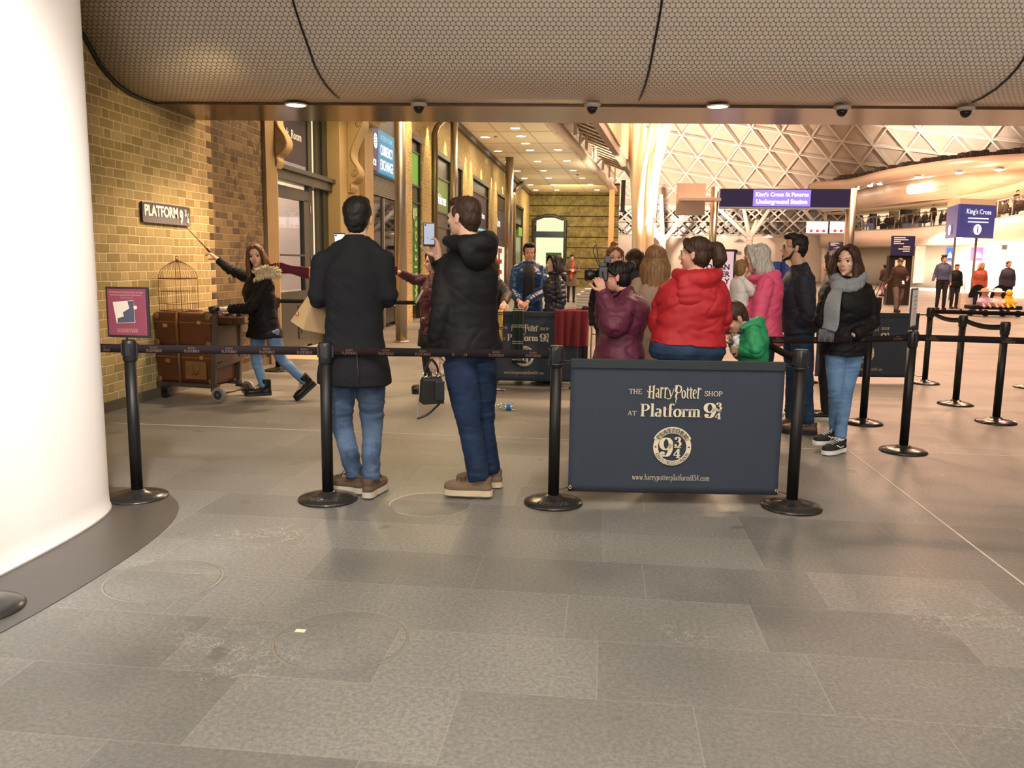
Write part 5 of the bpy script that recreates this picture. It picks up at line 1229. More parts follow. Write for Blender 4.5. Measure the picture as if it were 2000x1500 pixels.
for i, p in enumerate(pts):
    h = .030+.022*min(1, i/14)+.008*sin(i*.9); d = (pts[min(i+1, len(pts)-1)]-pts[max(i-1, 0)]).normalized(); n_ = d.cross(V((0, 0, 1))).normalized(); ring = []
    for k in range(16): a_ = 2*pi*k/16; ring.append(p+V((0, 0, 1))*h*cos(a_)+n_*(.012*sin(a_)+.010*sin(3.1*cos(a_)*3)))
    rings.append(ring)
bm.loft(rings); tag(bm.build('striped_scarf', SCARF), 'maroon scarf with gold stripes streaming from the posing person', 'scarf')
# 2 man in long charcoal coat, seen from behind
Y1 = 4.96
P = Human('person in long charcoal overcoat and washed jeans, back to the camera', (-1.51, Y1), 3, 1.85, head=(2, 4, 0), J=dict(
    elR=W(757, 585, Y1+.02), elL=W(622, 585, Y1+.02), wrR=W(722, 530, Y1+.32), wrL=W(662, 520, Y1+.36), shR=W(748, 512, Y1), shL=W(632, 514, Y1), hipL=W(664, 715, Y1), hipR=W(722, 715, Y1),
    knL=W(668, 825, Y1+.0), anL=W(693, 932, Y1-.04), knR=W(727, 825, Y1+.02), anR=W(724, 938, Y1-.10), pelvis=W(692, 680, Y1), waist=W(692, 630, Y1), chest=W(692, 560, Y1), neck=W(697, 478, Y1+.0), head=W(699, 427, Y1+.03)))
P.body(hands={'L': dict(d=(.3, .3, 1), n=(1, 0, 0), curl=.8)}, eyes=False)
P.pants(JL, .92, wr=.009, cuff=1.05); P.jacket(DKGREY, hem=-.225, flare=1.16, loose=1.1, arm=1.0, wr=.006, collar=.05, name='overcoat', waist=.98, thick=1.1)
bm = MB(); bm.tube([P.inv @ W(697+dx, 690+i*20, Y1-.205-.008*i) for i, dx in enumerate((0, 1, 3, 4))], .0035, 5); bm.build('vent', BLACK, P.root)
BRS = mat('brown_suede', (.085, .05, .03), .8, var=.2); SOLEW = mat('pale_sole', (.45, .40, .32), .6)
P.shoe('L', 'low', BRS, SOLEW, 68, lace=BLACK, size=.97); P.shoe('R', 'low', BRS, SOLEW, -8, lace=BLACK, size=.97); P.hair(HBLK, 'short', seed=4, top=.010, vol=1.08)
def phone(c, ex, ey, label, screen=None, back=None):
    t = thing('smartphone', label, 'phone', c); M_ = plane_M(V((0, 0, 0)), ex, ey)
    bm = MB(); bm.box((-.037, -.075, -.004), (.037, .075, .004)); o = bm.build('case', back or BLACK, t, M=M_, bevel=.006)
    if screen: bm = MB(); bm.box((-.033, -.062, .004), (.033, .068, .0048)); bm.build('screen', screen, t, M=M_)
    bm = MB(); bm.lathe([(.001, 0), (.006, 0), (.006, .003), (.001, .003)], n=12); bm.build('camera_lens', BLACK, t, M=M_ @ Matrix.Translation(V((-.024, .060, .004))))
    return t
phone(W(664, 478, Y1+.40), (1, 0, .02), (0, 0, 1), 'white-backed phone held up beyond the collar of the charcoal overcoat', screen=emit('white_phone_screen', (.85, .87, 1), 1.1))
# paper bag
KR = mat('kraft_paper', (.50, .34, .17), .8, var=.08)
bt = thing('paper_bag', 'brown kraft paper carrier bag hanging beside the charcoal overcoat', 'bag', W(590, 640, 5.25)); o_ = bt.location
q = [W(622, 530, 5.28)-o_, W(567, 627, 5.2)-o_, W(592, 644, 5.1)-o_, W(652, 655, 5.2)-o_, W(655, 560, 5.25)-o_]
bm = MB(); dv = V((.02, .11, .02)); A1, A2, A3, A4 = W(613, 560, 5.16)-o_, W(567, 627, 5.2)-o_, W(592, 644, 5.1)-o_, W(618, 575, 5.10)-o_; B1, B2 = W(650, 655, 5.24)-o_, W(655, 575, 5.24)-o_
bm.add([A1, A2, A3, A4, B1, B2, B2+V((-.08, .14, 0)), B1+V((-.08, .14, 0))], [(0, 1, 2, 3), (3, 2, 4, 5), (5, 4, 7, 6), (0, 6, 7, 1), (1, 7, 4, 2)]); bm.build('bag_body', KR, bt)
bm = MB(); bm.tube([A1.lerp(A4, .5), W(620, 545, 5.15)-o_, W(632, 530, 5.18)-o_], .004, 5); bm.build('handle', KR, bt)
e1_ = A3-A2; bm = MB(); c_ = A2.lerp(A4, .30)+V((0, -.012, 0)); bm.tube([c_+V((cos(a)*.012, -.004, sin(a)*.016)) for a in [2*pi*i/8 for i in range(9)]], .002, 4); bm.build('logo_mark', mat('red_print', (.3, .03, .03), .6), bt)
# 3 man in the hooded black coat with phone and handbag
Y2 = 5.03
P = Human('person in black hooded coat holding up a phone and carrying a black handbag', (-.81, Y2), 42, 1.87, head=(22, 2, 0), J=dict(
    pelvis=W(918, 672, Y2), waist=W(917, 625, Y2), chest=W(914, 560, Y2), neck=W(917, 486, Y2), head=W(905, 425, Y2+.02), shL=W(876, 520, Y2-.02), shR=W(945, 512, Y2+.10),
    elL=W(862, 605, Y2-.12), wrL=W(851, 690, Y2-.08), elR=W(893, 560, Y2+.36), wrR=W(856, 503, Y2+.30), hipL=W(897, 700, Y2-.05), hipR=W(938, 700, Y2+.05),
    knL=W(917, 830, Y2-.06), anL=W(936, 938, Y2-.10), knR=W(943, 825, Y2+.12), anR=W(957, 922, Y2+.16)))
i3 = P.inv.to_3x3()
P.body(hands={'R': dict(d=i3 @ V((-.35, .1, 1)), n=i3 @ V((-.5, -.8, 0)), curl=.75, grip=.7), 'L': dict(d=i3 @ V((-.1, 0, -1)), n=i3 @ V((.6, 1, 0)), curl=.75, grip=.5)}, eyes=True)
P.pants(JD, 1.0, wr=.009, cuff=1.15); j = P.jacket(BLKC, hem=-.06, flare=1.0, loose=1.2, arm=1.22, wr=.0065, collar=.05, name='coat', thick=1.05); P.hood(BLKC, 1.12, parent=j, drop=-.02, back=.165, bag=.10)
TSH = mat('tan_nubuck', (.14, .095, .055), .8, var=.2); P.shoe('L', 'low', TSH, mat('cream_lug_sole', (.55, .45, .30), .7), 46, lace=mat('brown_lace', (.06, .02, .01), .7), size=.98); P.shoe('R', 'low', TSH, MAT['cream_lug_sole'], 50, size=.98)
P.hair(HDB, 'short', seed=7)
phone(W(838, 458, Y2+.26), (.92, .35, 0), (0.0, -.05, 1), 'black phone with a lit picture, held up by the man in the hooded coat', screen=emit('phone_picture', (.45, .50, .62), .8))
c_ = W(843, 760, Y2-.12); hb = thing('handbag', 'small black leather handbag with a chain strap', 'bag', c_, radians(25))
bm = MB(); bm.loft([[V((x*s_, y*s2, z)) for x, y in ((-.062, -.045), (.062, -.045), (.062, .045), (-.062, .045))] for z, s_, s2 in ((-.085, 1.05, 1.15), (-.08, 1.08, 1.2), (.06, .95, .8), (.075, .9, .5))], smooth=False); bm.build('bag_body', BLKL, hb, bevel=.006)
bm = MB(); bm.box((.008, -.062, -.06), (.066, -.052, .055)); bm.build('front_pocket', mat('glossy_black_leather', (.02, .02, .022), .15), hb, bevel=.004)
CHR = mat('chrome', (.8, .8, .8), .12, metal=1)
for q_ in (-1, 1):
    bm = MB(); bm.tube([(q_*.04+.014*cos(a), 0, .09+.014*sin(a)) for a in [2*pi*i/12 for i in range(13)]], .0032, 6); bm.build('ring', CHR, hb)
    bm = MB(); bm.tube(bez([(q_*.04, .0, .10), (q_*.034, 0, .14), (0, 0, .185)], 5), .007, 8); bm.build('handle', BLKL, hb)
bm = MB(); bm.tube(bez([(-.07, 0, .07), (-.078, 0, -.05), (-.09, 0, -.18)], 8), .0035, 6); bm.build('chain', CHR, hb)
bm = MB(); bm.tube(bez([(-.09, 0, -.18), (-.03, -.01, -.155), (.03, 0, -.11), (.06, 0, -.08)], 6), .0065, 6); bm.build('strap', BLKL, hb)
bm = MB(); bm.tube(bez([(.07, 0, .05), (.074, -.01, -.03), (.065, 0, -.08)], 6), .003, 6); bm.build('chain', CHR, hb)
# 4 member of staff holding the scarf
Y3 = 9.0
P = Human('person in maroon staff jacket reaching out to hold the scarf', (-1.93, Y3), 105, 1.58, female=True, head=(15, 0, 0), J=dict(
    head=W(846, 512, Y3), neck=W(848, 542, Y3), chest=W(846, 578, Y3), waist=W(845, 610, Y3), pelvis=W(843, 640, Y3), shL=W(848, 550, Y3-.13), shR=W(843, 548, Y3+.13), elR=W(808, 545, Y3+.12), wrR=W(780, 532, Y3+.0), elL=W(851, 600, Y3-.2), wrL=W(840, 640, Y3-.25)))
P.body(hands={'R': dict(d=(0, 1, .1), n=(0, 0, -1), curl=1.2)}); P.jacket(MAR, hem=-.08, flare=1.05, loose=1.6, arm=1.25, wr=.009); P.pants(BLKT, .8); P.hair(HDB, 'curtain', .06, seed=5); P.glasses()
bm = MB(); bm.loft([[P.J['pelvis']+V((.20*s_*cos(a), .16*s_*sin(a), z)) for a in [2*pi*i/20 for i in range(20)]] for z, s_ in ((-.02, .9), (-.14, .95), (-.2, .98))]); bm.build('skirt', BLKT, P.root)
for S in 'RL': P.shoe(S, 'boot', BLKL, BLACK)
bm = MB(); a, b_ = P.inv @ W(826, 566, Y3-.2), P.inv @ W(812, 592, Y3-.22); bm.bar(a, b_, .022, .002, (1, 0, 0)); bm.build('lanyard', mat('cream_lanyard', (.7, .62, .5), .6), P.root)
# 5 olive puffer, mostly behind the hooded coat
Y4 = 10.15
P = Human('person in olive puffer jacket resting a hand on the queue banner', (W(955, 600, Y4).x, Y4), 175, 1.6, female=True, J=dict(elL=W(990, 575, Y4-.05), wrL=W(984, 592, Y4-.42), shL=W(972, 552, Y4)))
P.body(hands={'L': dict(d=(0, 1, -.5), n=(0, -.3, -1), curl=.8)}, eyes=False); P.jacket(OLV, hem=-.10, loose=1.3, arm=1.2, quilt=(.06, .008)); P.pants(BLKT, .9); P.hair(HBR, 'long', .26, seed=6)
for S in 'RL': P.shoe(S, 'low', BLKL, BLACK)
# 6 smiling man in blue puffer
Y5 = 10.6
P = Human('smiling person in blue quilted puffer jacket behind the queue banner', (W(1032, 600, Y5).x, Y5), 186, 1.70, head=(4, -6, 0), skin=SKP, J=dict(elR=W(1003, 567, Y5-.05), elL=W(1058, 570, Y5-.05), wrR=W(1013, 588, Y5-.30), wrL=W(1030, 590, Y5-.32)))
P.body(hands={'R': dict(d=(-.6, .3, -.5), n=(0, -.6, -1), curl=.7), 'L': dict(d=(.6, .3, -.5), n=(0, -.6, -1), curl=.7)}, smile=1, brow=HBLK); P.jacket(PUF, hem=-.10, loose=1.35, arm=1.25, quilt=(.065, .007), collar=.055); P.pants(JD); P.hair(HBLK, 'short', seed=9, top=.012, vol=1.05)
P.tube_part('shirt', [P.J['neck']+V((0, .085, -.01)), P.J['chest']+V((0, .125, .02)), P.J['waist']+V((0, .125, 0)), P.J['pelvis']+V((0, .115, .02))], [.06, .078, .072, .06], cloth('charcoal_shirt', (.03, .028, .028), .9), 12, .8)
for S in 'RL': P.shoe(S, 'low', BLKL, WHT)
# 7 long black hair
Y6 = 10.25
P = Human('person with long black hair in ink puffer jacket, turned towards the smiling man', (W(1083, 600, Y6).x, Y6), 110, 1.55, female=True, head=(10, 4, 0)); P.body(eyes=False); P.jacket(PUFD, hem=-.16, loose=1.3, arm=1.2, quilt=(.06, .009)); j_ = P; P.hood(PUFD, .95, drop=.01); P.pants(BLKT, .85); P.hair(HBLK, 'straight', .17, seed=11, vol=1.05)
for S in 'RL': P.shoe(S, 'low', BLKL, BLACK)
# 8 man with the orange scarf
Y7 = 31.4
P = Human('person in grey coat with a bright orange scarf, standing in the arcade', (-1.23, Y7), 185, 1.78, fine=False, head=(5, -8, 0), J=dict(elR=(.26, .02, 1.12), wrR=(.05, .25, 1.14), elL=(-.26, .02, 1.12), wrL=(-.02, .25, 1.12)))
P.body(hands={'R': dict(d=(-1, .2, .1), n=(0, -1, 0), curl=.7)}, voxel=.02); P.jacket(cloth('taupe_coat_cloth', (.13, .10, .075), .9), hem=-.38, flare=1.12, loose=1.2, voxel=.014); P.pants(BLKT, .85, voxel=.014); P.hair(HBLK, 'short', seed=12)
for S in 'RL': P.shoe(S, 'low', BLKL, BLACK)
P.tube_part('scarf', [(-.05, .11, 1.47), (-.03, .16, 1.38), (.0, .18, 1.2), (.03, .20, 1.0), (.03, .20, .86)], [.05, .055, .05, .055, .05], cloth('orange_scarf_cloth', (.65, .07, .015), .9), 10, .6)
P.tube_part('cup', [(-.02, .29, 1.12), (-.02, .29, 1.2)], [.04, .045], WHT, 10)
# 9 pale face with swept-up hair, behind the camera
Y8 = 8.35
P = Human('person with swept-up light brown hair facing the camera, behind the photographer', (W(1197, 600, Y8).x, Y8), 182, 1.63, female=True, head=(8, -3, 0), skin=SKP); P.body(); P.jacket(BLKC, hem=-.1, loose=1.2); P.pants(BLKT, .9); P.hair(HAUB, 'topbun', seed=13, vol=1.03)
for S in 'RL': P.shoe(S, 'low', BLKL, BLACK)
# 10 dark head beside her
Y9 = 7.8
P = Human('person with short dark hair, back turned, between the photographer and the long brown hair', (W(1238, 600, Y9).x, Y9), 20, 1.59, female=True, head=(-10, 0, 0)); P.body(eyes=False); P.jacket(NAVYC, hem=-.1, loose=1.1); P.pants(BLKT, .9); P.hair(HDB, 'bun', seed=14)
for S in 'RL': P.shoe(S, 'low', BLKL, BLACK)
# 11 photographer
YA = 6.2
P = Human('person in plum parka photographing with a large black camera, hair in a bun', (W(1215, 600, YA).x, YA), 92, 1.56, female=True, wide=1.42, head=(-4, -4, 0), skin=SKP, J=dict(
    head=W(1204, 541, YA), neck=W(1224, 574, YA), chest=W(1222, 612, YA), waist=W(1213, 655, YA), pelvis=W(1208, 690, YA), shL=W(1225, 598, YA-.16), shR=W(1215, 598, YA+.15), elL=W(1200, 640, YA-.30), wrL=W(1178, 570, YA-.14), elR=W(1180, 625, YA+.25), wrR=W(1180, 556, YA+.10),
    hipL=W(1214, 705, YA-.09), hipR=W(1206, 705, YA+.09)))
i3 = P.inv.to_3x3(); P.body(hands={'L': dict(d=i3 @ V((-.4, .1, 1)), n=i3 @ V((-.3, 1, 0)), curl=.8), 'R': dict(d=i3 @ V((-.5, 0, 1)), n=i3 @ V((-.2, -1, 0)), curl=.8)})
P.jacket(MAR2, hem=-.28, flare=1.22, loose=1.7, arm=1.55, wr=.012, thick=1.25, collar=.045, name='parka'); P.pants(BLKT, 1.0); P.hair(HBLK, 'bun', seed=15); P.glasses()
for S in 'RL': P.shoe(S, 'low', BLKL, BLACK)
c_ = W(1176, 535, YA-.02); ct = thing('digital_camera', 'large black camera with long lens and flash held by the photographer', 'camera', c_)
bm = MB(); bm.box((-.03, -.07, -.05), (.045, .07, .05)); bm.build('camera_body', BLACK, ct, bevel=.01)
bm = MB(); bm.tube([(-.02, 0, -.005), (-.07, 0, -.008), (-.075, 0, -.008), (-.125, 0, -.01)], [.036, .038, .042, .043], 20); o = bm.build('lens', mat('lens_barrel', (.008, .008, .009), .35), ct)
bm = MB(); bm.tube([(-.1255, 0, -.01), (-.128, 0, -.01)], [.036, .034], 20); bm.build('front_glass', mat('lens_glass', (.02, .02, .04), .03), o)
bm = MB(); bm.box((-.02, -.03, .05), (.03, .03, .085)); bm.box((-.015, -.035, .085), (.035, .035, .135), Matrix.Rotation(.25, 4, 'Y')); bm.build('flash', BLACK, ct, bevel=.005)
bm = MB(); bm.tube(bez([(.0, -.07, .02), (.02, -.10, -.06), (.08, -.11, -.16), (.14, -.05, -.12)], 5), .007, 6, flat=.3); bm.build('strap', BLKL, ct)
bm = MB(); bm.tube(bez([(-.02, .06, .05), (-.07, .06, .16), (-.05, .06, .21), (-.03, .06, .10), (0, .06, .05)], 5), .004, 5); bm.build('cable_loop', BLACK, ct)
# 12 long light brown hair
YB = 6.9
P = Human('person with very long light brown hair in tan coat, back to the camera', (W(1277, 600, YB).x, YB), -8, 1.60, female=True, head=(-6, 0, 0)); P.body(eyes=False); P.jacket(TAN, hem=-.34, flare=1.05, loose=1.0); P.pants(BLKT, .9); P.hair(HLB, 'straight', .34, seed=16, vol=1.08)
for S in 'RL': P.shoe(S, 'low', BLKL, BLACK)
# 13 red jacket
YC = 5.8
P = Human('person in bright red hooded jacket and jeans with a brown ponytail', (W(1348, 700, YC).x, YC), 18, 1.68, female=True, wide=1.42, head=(52, 0, 0), skin=SKP, J=dict(head=W(1356, 497, YC), neck=W(1360, 541, YC-.01), shL=W(1306, 570, YC), shR=W(1400, 566, YC+.02), elL=W(1286, 632, YC+.02), wrL=W(1318, 640, YC+.30), elR=W(1413, 628, YC+.05), wrR=W(1392, 640, YC+.30), pelvis=W(1342, 672, YC), waist=W(1345, 640, YC), chest=W(1350, 590, YC)))
P.body(brow=HBR); P.pants(JM, 1.22, wr=.006); j = P.jacket(RED, hem=.012, flare=1.0, loose=1.45, arm=1.4, wr=.011, thick=1.15, collar=.02, waist=1.04); P.hood(RED, 1.35, parent=j, drop=.01, back=.12, bag=.20); P.hair(HDB, 'pony', .02, seed=17)
P.tube_part('neck_warmer', [P.J['neck']+V((0, 0, -.02)), P.J['neck']+V((0, 0, .035))], [.088, .078], NAVYC, 16); P.tube_part('shirt_collar', [P.J['neck']+V((0, 0, .03)), P.J['neck']+V((0, 0, .052))], [.066, .064], WHT, 16)
for S in 'RL': P.shoe(S, 'low', BLKL, BLACK)
# 14 grey bob, pink jacket
YD = 6.85
P = Human('person with grey bobbed hair in pink hooded jacket', (W(1490, 700, YD).x, YD), 70, 1.64, female=True, head=(22, -4, 0), skin=SKP, J=dict(head=W(1476, 506, YD), neck=W(1487, 545, YD), elL=W(1478, 625, YD-.2), wrL=W(1450, 600, YD-.05), elR=W(1470, 600, YD+.2), wrR=W(1440, 590, YD+.05)))
P.body(brow=HGR); P.pants(JD, .95); j = P.jacket(PINK, hem=-.08, loose=1.35, arm=1.15, wr=.008, thick=1.1); P.hood(PINK, 1.0, parent=j, drop=.01); P.hair(HGR, 'bob', .035, seed=18, vol=1.05)
for S in 'RL': P.shoe(S, 'low', BLKL, BLACK)
bb = Human('small child in white knitted jacket carried by the grey-haired woman', (W(1442, 600, YD-.02).x, YD-.05, .66), -60, .82, female=True, fine=False, J=dict(knR=(.09, .25, .80), knL=(-.09, .25, .80), anR=(.09, .2, .5), anL=(-.09, .2, .5), elR=(.2, .1, 1.2), wrR=(.15, .25, 1.3), elL=(-.2, .1, 1.2), wrL=(-.1, .25, 1.3)))
bb.hm = Matrix.Translation(bb.J['head']) @ Matrix.Rotation(radians(20), 4, 'Z') @ Matrix.Scale(.66, 4); bb.body(hands={'R': {}, 'L': {}}, voxel=.012); bb.jacket(cloth('white_knit', (.62, .58, .55), .95), hem=-.1, loose=1.6, arm=1.4, wr=.004); bb.pants(cloth('white_knit', (.6,)*3), 1.1); bb.hair(HLB, 'short', seed=3)
# 15 boy in green
YE = 5.9
P = Human('small boy in green hooded jacket bending over a white toy', (W(1458, 720, YE).x, YE), 88, 1.22, head=(22, -38, 0), skin=SKT, J=dict(head=W(1434, 622, YE-.04), neck=W(1460, 640, YE), chest=W(1473, 668, YE), waist=W(1471, 708, YE), pelvis=W(1466, 735, YE), shL=W(1472, 652, YE-.13), shR=W(1452, 652, YE+.12), elL=W(1478, 683, YE-.2), wrL=W(1446, 683, YE-.12), elR=W(1448, 690, YE+.12), wrR=W(1434, 668, YE+.04)))
P.hm = Matrix.Translation(P.J['head']) @ Matrix.Rotation(radians(18), 4, 'Z') @ Matrix.Rotation(radians(-34), 4, 'X') @ Matrix.Scale(.90, 4)
P.body(hands={'L': dict(curl=.8), 'R': dict(curl=.8)}, eyes=True); P.pants(JD, 1.1); j = P.jacket(GRN, hem=-.06, loose=1.7, arm=1.45, wr=.009, thick=1.2); P.hood(GRN, 1.1, parent=j, drop=.0); P.hair(HDB, 'short', seed=21, vol=1.04)
P.tube_part('inner_collar', [P.J['neck']+V((0, -.01, -.02)), P.J['neck']+V((0, .01, .05))], [.074, .066], cloth('bright_blue_cloth', (.01, .16, .45), .7), 16)
for S in 'RL': P.shoe(S, 'low', BLKL, WHT)
bm = MB(); c_ = W(1436, 660, YE-.02); [bm.ell(c_+V(d_), (r_,)*3, 12, 8) for d_, r_ in (((0, 0, 0), .026), ((.02, 0, -.03), .03), ((-.02, 0, .02), .016), ((.02, -.01, .02), .012), ((0, 0, -.055), .016))]; tag(link('soft_toy', remesh(bm, .005, 2), cloth('white_plush', (.75, .73, .72), .95)), 'small white soft toy in the hands of the boy in green', 'toy')
# 16 navy jacket, glasses
YF = 7.5
P = Human('bearded person with glasses in navy jacket looking left', (1.80, YF), 80, 1.79, head=(8, 2, 0), skin=SKT, J=dict(head=W(1551, 484, YF), neck=W(1562, 525, YF), chest=W(1558, 570, YF), waist=W(1556, 612, YF), pelvis=W(1558, 645, YF), shL=W(1568, 548, YF-.17), shR=W(1553, 548, YF+.17), elL=W(1580, 612, YF-.24), wrL=W(1560, 640, YF-.12), elR=W(1545, 610, YF+.22), wrR=W(1530, 640, YF+.15),
    anL=W(1578, 828, YF-.16), anR=W(1545, 818, YF+.10), knL=W(1572, 738, YF-.14), knR=W(1550, 735, YF+.1), hipL=W(1566, 665, YF-.09), hipR=W(1552, 665, YF+.09)))
P.body(brow=HBLK); P.pants(JM, .98, wr=.008); P.jacket(NAVYC, hem=-.02, loose=1.35, arm=1.2, wr=.009, thick=1.1, collar=.05); P.hair(HBLK, 'short', seed=23, top=.01); P.glasses()
for S in 'RL': P.shoe(S, 'low', mat('brown_leather_shoe', (.10, .055, .03), .5), BLACK, lace=BLACK)
bm = MB(); T = lambda p: P.hm @ V(p)
for q_ in (-1, 1): bm.tube([T((q_*.068, .012, -.03)), T((q_*.055, .035, -.082)), T((q_*.02, .072, -.105)), T((0, .080, -.108))], [.006, .012, .012, .012], 8)
bm.build('beard', HBLK, P.root)
# 17 dark-haired companion
YG = 8.15
P = Human('person with long dark hair behind the girl in the grey scarf, in black trousers', (2.16, YG), 60, 1.60, female=True, J=dict(anL=(-.08, -.02, .085))); P.body(eyes=False); P.pants(BLKT, .85); P.jacket(NAVYC, hem=-.1, loose=1.1); P.hair(HDB, 'long', .2, seed=24, vol=1.1)
for S in 'RL': P.shoe(S, 'mid', BLKL, WHT, 30)
# 18 girl with the grey scarf
YH = 6.68
P = Human('teenage girl in black quilted coat, grey scarf and light jeans, hands in pockets', (1.86, YH), 152, 1.67, female=True, head=(-6, -2, 0), J=dict(head=W(1655, 510, YH-.02), neck=W(1657, 549, YH), shR=W(1622, 568, YH-.05), shL=W(1690, 568, YH+.06), elR=W(1606, 625, YH-.12), wrR=W(1622, 655, YH-.18), elL=W(1702, 628, YH+.02), wrL=W(1666, 655, YH-.16),
    pelvis=W(1650, 668, YH), waist=W(1652, 630, YH), chest=W(1655, 590, YH), hipR=W(1632, 680, YH-.02), hipL=W(1668, 680, YH+.03), knR=W(1632, 765, YH-.04), knL=W(1652, 765, YH-.02), anR=W(1630, 845, YH+.10), anL=W(1640, 862, YH-.04)))
P.body(brow=HDB); P.pants(JB, .84, wr=.006, crop=.03); P.jacket(BLKC, hem=-.10, flare=1.02, loose=1.3, arm=1.2, wr=.009, quilt=(.10, .006), collar=.04, bust=.012)
P.hair(HDB, 'straight', .30, seed=25, vol=1.0, front=.30); 
bm = MB(); bm.ell(P.hm @ V((0, -.03, .115)), (.035, .035, .022), 14, 10); link('hair_knot', remesh(bm, .005, 2), HDB, P.root)
nk = P.J['neck']; ring = [nk+V((.098*cos(a), .092*sin(a)+.01, .018+.018*sin(a*2+1)-.02*sin(a))) for a in [2*pi*i/16 for i in range(17)]]
bm = MB(); bm.tube(ring, .040, 12, flat=1.0); bm.tube([p+V((0, .012, -.04)) for p in ring], .034, 12)
kn_ = nk+V((.05, .13, -.05)); bm.ell(kn_, (.05, .045, .055), 14, 10)
f0 = [kn_, P.inv @ W(1627, 590, YH-.26), P.inv @ W(1623, 630, YH-.27), P.inv @ W(1619, 645, YH-.27)]; f1 = [kn_+V((-.01, 0, 0)), P.inv @ W(1640, 590, YH-.25), P.inv @ W(1632, 640, YH-.255), P.inv @ W(1612, 660, YH-.26)]
bm.tube(bez(f0, 5), lerps([.045, .062, .062, .058], 5), 12, flat=.32, up=V((0, 1, 0)))
me = remesh(bm, .007, 3); displace(me, lambda co, n: .0045*noi(V((co.x*35, co.y*35, co.z*9)))+.002*noi(co*70)); sc_ = link('scarf', me, GREYS, P.root)
bm = MB(); e_ = P.inv @ W(1615, 643, YH-.27); rt = (P.inv.to_3x3() @ V((1, 0, 0)))
for i in range(16): a = e_+rt*(i-7.5)*.0072; bm.tube([a, a+V((0, .003, -.05)), a+V((.004*sin(i), .003, -.095))], .0022, 4)
bm.build('fringe', GREYS, sc_)
VB = mat('black_canvas', (.015, .015, .016), .8)
for S, yw in (('R', -34), ('L', -20)):
    sh, T = P.shoe(S, 'low', VB, WHT, yw, lace=WHT, size=.98); bm = MB()
    for q_ in (-1, 1): bm.tube([T @ V((q_*.047, .02, .058)), T @ V((q_*.050, .06, .050)), T @ V((q_*.050, .085, .064)), T @ V((q_*.040, .10, .070))], .0042, 6)
    bm.build('side_stripe', WHT, sh)
    bm = MB(); bm.tube([P.J['an'+S]+V((0, 0, .0)), P.J['an'+S]+V((0, 0, .05))], .036, 12); bm.build('sock', cloth('white_sock', (.7, .7, .7), .9), P.root)
# ---- far people in the concourse
def far(label, px, y, rz, H, jm, pm_, hm_, style='short', hem=-.1, fem=False, J=None, loose=1.2, head=(0, 0, 0), group=None, wide=1.0, hl=.1, hands=None):
    P = Human(label, (W(px, 600, y).x, y), rz, H, female=fem, fine=False, J=J, head=head, group=group, wide=wide)
    P.body(voxel=.02, hands=hands); P.jacket(jm, hem=hem, loose=loose, voxel=.016); P.pants(pm_, 1.0, voxel=.016); P.hair(hm_, style, hl)
    for S in 'RL': P.shoe(S, 'low', BLKL, BLACK)
    return P
P = far('person in brown coat looking down at a phone and pulling a small suitcase', 1751, 28.2, 190, 1.76, BRNC, cloth('grey_trouser_cloth', (.13, .10, .085), .9), HBR, hem=-.14, wide=1.15, head=(0, -34, 0), J=dict(wrL=(-.12, .30, 1.06), elL=(-.27, .02, 1.12), wrR=(.34, -.06, .88), anR=(.12, .18, .1), anL=(-.1, -.18, .1), knR=(.11, .14, .5)), hands={'L': dict(curl=.6), 'R': dict(curl=1)})
phone(W(1764, 552, 27.8), (1, 0, 0), (0, .6, .8), 'tiny pale phone in the hand of the man in brown', WHTE)
c_ = onZ(1722, 612); st = thing('suitcase', 'small black wheeled suitcase pulled by the man in brown', 'suitcase', (c_.x, 28.5, 0))
bm = MB(); bm.box((-.2, -.12, .06), (.2, .12, .5)); bm.build('case', BLKL, st, bevel=.03); bm = MB(); bm.tube([(-.1, 0, .5), (.08, 0, 1.0), (.2, 0, 1.0), (.02, 0, .5)], .012, 6); bm.build('handle', BLKMET, st)
for q_ in (-1, 1): bm = MB(); bm.tube([(q_*.17, -.02, .04), (q_*.17, .02, .04)], .04, 12); bm.build('wheel', BLACK, st)
far('dark silhouetted person walking away at far left of the totem', 1722, 44, 20, 1.6, BRNC, cloth('mauve_trousers', (.25, .14, .18), .9), HBLK, J=dict(anR=(.12, .25, .1), anL=(-.1, -.25, .1)))
far('dark silhouetted person close beside the wayfinding totem', 1737, 42, 10, 1.75, BRNC, BLKT, HBLK, wide=1.2)
far('person in flat cap and blue denim jacket looking up', 1836, 31.0, 175, 1.90, cloth('denim_jacket_cloth', (.07, .09, .17), .8), BLKT, HBR, hem=.0, head=(30, 18, 0), J=dict(wrR=(.3, .06, .90)), hands={'L': dict(curl=1.1)})
cp = bpy.data.objects[[o.name for o in bpy.data.objects if o.get('label', '').startswith('person in flat cap')][0]]
bm = MB(); bm.ell((0, .02, 1.90), (.11, .13, .04)); bm.build('flat_cap', cloth('cap_cloth', (.10, .07, .06), .9), cp)
far('person in black top behind the man in the denim jacket', 1862, 32.0, 185, 1.62, BLKC, BLKT, HBR, 'short', head=(0, -10, 0), wide=1.1)
far('person with blonde hair in rust coloured coat', 1909, 30.0, 170, 1.68, cloth('rust_coat_cloth', (.36, .085, .045), .8), JD, HBL, 'bob', hem=-.30, fem=True, head=(25, 5, 0), wide=1.1, hl=-.02)
P = far('person in navy jacket with a dark backpack at the right edge', 1962, 30.5, 160, 1.74, cloth('dark_navy_cloth', (.025, .022, .045), .8), JD, HBR, 'bun', fem=True, head=(30, 6, 0), wide=1.15)
bm = MB(); bm.ell((-.08, -.24, 1.18), (.19, .14, .27), 20, 14); link('backpack', remesh(bm, .02, 2), BLKC, P.root)
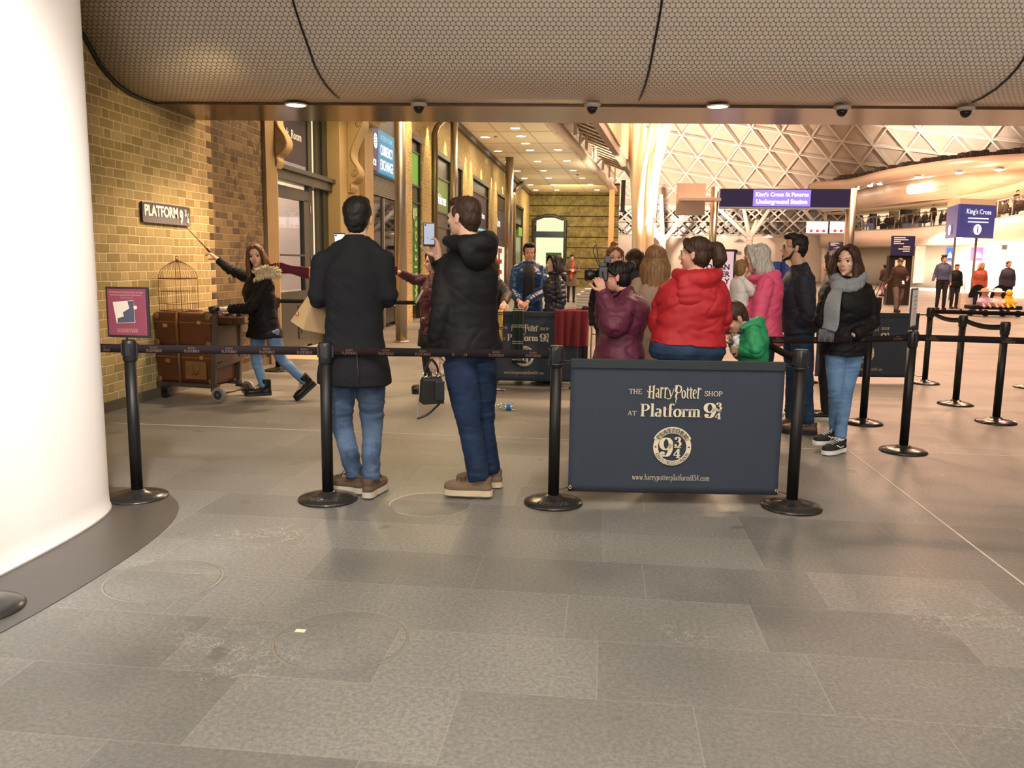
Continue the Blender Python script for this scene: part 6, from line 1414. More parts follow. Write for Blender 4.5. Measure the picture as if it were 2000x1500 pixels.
# pram with dolls
for i, (px, c1_, c2_, lab) in enumerate(((1921, (.55, .40, .62), (.36, .22, .12), 'doll with a brown straw hat and lilac dress sitting in the pushchair'), (1946, (.85, .66, .62), (.85, .78, .68), 'doll with a cream brimmed hat and pale dress sitting in the pushchair'), (1968, (.85, .45, .05), (.85, .45, .05), 'yellow soft toy sitting at the end of the pushchair'))):
    c_ = W(px, 600, 27.0); c_.z = .42; t = thing('doll', lab, 'doll', c_)
    m1 = cloth('doll_cloth%d' % i, c1_, .9); m2 = cloth('doll_hat%d' % i, c2_, .9)
    bm = MB(); bm.ell((0, 0, .02), (.22, .14, .16)); bm.ell((0, 0, .17), (.12, .09, .1)); bm.tube([(-.08, -.05, .1), (-.18, -.12, .0)], .05); bm.tube([(.08, -.05, .1), (.18, -.12, .0)], .05); link('dress', remesh(bm, .02, 2), m1, t)
    bm = MB(); bm.ell((0, -.02, .31), (.10, .10, .11)); [bm.tube([(q_*.08, -.1, -.02), (q_*.09, -.28, -.12)], .035) for q_ in (-1, 1)]; link('face_and_limbs', remesh(bm, .015, 2), SKP if i < 2 else m1, t)
    bm = MB(); bm.lathe([(.001, .46), (.09, .44), (.12, .38), (.20, .35), (.20, .335), (.11, .34)] if i < 2 else [(.001, .42), (.06, .40), (.08, .36)], n=20); bm.build('hat', m2, t)
c_ = W(1940, 600, 27.2); pc = thing('pushchair', 'low black double pushchair carrying the dolls', 'pushchair', (c_.x, 27.2, 0))
bm = MB(); bm.box((-.75, -.25, .22), (.75, .3, .34)); bm.build('seat', BLKC, pc, bevel=.03)
for dx in (-.3, .35): bm = MB(); bm.loft([[V((dx+.28*cos(a)*s_, .35-.30*(1-s_)*0+.1, .55+.42*sin(a)*s_)) for a in [pi*i/12 for i in range(13)]] for s_ in (1, .3)], caps=False, closed=False); bm.build('canopy', BLKC, pc)
for dx in (-.7, -.25, .25, .7):
    bm = MB(); bm.tube([(dx, -.12, .10), (dx, -.06, .10)], .10, 16); bm.build('wheel', BLACK, pc)
c_ = W(1878, 600, 31); st = thing('suitcase', 'white speckled suitcase on wheels beside the rust coloured coat', 'suitcase', (c_.x, 30.6, 0))
bm = MB(); bm.box((-.25, -.14, .05), (.25, .14, .62)); bm.build('case', mat('white_speckled', (.7, .62, .56), .5, var=.35, scale=14), st, bevel=.03); bm = MB(); bm.tube([(-.12, 0, .6), (-.12, 0, 1.05), (.12, 0, 1.05), (.12, 0, .6)], .012, 6); bm.build('handle', STAIN, st)
for q_ in (-1, 1): bm = MB(); bm.tube([(q_*.18, -.03, .035), (q_*.18, .03, .035)], .035, 12); bm.build('wheel', BLACK, st)
# ---- people at the upstairs restaurant balustrade
seated = Human('dark figure seated at the upstairs balustrade', (0, 0), 180, 1.65, fine=False, group='figures seated along the balcony balustrade', J=dict(pelvis=(0, 0, .48), waist=(0, .0, .62), chest=(0, .02, .80), neck=(0, .02, .98), head=(0, .05, 1.12), shR=(.17, 0, .93), shL=(-.17, 0, .93), elR=(.22, .08, .68), elL=(-.22, .08, .68), wrR=(.15, .3, .72), wrL=(-.15, .3, .72), hipR=(.09, 0, .48), hipL=(-.09, 0, .48), knR=(.11, .42, .5), knL=(-.11, .42, .5), anR=(.11, .42, .085), anL=(-.11, .42, .085)))
seated.body(voxel=.03, eyes=False); seated.jacket(BRNC, hem=-.02, voxel=.025, loose=1.3); seated.hair(HBLK, 'short'); seated.pants(BLKT, voxel=.025)
bal = offp(pls, .75); first = True; rnd = random.Random(4)
for px in (1683, 1696, 1702, 1709, 1722, 1729, 1741, 1750, 1757, 1764, 1776, 1792, 1799, 1806, 1815, 1832, 1840, 1950, 1962, 1984, 1993):
    p, t = at_px(bal, px, 5.3); rz_ = atan2(t.y, t.x)+rnd.choice((0, pi))+rnd.uniform(-.5, .5)
    if first: seated.root.location = (p.x, p.y, 4.42); seated.root.rotation_euler.z = rz_; first = False
    else: dup(seated.root, V((p.x+rnd.uniform(0, .5), p.y, 4.42)), rz_)
for px, lab in ((1823, 'dark figure standing at the upstairs balustrade beneath the clock side'), (1985, 'dark figure standing upstairs near the right edge of the photo')):
    p, t = at_px(offp(pls, 1.3), px, 5.3); P = Human(lab, (p.x, p.y, 4.42), 190, 1.72, fine=False); P.body(voxel=.03, eyes=False); P.jacket(BRNC, voxel=.025); P.pants(BLKT, voxel=.025); P.hair(HBLK, 'short')
# ============================================================ SERIF LETTERING
def arc(cx, cy, rx, ry, a0, a1, n=12): return [(cx+rx*cos(radians(a0+(a1-a0)*i/n)), cy+ry*sin(radians(a0+(a1-a0)*i/n))) for i in range(n+1)]
def spl(pts, n=5):
    P = bez([V((x, y, 0)) for x, y in pts], n); return [(p.x, p.y) for p in P]
# glyph: (advance, strokes, serif points [x, y, direction], dots)
def _g(adv, st, se=(), dots=()): return (adv, st, se, dots)
GL = {
 'T': _g(.74, [[(.37, 0), (.37, .98)], [(.02, .98), (.72, .98)], [(.03, .98), (.03, .80)], [(.71, .98), (.71, .80)]], [(.37, 0)]),
 'H': _g(.82, [[(.15, 0), (.15, 1)], [(.65, 0), (.65, 1)], [(.15, .52), (.65, .52)]], [(.15, 0), (.15, .985), (.65, 0), (.65, .985)]),
 'E': _g(.66, [[(.15, 0), (.15, 1)], [(.15, .98), (.56, .98)], [(.15, .52), (.46, .52)], [(.15, .02), (.60, .02)], [(.56, .98), (.56, .82)], [(.60, .02), (.62, .2)]], [(.15, 0), (.15, .985)]),
 'S': _g(.58, [spl([(.50, .78), (.48, .95), (.28, 1.0), (.10, .88), (.12, .66), (.30, .52), (.46, .38), (.48, .14), (.28, 0), (.08, .06), (.06, .24)])]),
 'O': _g(.84, [arc(.42, .5, .34, .5, 0, 360, 28)]), 'C': _g(.74, [arc(.44, .5, .36, .5, 45, 318, 22), [(.70, .85), (.70, .66)]]),
 'G': _g(.80, [arc(.44, .5, .36, .5, 45, 330, 22), [(.70, .85), (.70, .66)], [(.70, .40), (.70, .06)], [(.52, .40), (.80, .40)]]),
 'D': _g(.82, [[(.15, 0), (.15, 1)], [(.15, .98)]+arc(.32, .5, .42, .48, 90, -90, 14)+[(.15, .02)]], [(.15, 0), (.15, .985)]),
 'P': _g(.64, [[(.15, 0), (.15, 1)], [(.15, .98)]+arc(.30, .73, .26, .25, 90, -90, 12)+[(.15, .48)]], [(.15, 0), (.13, .985)]),
 'R': _g(.72, [[(.15, 0), (.15, 1)], [(.15, .98)]+arc(.30, .75, .24, .23, 90, -90, 12)+[(.15, .52)], [(.32, .52), (.64, .02), (.74, .0)]], [(.15, 0), (.13, .985)]),
 'L': _g(.62, [[(.15, 0), (.15, 1)], [(.15, .02), (.56, .02)], [(.56, .02), (.60, .22)]], [(.15, 0), (.15, .985)]),
 'F': _g(.60, [[(.15, 0), (.15, 1)], [(.15, .98), (.56, .98)], [(.15, .52), (.44, .52)], [(.56, .98), (.56, .80)]], [(.15, 0), (.15, .985)]),
 'A': _g(.74, [[(.08, 0), (.37, 1), 'thin'], [(.36, 1), (.66, 0)], [(.19, .34), (.54, .34)]], [(.08, 0), (.66, 0)]),
 'M': _g(.94, [[(.13, 0), (.15, 1), 'thin'], [(.15, 1), (.46, .05)], [(.46, .05), (.78, 1), 'thin'], [(.80, 0), (.78, 1)]], [(.13, 0), (.80, 0), (.11, .985), (.82, .985)]),
 'N': _g(.84, [[(.14, 0), (.14, 1), 'thin'], [(.13, 1), (.70, .0)], [(.70, 0), (.70, 1), 'thin']], [(.14, 0), (.12, .985), (.70, .985)]),
 'K': _g(.78, [[(.15, 0), (.15, 1)], [(.15, .45), (.60, 1), 'thin'], [(.28, .60), (.70, 0)]], [(.15, 0), (.15, .985), (.60, .985), (.70, 0)]),
 'I': _g(.32, [[(.16, 0), (.16, 1)]], [(.16, 0), (.16, .985)]), "'": _g(.2, [[(.10, .98), (.08, .74)]]),
 'l': _g(.30, [[(.15, 0), (.15, 1.06)], [(.15, 1.05), (.03, 1.0)]], [(.15, 0)]),
 'h': _g(.58, [[(.13, 0), (.13, 1.06)], [(.13, .46)]+arc(.29, .44, .16, .19, 160, 0, 10)+[(.45, 0)]], [(.13, 0), (.45, 0)]),
 'a': _g(.48, [arc(.22, .46, .14, .16, 150, 0, 8)+[(.36, .06), (.44, .02)], arc(.20, .17, .14, .16, 80, 350, 14)+[(.36, .25)], [(.36, .36), (.18, .33)]]),
 't': _g(.36, [[(.15, .80), (.15, .14)]+arc(.25, .13, .10, .12, 180, 300, 6), [(.03, .60), (.31, .60)]]),
 'f': _g(.34, [[(.14, 0), (.14, .85)]+arc(.27, .87, .13, .17, 180, 50, 8), [(.02, .60), (.30, .60)]], [(.14, 0)], [(.37, .97, .05)]),
 'o': _g(.54, [arc(.27, .31, .21, .31, 0, 360, 22)]), 'c': _g(.46, [arc(.26, .31, .20, .31, 50, 318, 16)], (), [(.38, .52, .05)]),
 'e': _g(.46, [[(.08, .33), (.40, .38)]+arc(.25, .32, .18, .30, 12, 318, 18)]),
 'r': _g(.40, [[(.13, 0), (.13, .60)], [(.13, .42)]+arc(.27, .46, .13, .16, 150, 50, 7)], [(.13, 0), (.09, .60)], [(.36, .55, .055)]),
 'm': _g(.88, [[(.13, 0), (.13, .60)], [(.13, .44)]+arc(.28, .44, .15, .18, 155, 0, 10)+[(.43, 0)], [(.43, .44)]+arc(.58, .44, .15, .18, 155, 0, 10)+[(.73, 0)]], [(.13, 0), (.43, 0), (.73, 0), (.09, .60)]),
 'p': _g(.56, [[(.13, -.32), (.13, .60)], arc(.28, .31, .19, .30, 150, -150, 18)], [(.13, -.32), (.09, .60)]),
 'y': _g(.50, [[(.06, .60), (.26, .02)], [(.45, .60), (.20, -.22), (.08, -.30), 'thin']], [(.06, .60), (.45, .60)]),
 'w': _g(.74, [[(.06, .60), (.22, .0)], [(.22, 0), (.37, .58), 'thin'], [(.35, .60), (.51, 0)], [(.51, 0), (.68, .60), 'thin']], [(.06, .60), (.37, .60), (.68, .60)]),
 '.': _g(.24, [], (), [(.12, .05, .06)]), '.b': _g(.3, [], (), [(.15, .4, .07)]),
 '9': _g(.60, [arc(.29, .68, .21, .31, 0, 360, 22), spl([(.50, .68), (.49, .35), (.38, .06), (.20, .01), (.10, .10)])], (), [(.14, .15, .085)]),
 '3': _g(.54, [spl([(.12, .80), (.18, .98), (.34, .98), (.42, .78), (.34, .58), (.20, .52)]), spl([(.20, .52), (.38, .50), (.47, .27), (.36, .03), (.18, .0), (.09, .12)])], (), [(.14, .80, .075), (.13, .15, .075)]),
 '4': _g(.58, [[(.38, 0), (.38, 1.0)], [(.38, 1.0), (.05, .30), 'thin'], [(.05, .28), (.54, .28)]], [(.38, 0)]),
 ' ': _g(.30, [])}
# the angular display capitals of the shop name (traced as centre lines with tapering weight)
HPG = {
 'H': (.62, [[(.16, .02, .13), (.20, 1.0, .12)], [(.48, -.02, .13), (.50, 1.02, .13)], [(-.04, .62, .02), (.06, .50, .05), (.48, .56, .05), (.56, .62, .03)], [(.04, .06, .05), (.30, .02, .05)], [(.36, 0, .05), (.60, -.04, .03)], [(.08, .96, .04), (.28, 1.0, .05)], [(.40, .98, .04), (.60, 1.04, .05)]]),
 'a': (.34, [[(.05, .70, .04), (.14, .80, .06), (.26, .74, .08), (.27, .10, .09), (.34, .04, .03)], [(.26, .50, .04), (.08, .36, .08), (.10, .10, .07), (.26, .18, .03)]]),
 'r': (.34, [[(.10, .04, .08), (.13, .90, .10), (.05, .84, .04)], [(.13, .62, .03), (.24, .88, .07), (.34, .80, .06), (.33, .72, .02)], [(.04, .05, .03), (.20, .02, .03)]]),
 'y': (.42, [[(.04, .66, .05), (.10, .72, .09), (.22, .18, .08), (.24, .12, .06)], [(.46, .86, .03), (.40, .60, .05), (.20, .02, .06), (.02, -.04, .05), (-.20, .06, .03)]]),
 'P': (.56, [[(.17, -.42, .01), (.15, -.12, .07), (.22, .05, .09), (.13, .14, .13), (.23, .52, .12), (.14, .60, .16), (.18, 1.05, .17)], [(.04, 1.04, .05), (.30, 1.08, .06), (.52, .98, .10), (.56, .74, .10), (.46, .52, .08), (.28, .46, .04)]]),
 'o': (.36, [[(.19, .70, .04), (.06, .54, .09), (.08, .18, .09), (.19, .02, .05), (.31, .18, .10), (.31, .54, .09), (.19, .70, .04)]]),
 't': (.26, [[(.10, .96, .03), (.14, .80, .09), (.13, .14, .09), (.20, .02, .05), (.27, .06, .02)], [(.0, .72, .03), (.28, .74, .05)]]),
 'e': (.34, [[(.08, .38, .03), (.30, .50, .05), (.28, .68, .06), (.17, .76, .06), (.07, .56, .09), (.08, .20, .09), (.18, .04, .07), (.32, .12, .03)]]),
 ' ': (.06, [])}
class Pen:
    def __init__(s): s.v = []; s.f = []
    def ribbon(s, pts, wd, T):
        m = len(pts)
        if m < 2: return
        closed = (abs(pts[0][0]-pts[-1][0])+abs(pts[0][1]-pts[-1][1])) < 1e-4; o = len(s.v)
        for i, (x, y) in enumerate(pts):
            a = pts[i-1] if i else (pts[-2] if closed else pts[0]); b_ = pts[i+1] if i < m-1 else (pts[1] if closed else pts[-1])
            dx, dy = b_[0]-a[0], b_[1]-a[1]; L = sqrt(dx*dx+dy*dy) or 1; w_ = wd(dx/L, dy/L, i)/2
            s.v.append(T(x-dy/L*w_, y+dx/L*w_)); s.v.append(T(x+dy/L*w_, y-dx/L*w_))
        for i in range(m-1): k = o+2*i; s.f.append((k, k+1, k+3, k+2))
    def dot(s, x, y, r, T):
        o = len(s.v); s.v += [T(x+r*cos(2*pi*i/14), y+r*sin(2*pi*i/14)) for i in range(14)]; s.f.append(tuple(o+i for i in range(14)))
    def glyph(s, ch, T, thick=.12, thin=.045):
        adv, st, se, dots = GL[ch]
        for q in st:
            k = 1
            if q[-1] == 'thin': q = q[:-1]; k = 0
            if len(q) == 2: q = [q[0], ((q[0][0]+q[1][0])/2, (q[0][1]+q[1][1])/2), q[1]]
            s.ribbon(q, (lambda dx, dy, i: thin+(thick-thin)*abs(dy)**1.3) if k else (lambda dx, dy, i: thin*1.15), T)
        for x, y in se: s.ribbon([(x-thick*.95, y+(.012 if y < .01 else 0)), (x+thick*.95, y+(.012 if y < .01 else 0))], lambda *a: thin*.9, T)
        for x, y, r in dots: s.dot(x, y, r*(.5+thick*4.2), T)
        return adv
    def line(s, txt, x0, x1, y, h, thick=.12, thin=.045, track=.0):
        W_ = sum(GL[c][0]+track for c in txt)-track; sx = (x1-x0)/W_; x = 0
        for c in txt: s.glyph(c, lambda a, b_, x=x: (x0+(x+a)*sx, y+b_*h), thick, thin); x += GL[c][0]+track
    def ring(s, txt, cx, cy, r, a0, a1, h, inward=False, thick=.14, thin=.06, cw=.75):
        W_ = sum(GL[c][0]+.08 for c in txt); x = 0
        for c in txt:
            a = radians(a0+(a1-a0)*(x+GL[c][0]/2)/W_); wd = GL[c][0]
            if not inward: ux, uy, vx, vy = sin(a), -cos(a), cos(a), sin(a)
            else: ux, uy, vx, vy = -sin(a), cos(a), -cos(a), -sin(a)
            rr = r if not inward else r
            s.glyph(c, lambda p, q, a=a, ux=ux, uy=uy, vx=vx, vy=vy, wd=wd: (cx+cos(a)*rr+ux*(p-wd/2)*h*cw+vx*q*h, cy+sin(a)*rr+uy*(p-wd/2)*h*cw+vy*q*h), thick, thin); x += wd+.08
    def display(s, txt, x0, x1, y, h):
        W_ = sum(HPG[c][0] for c in txt); sx = (x1-x0)/W_; x = 0
        for c in txt:
            for st in HPG[c][1]:
                pts, ws = [], []
                for i in range(len(st)-1):
                    for k in range(4): t = k/4; pts.append((st[i][0]+(st[i+1][0]-st[i][0])*t, st[i][1]+(st[i+1][1]-st[i][1])*t)); ws.append(st[i][2]+(st[i+1][2]-st[i][2])*t)
                pts.append(st[-1][:2]); ws.append(st[-1][2]); s.ribbon(pts, lambda dx, dy, i, ws=ws: ws[i]*1.05, lambda a, b_, x=x: (x0+(x+a)*sx, y+b_*h))
            x += HPG[c][0]
    def annulus(s, cx, cy, r0, r1, a0=0, a1=360, n=64):
        o = len(s.v)
        for i in range(n+1): a = radians(a0+(a1-a0)*i/n); s.v += [(cx+r0*cos(a), cy+r0*sin(a)), (cx+r1*cos(a), cy+r1*sin(a))]
        for i in range(n): k = o+2*i; s.f.append((k, k+1, k+3, k+2))
    def build(s, name, m, parent, lift=.0012, M=None):
        me = bpy.data.meshes.new(name); me.from_pydata([(x, y, lift) for x, y in s.v], [], s.f); me.update(); return link(name, me, m, parent, M=M)
# ============================================================ QUEUE BARRIERS
PRINT = mat('gold_cream_print', (.66, .58, .42), .5, var=.12, scale=5); PRINTD = mat('ring_print_dark', (.035, .045, .06), .6)
BANC = cloth('slate_blue_banner', (.026, .036, .055), .85, bump=.5, bs=900, var=.05); BANC2 = cloth('slate_banner_hem', (.018, .026, .030), .85)
def banner_mesh(root, w_=1.27, h_=.81):
    """local frame: x along the banner, z up, printed face towards -y"""
    n, m = 30, 18; bm = MB()
    grid = [[V((w_*i/n, .006*sin(i*.5)*(j/m)*.6+.002*sin(i*1.7+j), h_*(1-j/m))) for i in range(n+1)] for j in range(m+1)]
    for side in (0,):
        bm.loft([[p+V((0, .0, 0)) for p in r] for r in grid], caps=False, closed=False)
    o = bm.build('cloth', BANC, root, fix=False); md = o.modifiers.new('s', 'SOLIDIFY'); md.thickness = .003; md.offset = -1 if False else 1
    bm = MB(); bm.box((0, -.013, h_-.052), (w_, .014, h_+.004)); bm.build('top_sleeve', BANC2, o, bevel=.006)
    for x in (.012, w_-.012):
        bm = MB(); bm.tube([(x+.008*cos(a), -.012, .03+.008*sin(a)) for a in [2*pi*i/12 for i in range(13)]], .003, 6); bm.build('eyelet', mat('brass', (.6, .48, .28), .3, metal=1), o)
        e = -.13 if x < .5 else .13; bm = MB(); bm.tube([(x, -.008, .03), (x+e*.5, -.004, .012), (x+e, 0, .015)], .003, 5); bm.build('tie_cord', BLACK, o)
    k, kz = w_/418, h_/262; U = lambda px: (px-1107)*k; Vv = lambda py: (962-py)*kz
    Pn = Pen(); L = lambda t, a, b_, yb, hh, th=.13, tn=.05: Pn.line(t, U(a), U(b_), Vv(yb), hh*kz, th, tn, .04)
    L('THE', 1222, 1247, 765, 9.5, .11, .05); L('SHOP', 1370, 1405, 767, 9.5, .13, .05); L('AT', 1221, 1238, 807, 8.5, .11, .05); L('Platform', 1246, 1364, 808.5, 24, .17, .055)
    Pn.line('9', U(1370), U(1394), Vv(809), 28*kz, .19, .06); Pn.line('3', U(1392.5), U(1405), Vv(794), 14*kz, .17, .06); Pn.line('4', U(1391.5), U(1405), Vv(812), 13*kz, .17, .07)
    Pn.ribbon([(U(1392), Vv(796)), (U(1405), Vv(796))], lambda *a: .0035, lambda a, b_: (a, b_))
    Pn.display('Harry Potter', U(1258), U(1363), Vv(773), 24*kz)
    L('www.harrypotterplatform934.com', 1234, 1388, 935, 11.5, .085, .04)
    cx, cy, R1, R2 = U(1311), Vv(868.5), 37.5*k, 28*k; Pn.annulus(cx, cy, R2, R1); Pn.annulus(cx, cy, 27.5*k, 40.5*k, 24, 156, 30)
    Pn.line('9', U(1286), U(1312.5), Vv(887), 36*kz, .20, .06); Pn.line('3', U(1314), U(1329), Vv(867), 18*kz, .17, .06); Pn.line('4', U(1313), U(1329), Vv(890), 18*kz, .17, .07)
    Pn.ribbon([(U(1315), Vv(869.3)), (U(1328.5), Vv(869.3))], lambda *a: .004, lambda a, b_: (a, b_))
    Mx = plane_M(V((0, -.0065, 0)), (1, 0, 0), (0, 0, 1)); Pn.build('print', PRINT, o, M=Mx)
    Q = Pen(); Q.ring('PLATFORM', cx, cy, 29.5*k, 150, 30, 8.6*k, thick=.16, thin=.08, cw=1.0); Q.ring("KING'S CROSS.LONDON", cx, cy, 36.2*k, 203, 340, 6.4*k, inward=True, thick=.16, thin=.08, cw=.95)
    Q.dot(cx-32.8*k, cy, 1.8*k, lambda a, b_: (a, b_)); Q.dot(cx+32.8*k, cy, 1.8*k, lambda a, b_: (a, b_)); Q.build('ring_lettering', PRINTD, o, M=plane_M(V((0, -.0085, 0)), (1, 0, 0), (0, 0, 1)))
    return o
def stanchion(x, y, label, group='black queue stanchions'):
    t = thing('stanchion', label, 'queue post', (x, y, 0), 0, None)
    bm = MB(); bm.lathe([(.180, 0), (.180, .010), (.172, .018), (.12, .032), (.06, .040), (.048, .052), (.036, .056)], n=40); bm.build('base', BASE, t)
    bm = MB(); bm.lathe([(.034, .05), (.034, .84)], n=24); bm.build('post', BLKMET, t)
    bm = MB(); bm.lathe([(.034, .835), (.041, .845), (.041, .955), (.037, .965)], n=24); hd = bm.build('head', BLACK, t)
    for a in range(4):
        bm = MB(); bm.box((.036, -.014, .875), (.047, .014, .945), Matrix.Rotation(a*pi/2+.3, 4, 'Z')); bm.build('belt_clip', BLACK, hd)
    return t
BASE = mat('black_satin_base', (.028, .026, .024), .24, var=.15, metal=.3)
Apt, Bpt, Cpt, Dpt = (-2.79, 4.62), (-1.64, 4.76), (-.27, 4.90), (1.17, 5.03)
ST = {'A': (Apt, 'black queue stanchion carrying the small maroon poster, nearest the white column'), 'B': (Bpt, 'black queue stanchion in front of the charcoal overcoat'), 'C': (Cpt, 'black queue stanchion at the left end of the front banner'), 'D': (Dpt, 'black queue stanchion at the right end of the front banner'),
      'R1': ((2.41, 6.77), 'black queue stanchion carrying the narrow white notice'), 'R2': ((3.80, 9.28), 'black queue stanchion behind and between the notice post and the far right post'), 'R3': ((3.76, 8.25), 'black queue stanchion farthest right with a gold-rimmed base'), 'R4': ((4.08, 10.93), 'black queue stanchion at the right end of the rear banner'),
      'R5': ((2.45, 7.96), 'black queue stanchion just behind the jeans of the girl in the grey scarf'), 'S': ((1.16, 6.24), 'black queue stanchion hidden behind the boy in green'), 'Z': ((-2.53, 2.98), 'black queue stanchion whose base shows at the left edge'), 'P': ((-4.22, 10.39), 'black queue stanchion by the brick wall behind the posing person'),
      'Q': ((-1.62, 10.75), 'black queue stanchion behind the maroon staff jacket'), 'R6': ((5.28, 10.81), 'black queue stanchion cut by the right edge of the photo'), 'R7': ((4.9, 6.5), 'black queue stanchion beyond the right edge on the nearer belt'), 'L': ((2.55, 10.75), 'black queue stanchion at the hidden left end of the rear banner'), 'K1': ((-1.58, 9.55), 'black queue stanchion at the left end of the middle banner'), 'K2': ((-.20, 9.62), 'black queue stanchion at the right end of the middle banner')}
for k_s, (p, l) in ST.items(): stanchion(p[0], p[1], l)
EMB = text('embossed_lettering', 'LENSIGNS', .036, (0, 0, 0), (1, 0, 0), (0, 1, 0), mat('embossed_plastic', (.05, .048, .045), .3), None, 'CENTER', ext=.0015)
me_ = EMB.data; bpy.data.objects.remove(EMB)
for o in [x for x in bpy.data.objects if x.get('category') == 'queue post' and ('front banner' in x['label'] or 'overcoat' in x['label'])]:
    b_ = [c for c in bpy.data.objects if c.parent == o and c.name.startswith('base')][0]
    m2 = me_.copy()
    for v in m2.vertices: a = -pi/2+v.co.x/.135*1.25; r = .118+v.co.y*1.1; h = .034-(r-.12)*.26+v.co.z; v.co = (r*cos(a), r*sin(a), h)
    link('embossed_lettering', m2, [] if m2.materials else MAT['embossed_plastic'], b_)
BELT = cloth('dark_belt_webbing', (.014, .010, .011), .9, spec=.15, bump=.4, bs=700); BELTP = mat('dull_copper_print', (.15, .085, .055), .6)
def belt(p, q, label, sag=0.0, prints=0, zc=.912, h=.05, za=None):
    p, q = V((p[0], p[1], zc)), V((q[0], q[1], zc if za is None else za)); d = (q-p); L = d.length; u = d.normalized(); p2, q2 = p+u*.044, q-u*.044; n = V((u.y, -u.x, 0)).normalized()
    if n.y > 0: n = -n
    t = thing('queue_belt', label, 'belt', p2); bm = MB(); m = 16
    C_ = [p2.lerp(q2, i/m)-p2-V((0, 0, sag*4*(i/m)*(1-i/m))) for i in range(m+1)]
    bm.loft([[c+V((0, 0, h/2))-n*.0008 for c in C_], [c+V((0, 0, h/2))+n*.0008 for c in C_], [c-V((0, 0, h/2))+n*.0008 for c in C_], [c-V((0, 0, h/2))-n*.0008 for c in C_]], caps=False, closed=False)
    bm.build('webbing', BELT, t)
    if prints:
        ux = u if u.x > 0 else -u
        P_ = Pen()
        for i in range(prints):
            c = (.10+i*(L-.2)/max(1, prints-1)*.93); P_.line('PLATFORM 9', c-.045, c+.045, -.018, .016, .14, .05); P_.display('Harry Potter', c-.022, c+.022, .004, .010)
        P_.build('print', BELTP, t, M=plane_M(n*.0016, ux, (0, 0, 1)), lift=.0004)
    return t
belt((-4.60, 4.55), Apt, 'queue belt running from the wall to the poster stanchion', prints=7)
belt(Apt, Bpt, 'printed queue belt in front of the luggage trolley', prints=5); belt(Bpt, Cpt, 'printed queue belt in front of the two men', prints=6)
belt(ST['S'][0], Dpt, 'short queue belt slanting down behind the front banner', sag=.01, za=.90); belt(ST['S'][0], ST['R1'][0], 'queue belt across the waist of the girl in the grey scarf', sag=.01, prints=4)
belt(ST['R1'][0], ST['R7'][0], 'straight queue belt leading right from the narrow white notice', prints=5); belt(ST['R4'][0], ST['R6'][0], 'farthest queue belt leading right behind the others')
belt(ST['R4'][0], ST['R2'][0], 'drooping queue belt between the two back right posts', sag=.04); belt(ST['R2'][0], ST['R3'][0], 'drooping queue belt reaching the gold-rimmed post', sag=.03); belt(ST['P'][0], ST['Q'][0], 'queue belt in front of the luggage room door')
def hang_banner(p, q, label, w_=1.27):
    p, q = V((*p, 0)), V((*q, 0)); d = (q-p).normalized(); mid = p.lerp(q, .5)-d*w_/2; t = thing('queue_banner', label, 'banner', V((mid.x, mid.y, .075)), atan2(d.y, d.x)); banner_mesh(t, w_)
    L = (q-p).length; g = (L-w_)/2; bm = MB(); bm.tube([(-g+.04, 0, .795), (L-g-.04, 0, .795)], .0085, 10); bm.build('rail', CHR, t)
    for x in (-g, L-g): bm = MB(); bm.lathe([(.046, .775), (.046, .785)], (x, 0, 0), n=20); bm.build('clamp', BLACK, t)
    return t
hang_banner(Cpt, Dpt, 'large slate blue printed queue banner in front of the crowd'); hang_banner(ST['K1'][0], ST['K2'][0], 'slate blue printed queue banner half hidden behind the man in the hooded coat'); hang_banner(ST['L'][0], ST['R4'][0], 'slate blue printed queue banner behind the girl in the grey scarf')
# garments draped over the middle banner
def drape(x0, x1, y, z0, z1, mats, name, label, cat, wav=.012, stripes=None):
    t = thing(name, label, cat, (x0, y, 0)); bm = MB(); n = 14; rows_ = 24
    for i in range(rows_+1):
        pass
    grid = [[V(((x1-x0)*i/n+.02*(j/rows_)*sin(i*.7), wav*sin(i*1.9)*(.4+j/rows_), z1-(z1-z0)*j/rows_)) for i in range(n+1)] for j in range(rows_+1)]
    back = [[V((p.x, .06, p.z)) for p in r] for r in grid[:8]]
    bm.loft(list(reversed(back))+grid, caps=False, closed=False); o = bm.build('cloth', mats, t, fix=False); md = o.modifiers.new('s', 'SOLIDIFY'); md.thickness = .008; md.offset = 0; return t, o
def striped(name, c1, c2, P=.17, z0=0):
    b = NB(name); x = b.xyz(b.pos()); f = b.f('FRACT', b.f('DIVIDE', b.f('ADD', x[2], z0), P)); g = b.f('MAXIMUM', b.f('LESS_THAN', f, .05), b.f('MULTIPLY', b.f('GREATER_THAN', f, .12), b.f('LESS_THAN', f, .17))); b.bump(b.noise(b.pos(), 200, 2), .002, .5); return b.out(b.mix(g, c1, c2), .9)
KY = 9.5; X_ = lambda px: W(px, 650, KY).x
drape(X_(967), X_(981), KY, .48, .90, striped('mustard_striped_knit', (.55, .36, .10), (.02, .015, .01)), 'mustard_scarf', 'mustard scarf with black stripes hanging on the middle banner', 'scarf')
drape(X_(1001), X_(1022), KY-.01, .30, .92, striped('dark_green_striped_knit', (.008, .018, .012), (.28, .32, .28), .19, .05), 'dark_striped_scarf', 'dark green scarf with silver stripes hanging on the middle banner', 'scarf')
drape(X_(1083), X_(1150), KY+.02, .50, .915, cloth('maroon_robe_cloth', (.14, .010, .018), .9), 'maroon_garment', 'maroon garment draped over the post end of the middle banner', 'garment', wav=.03)
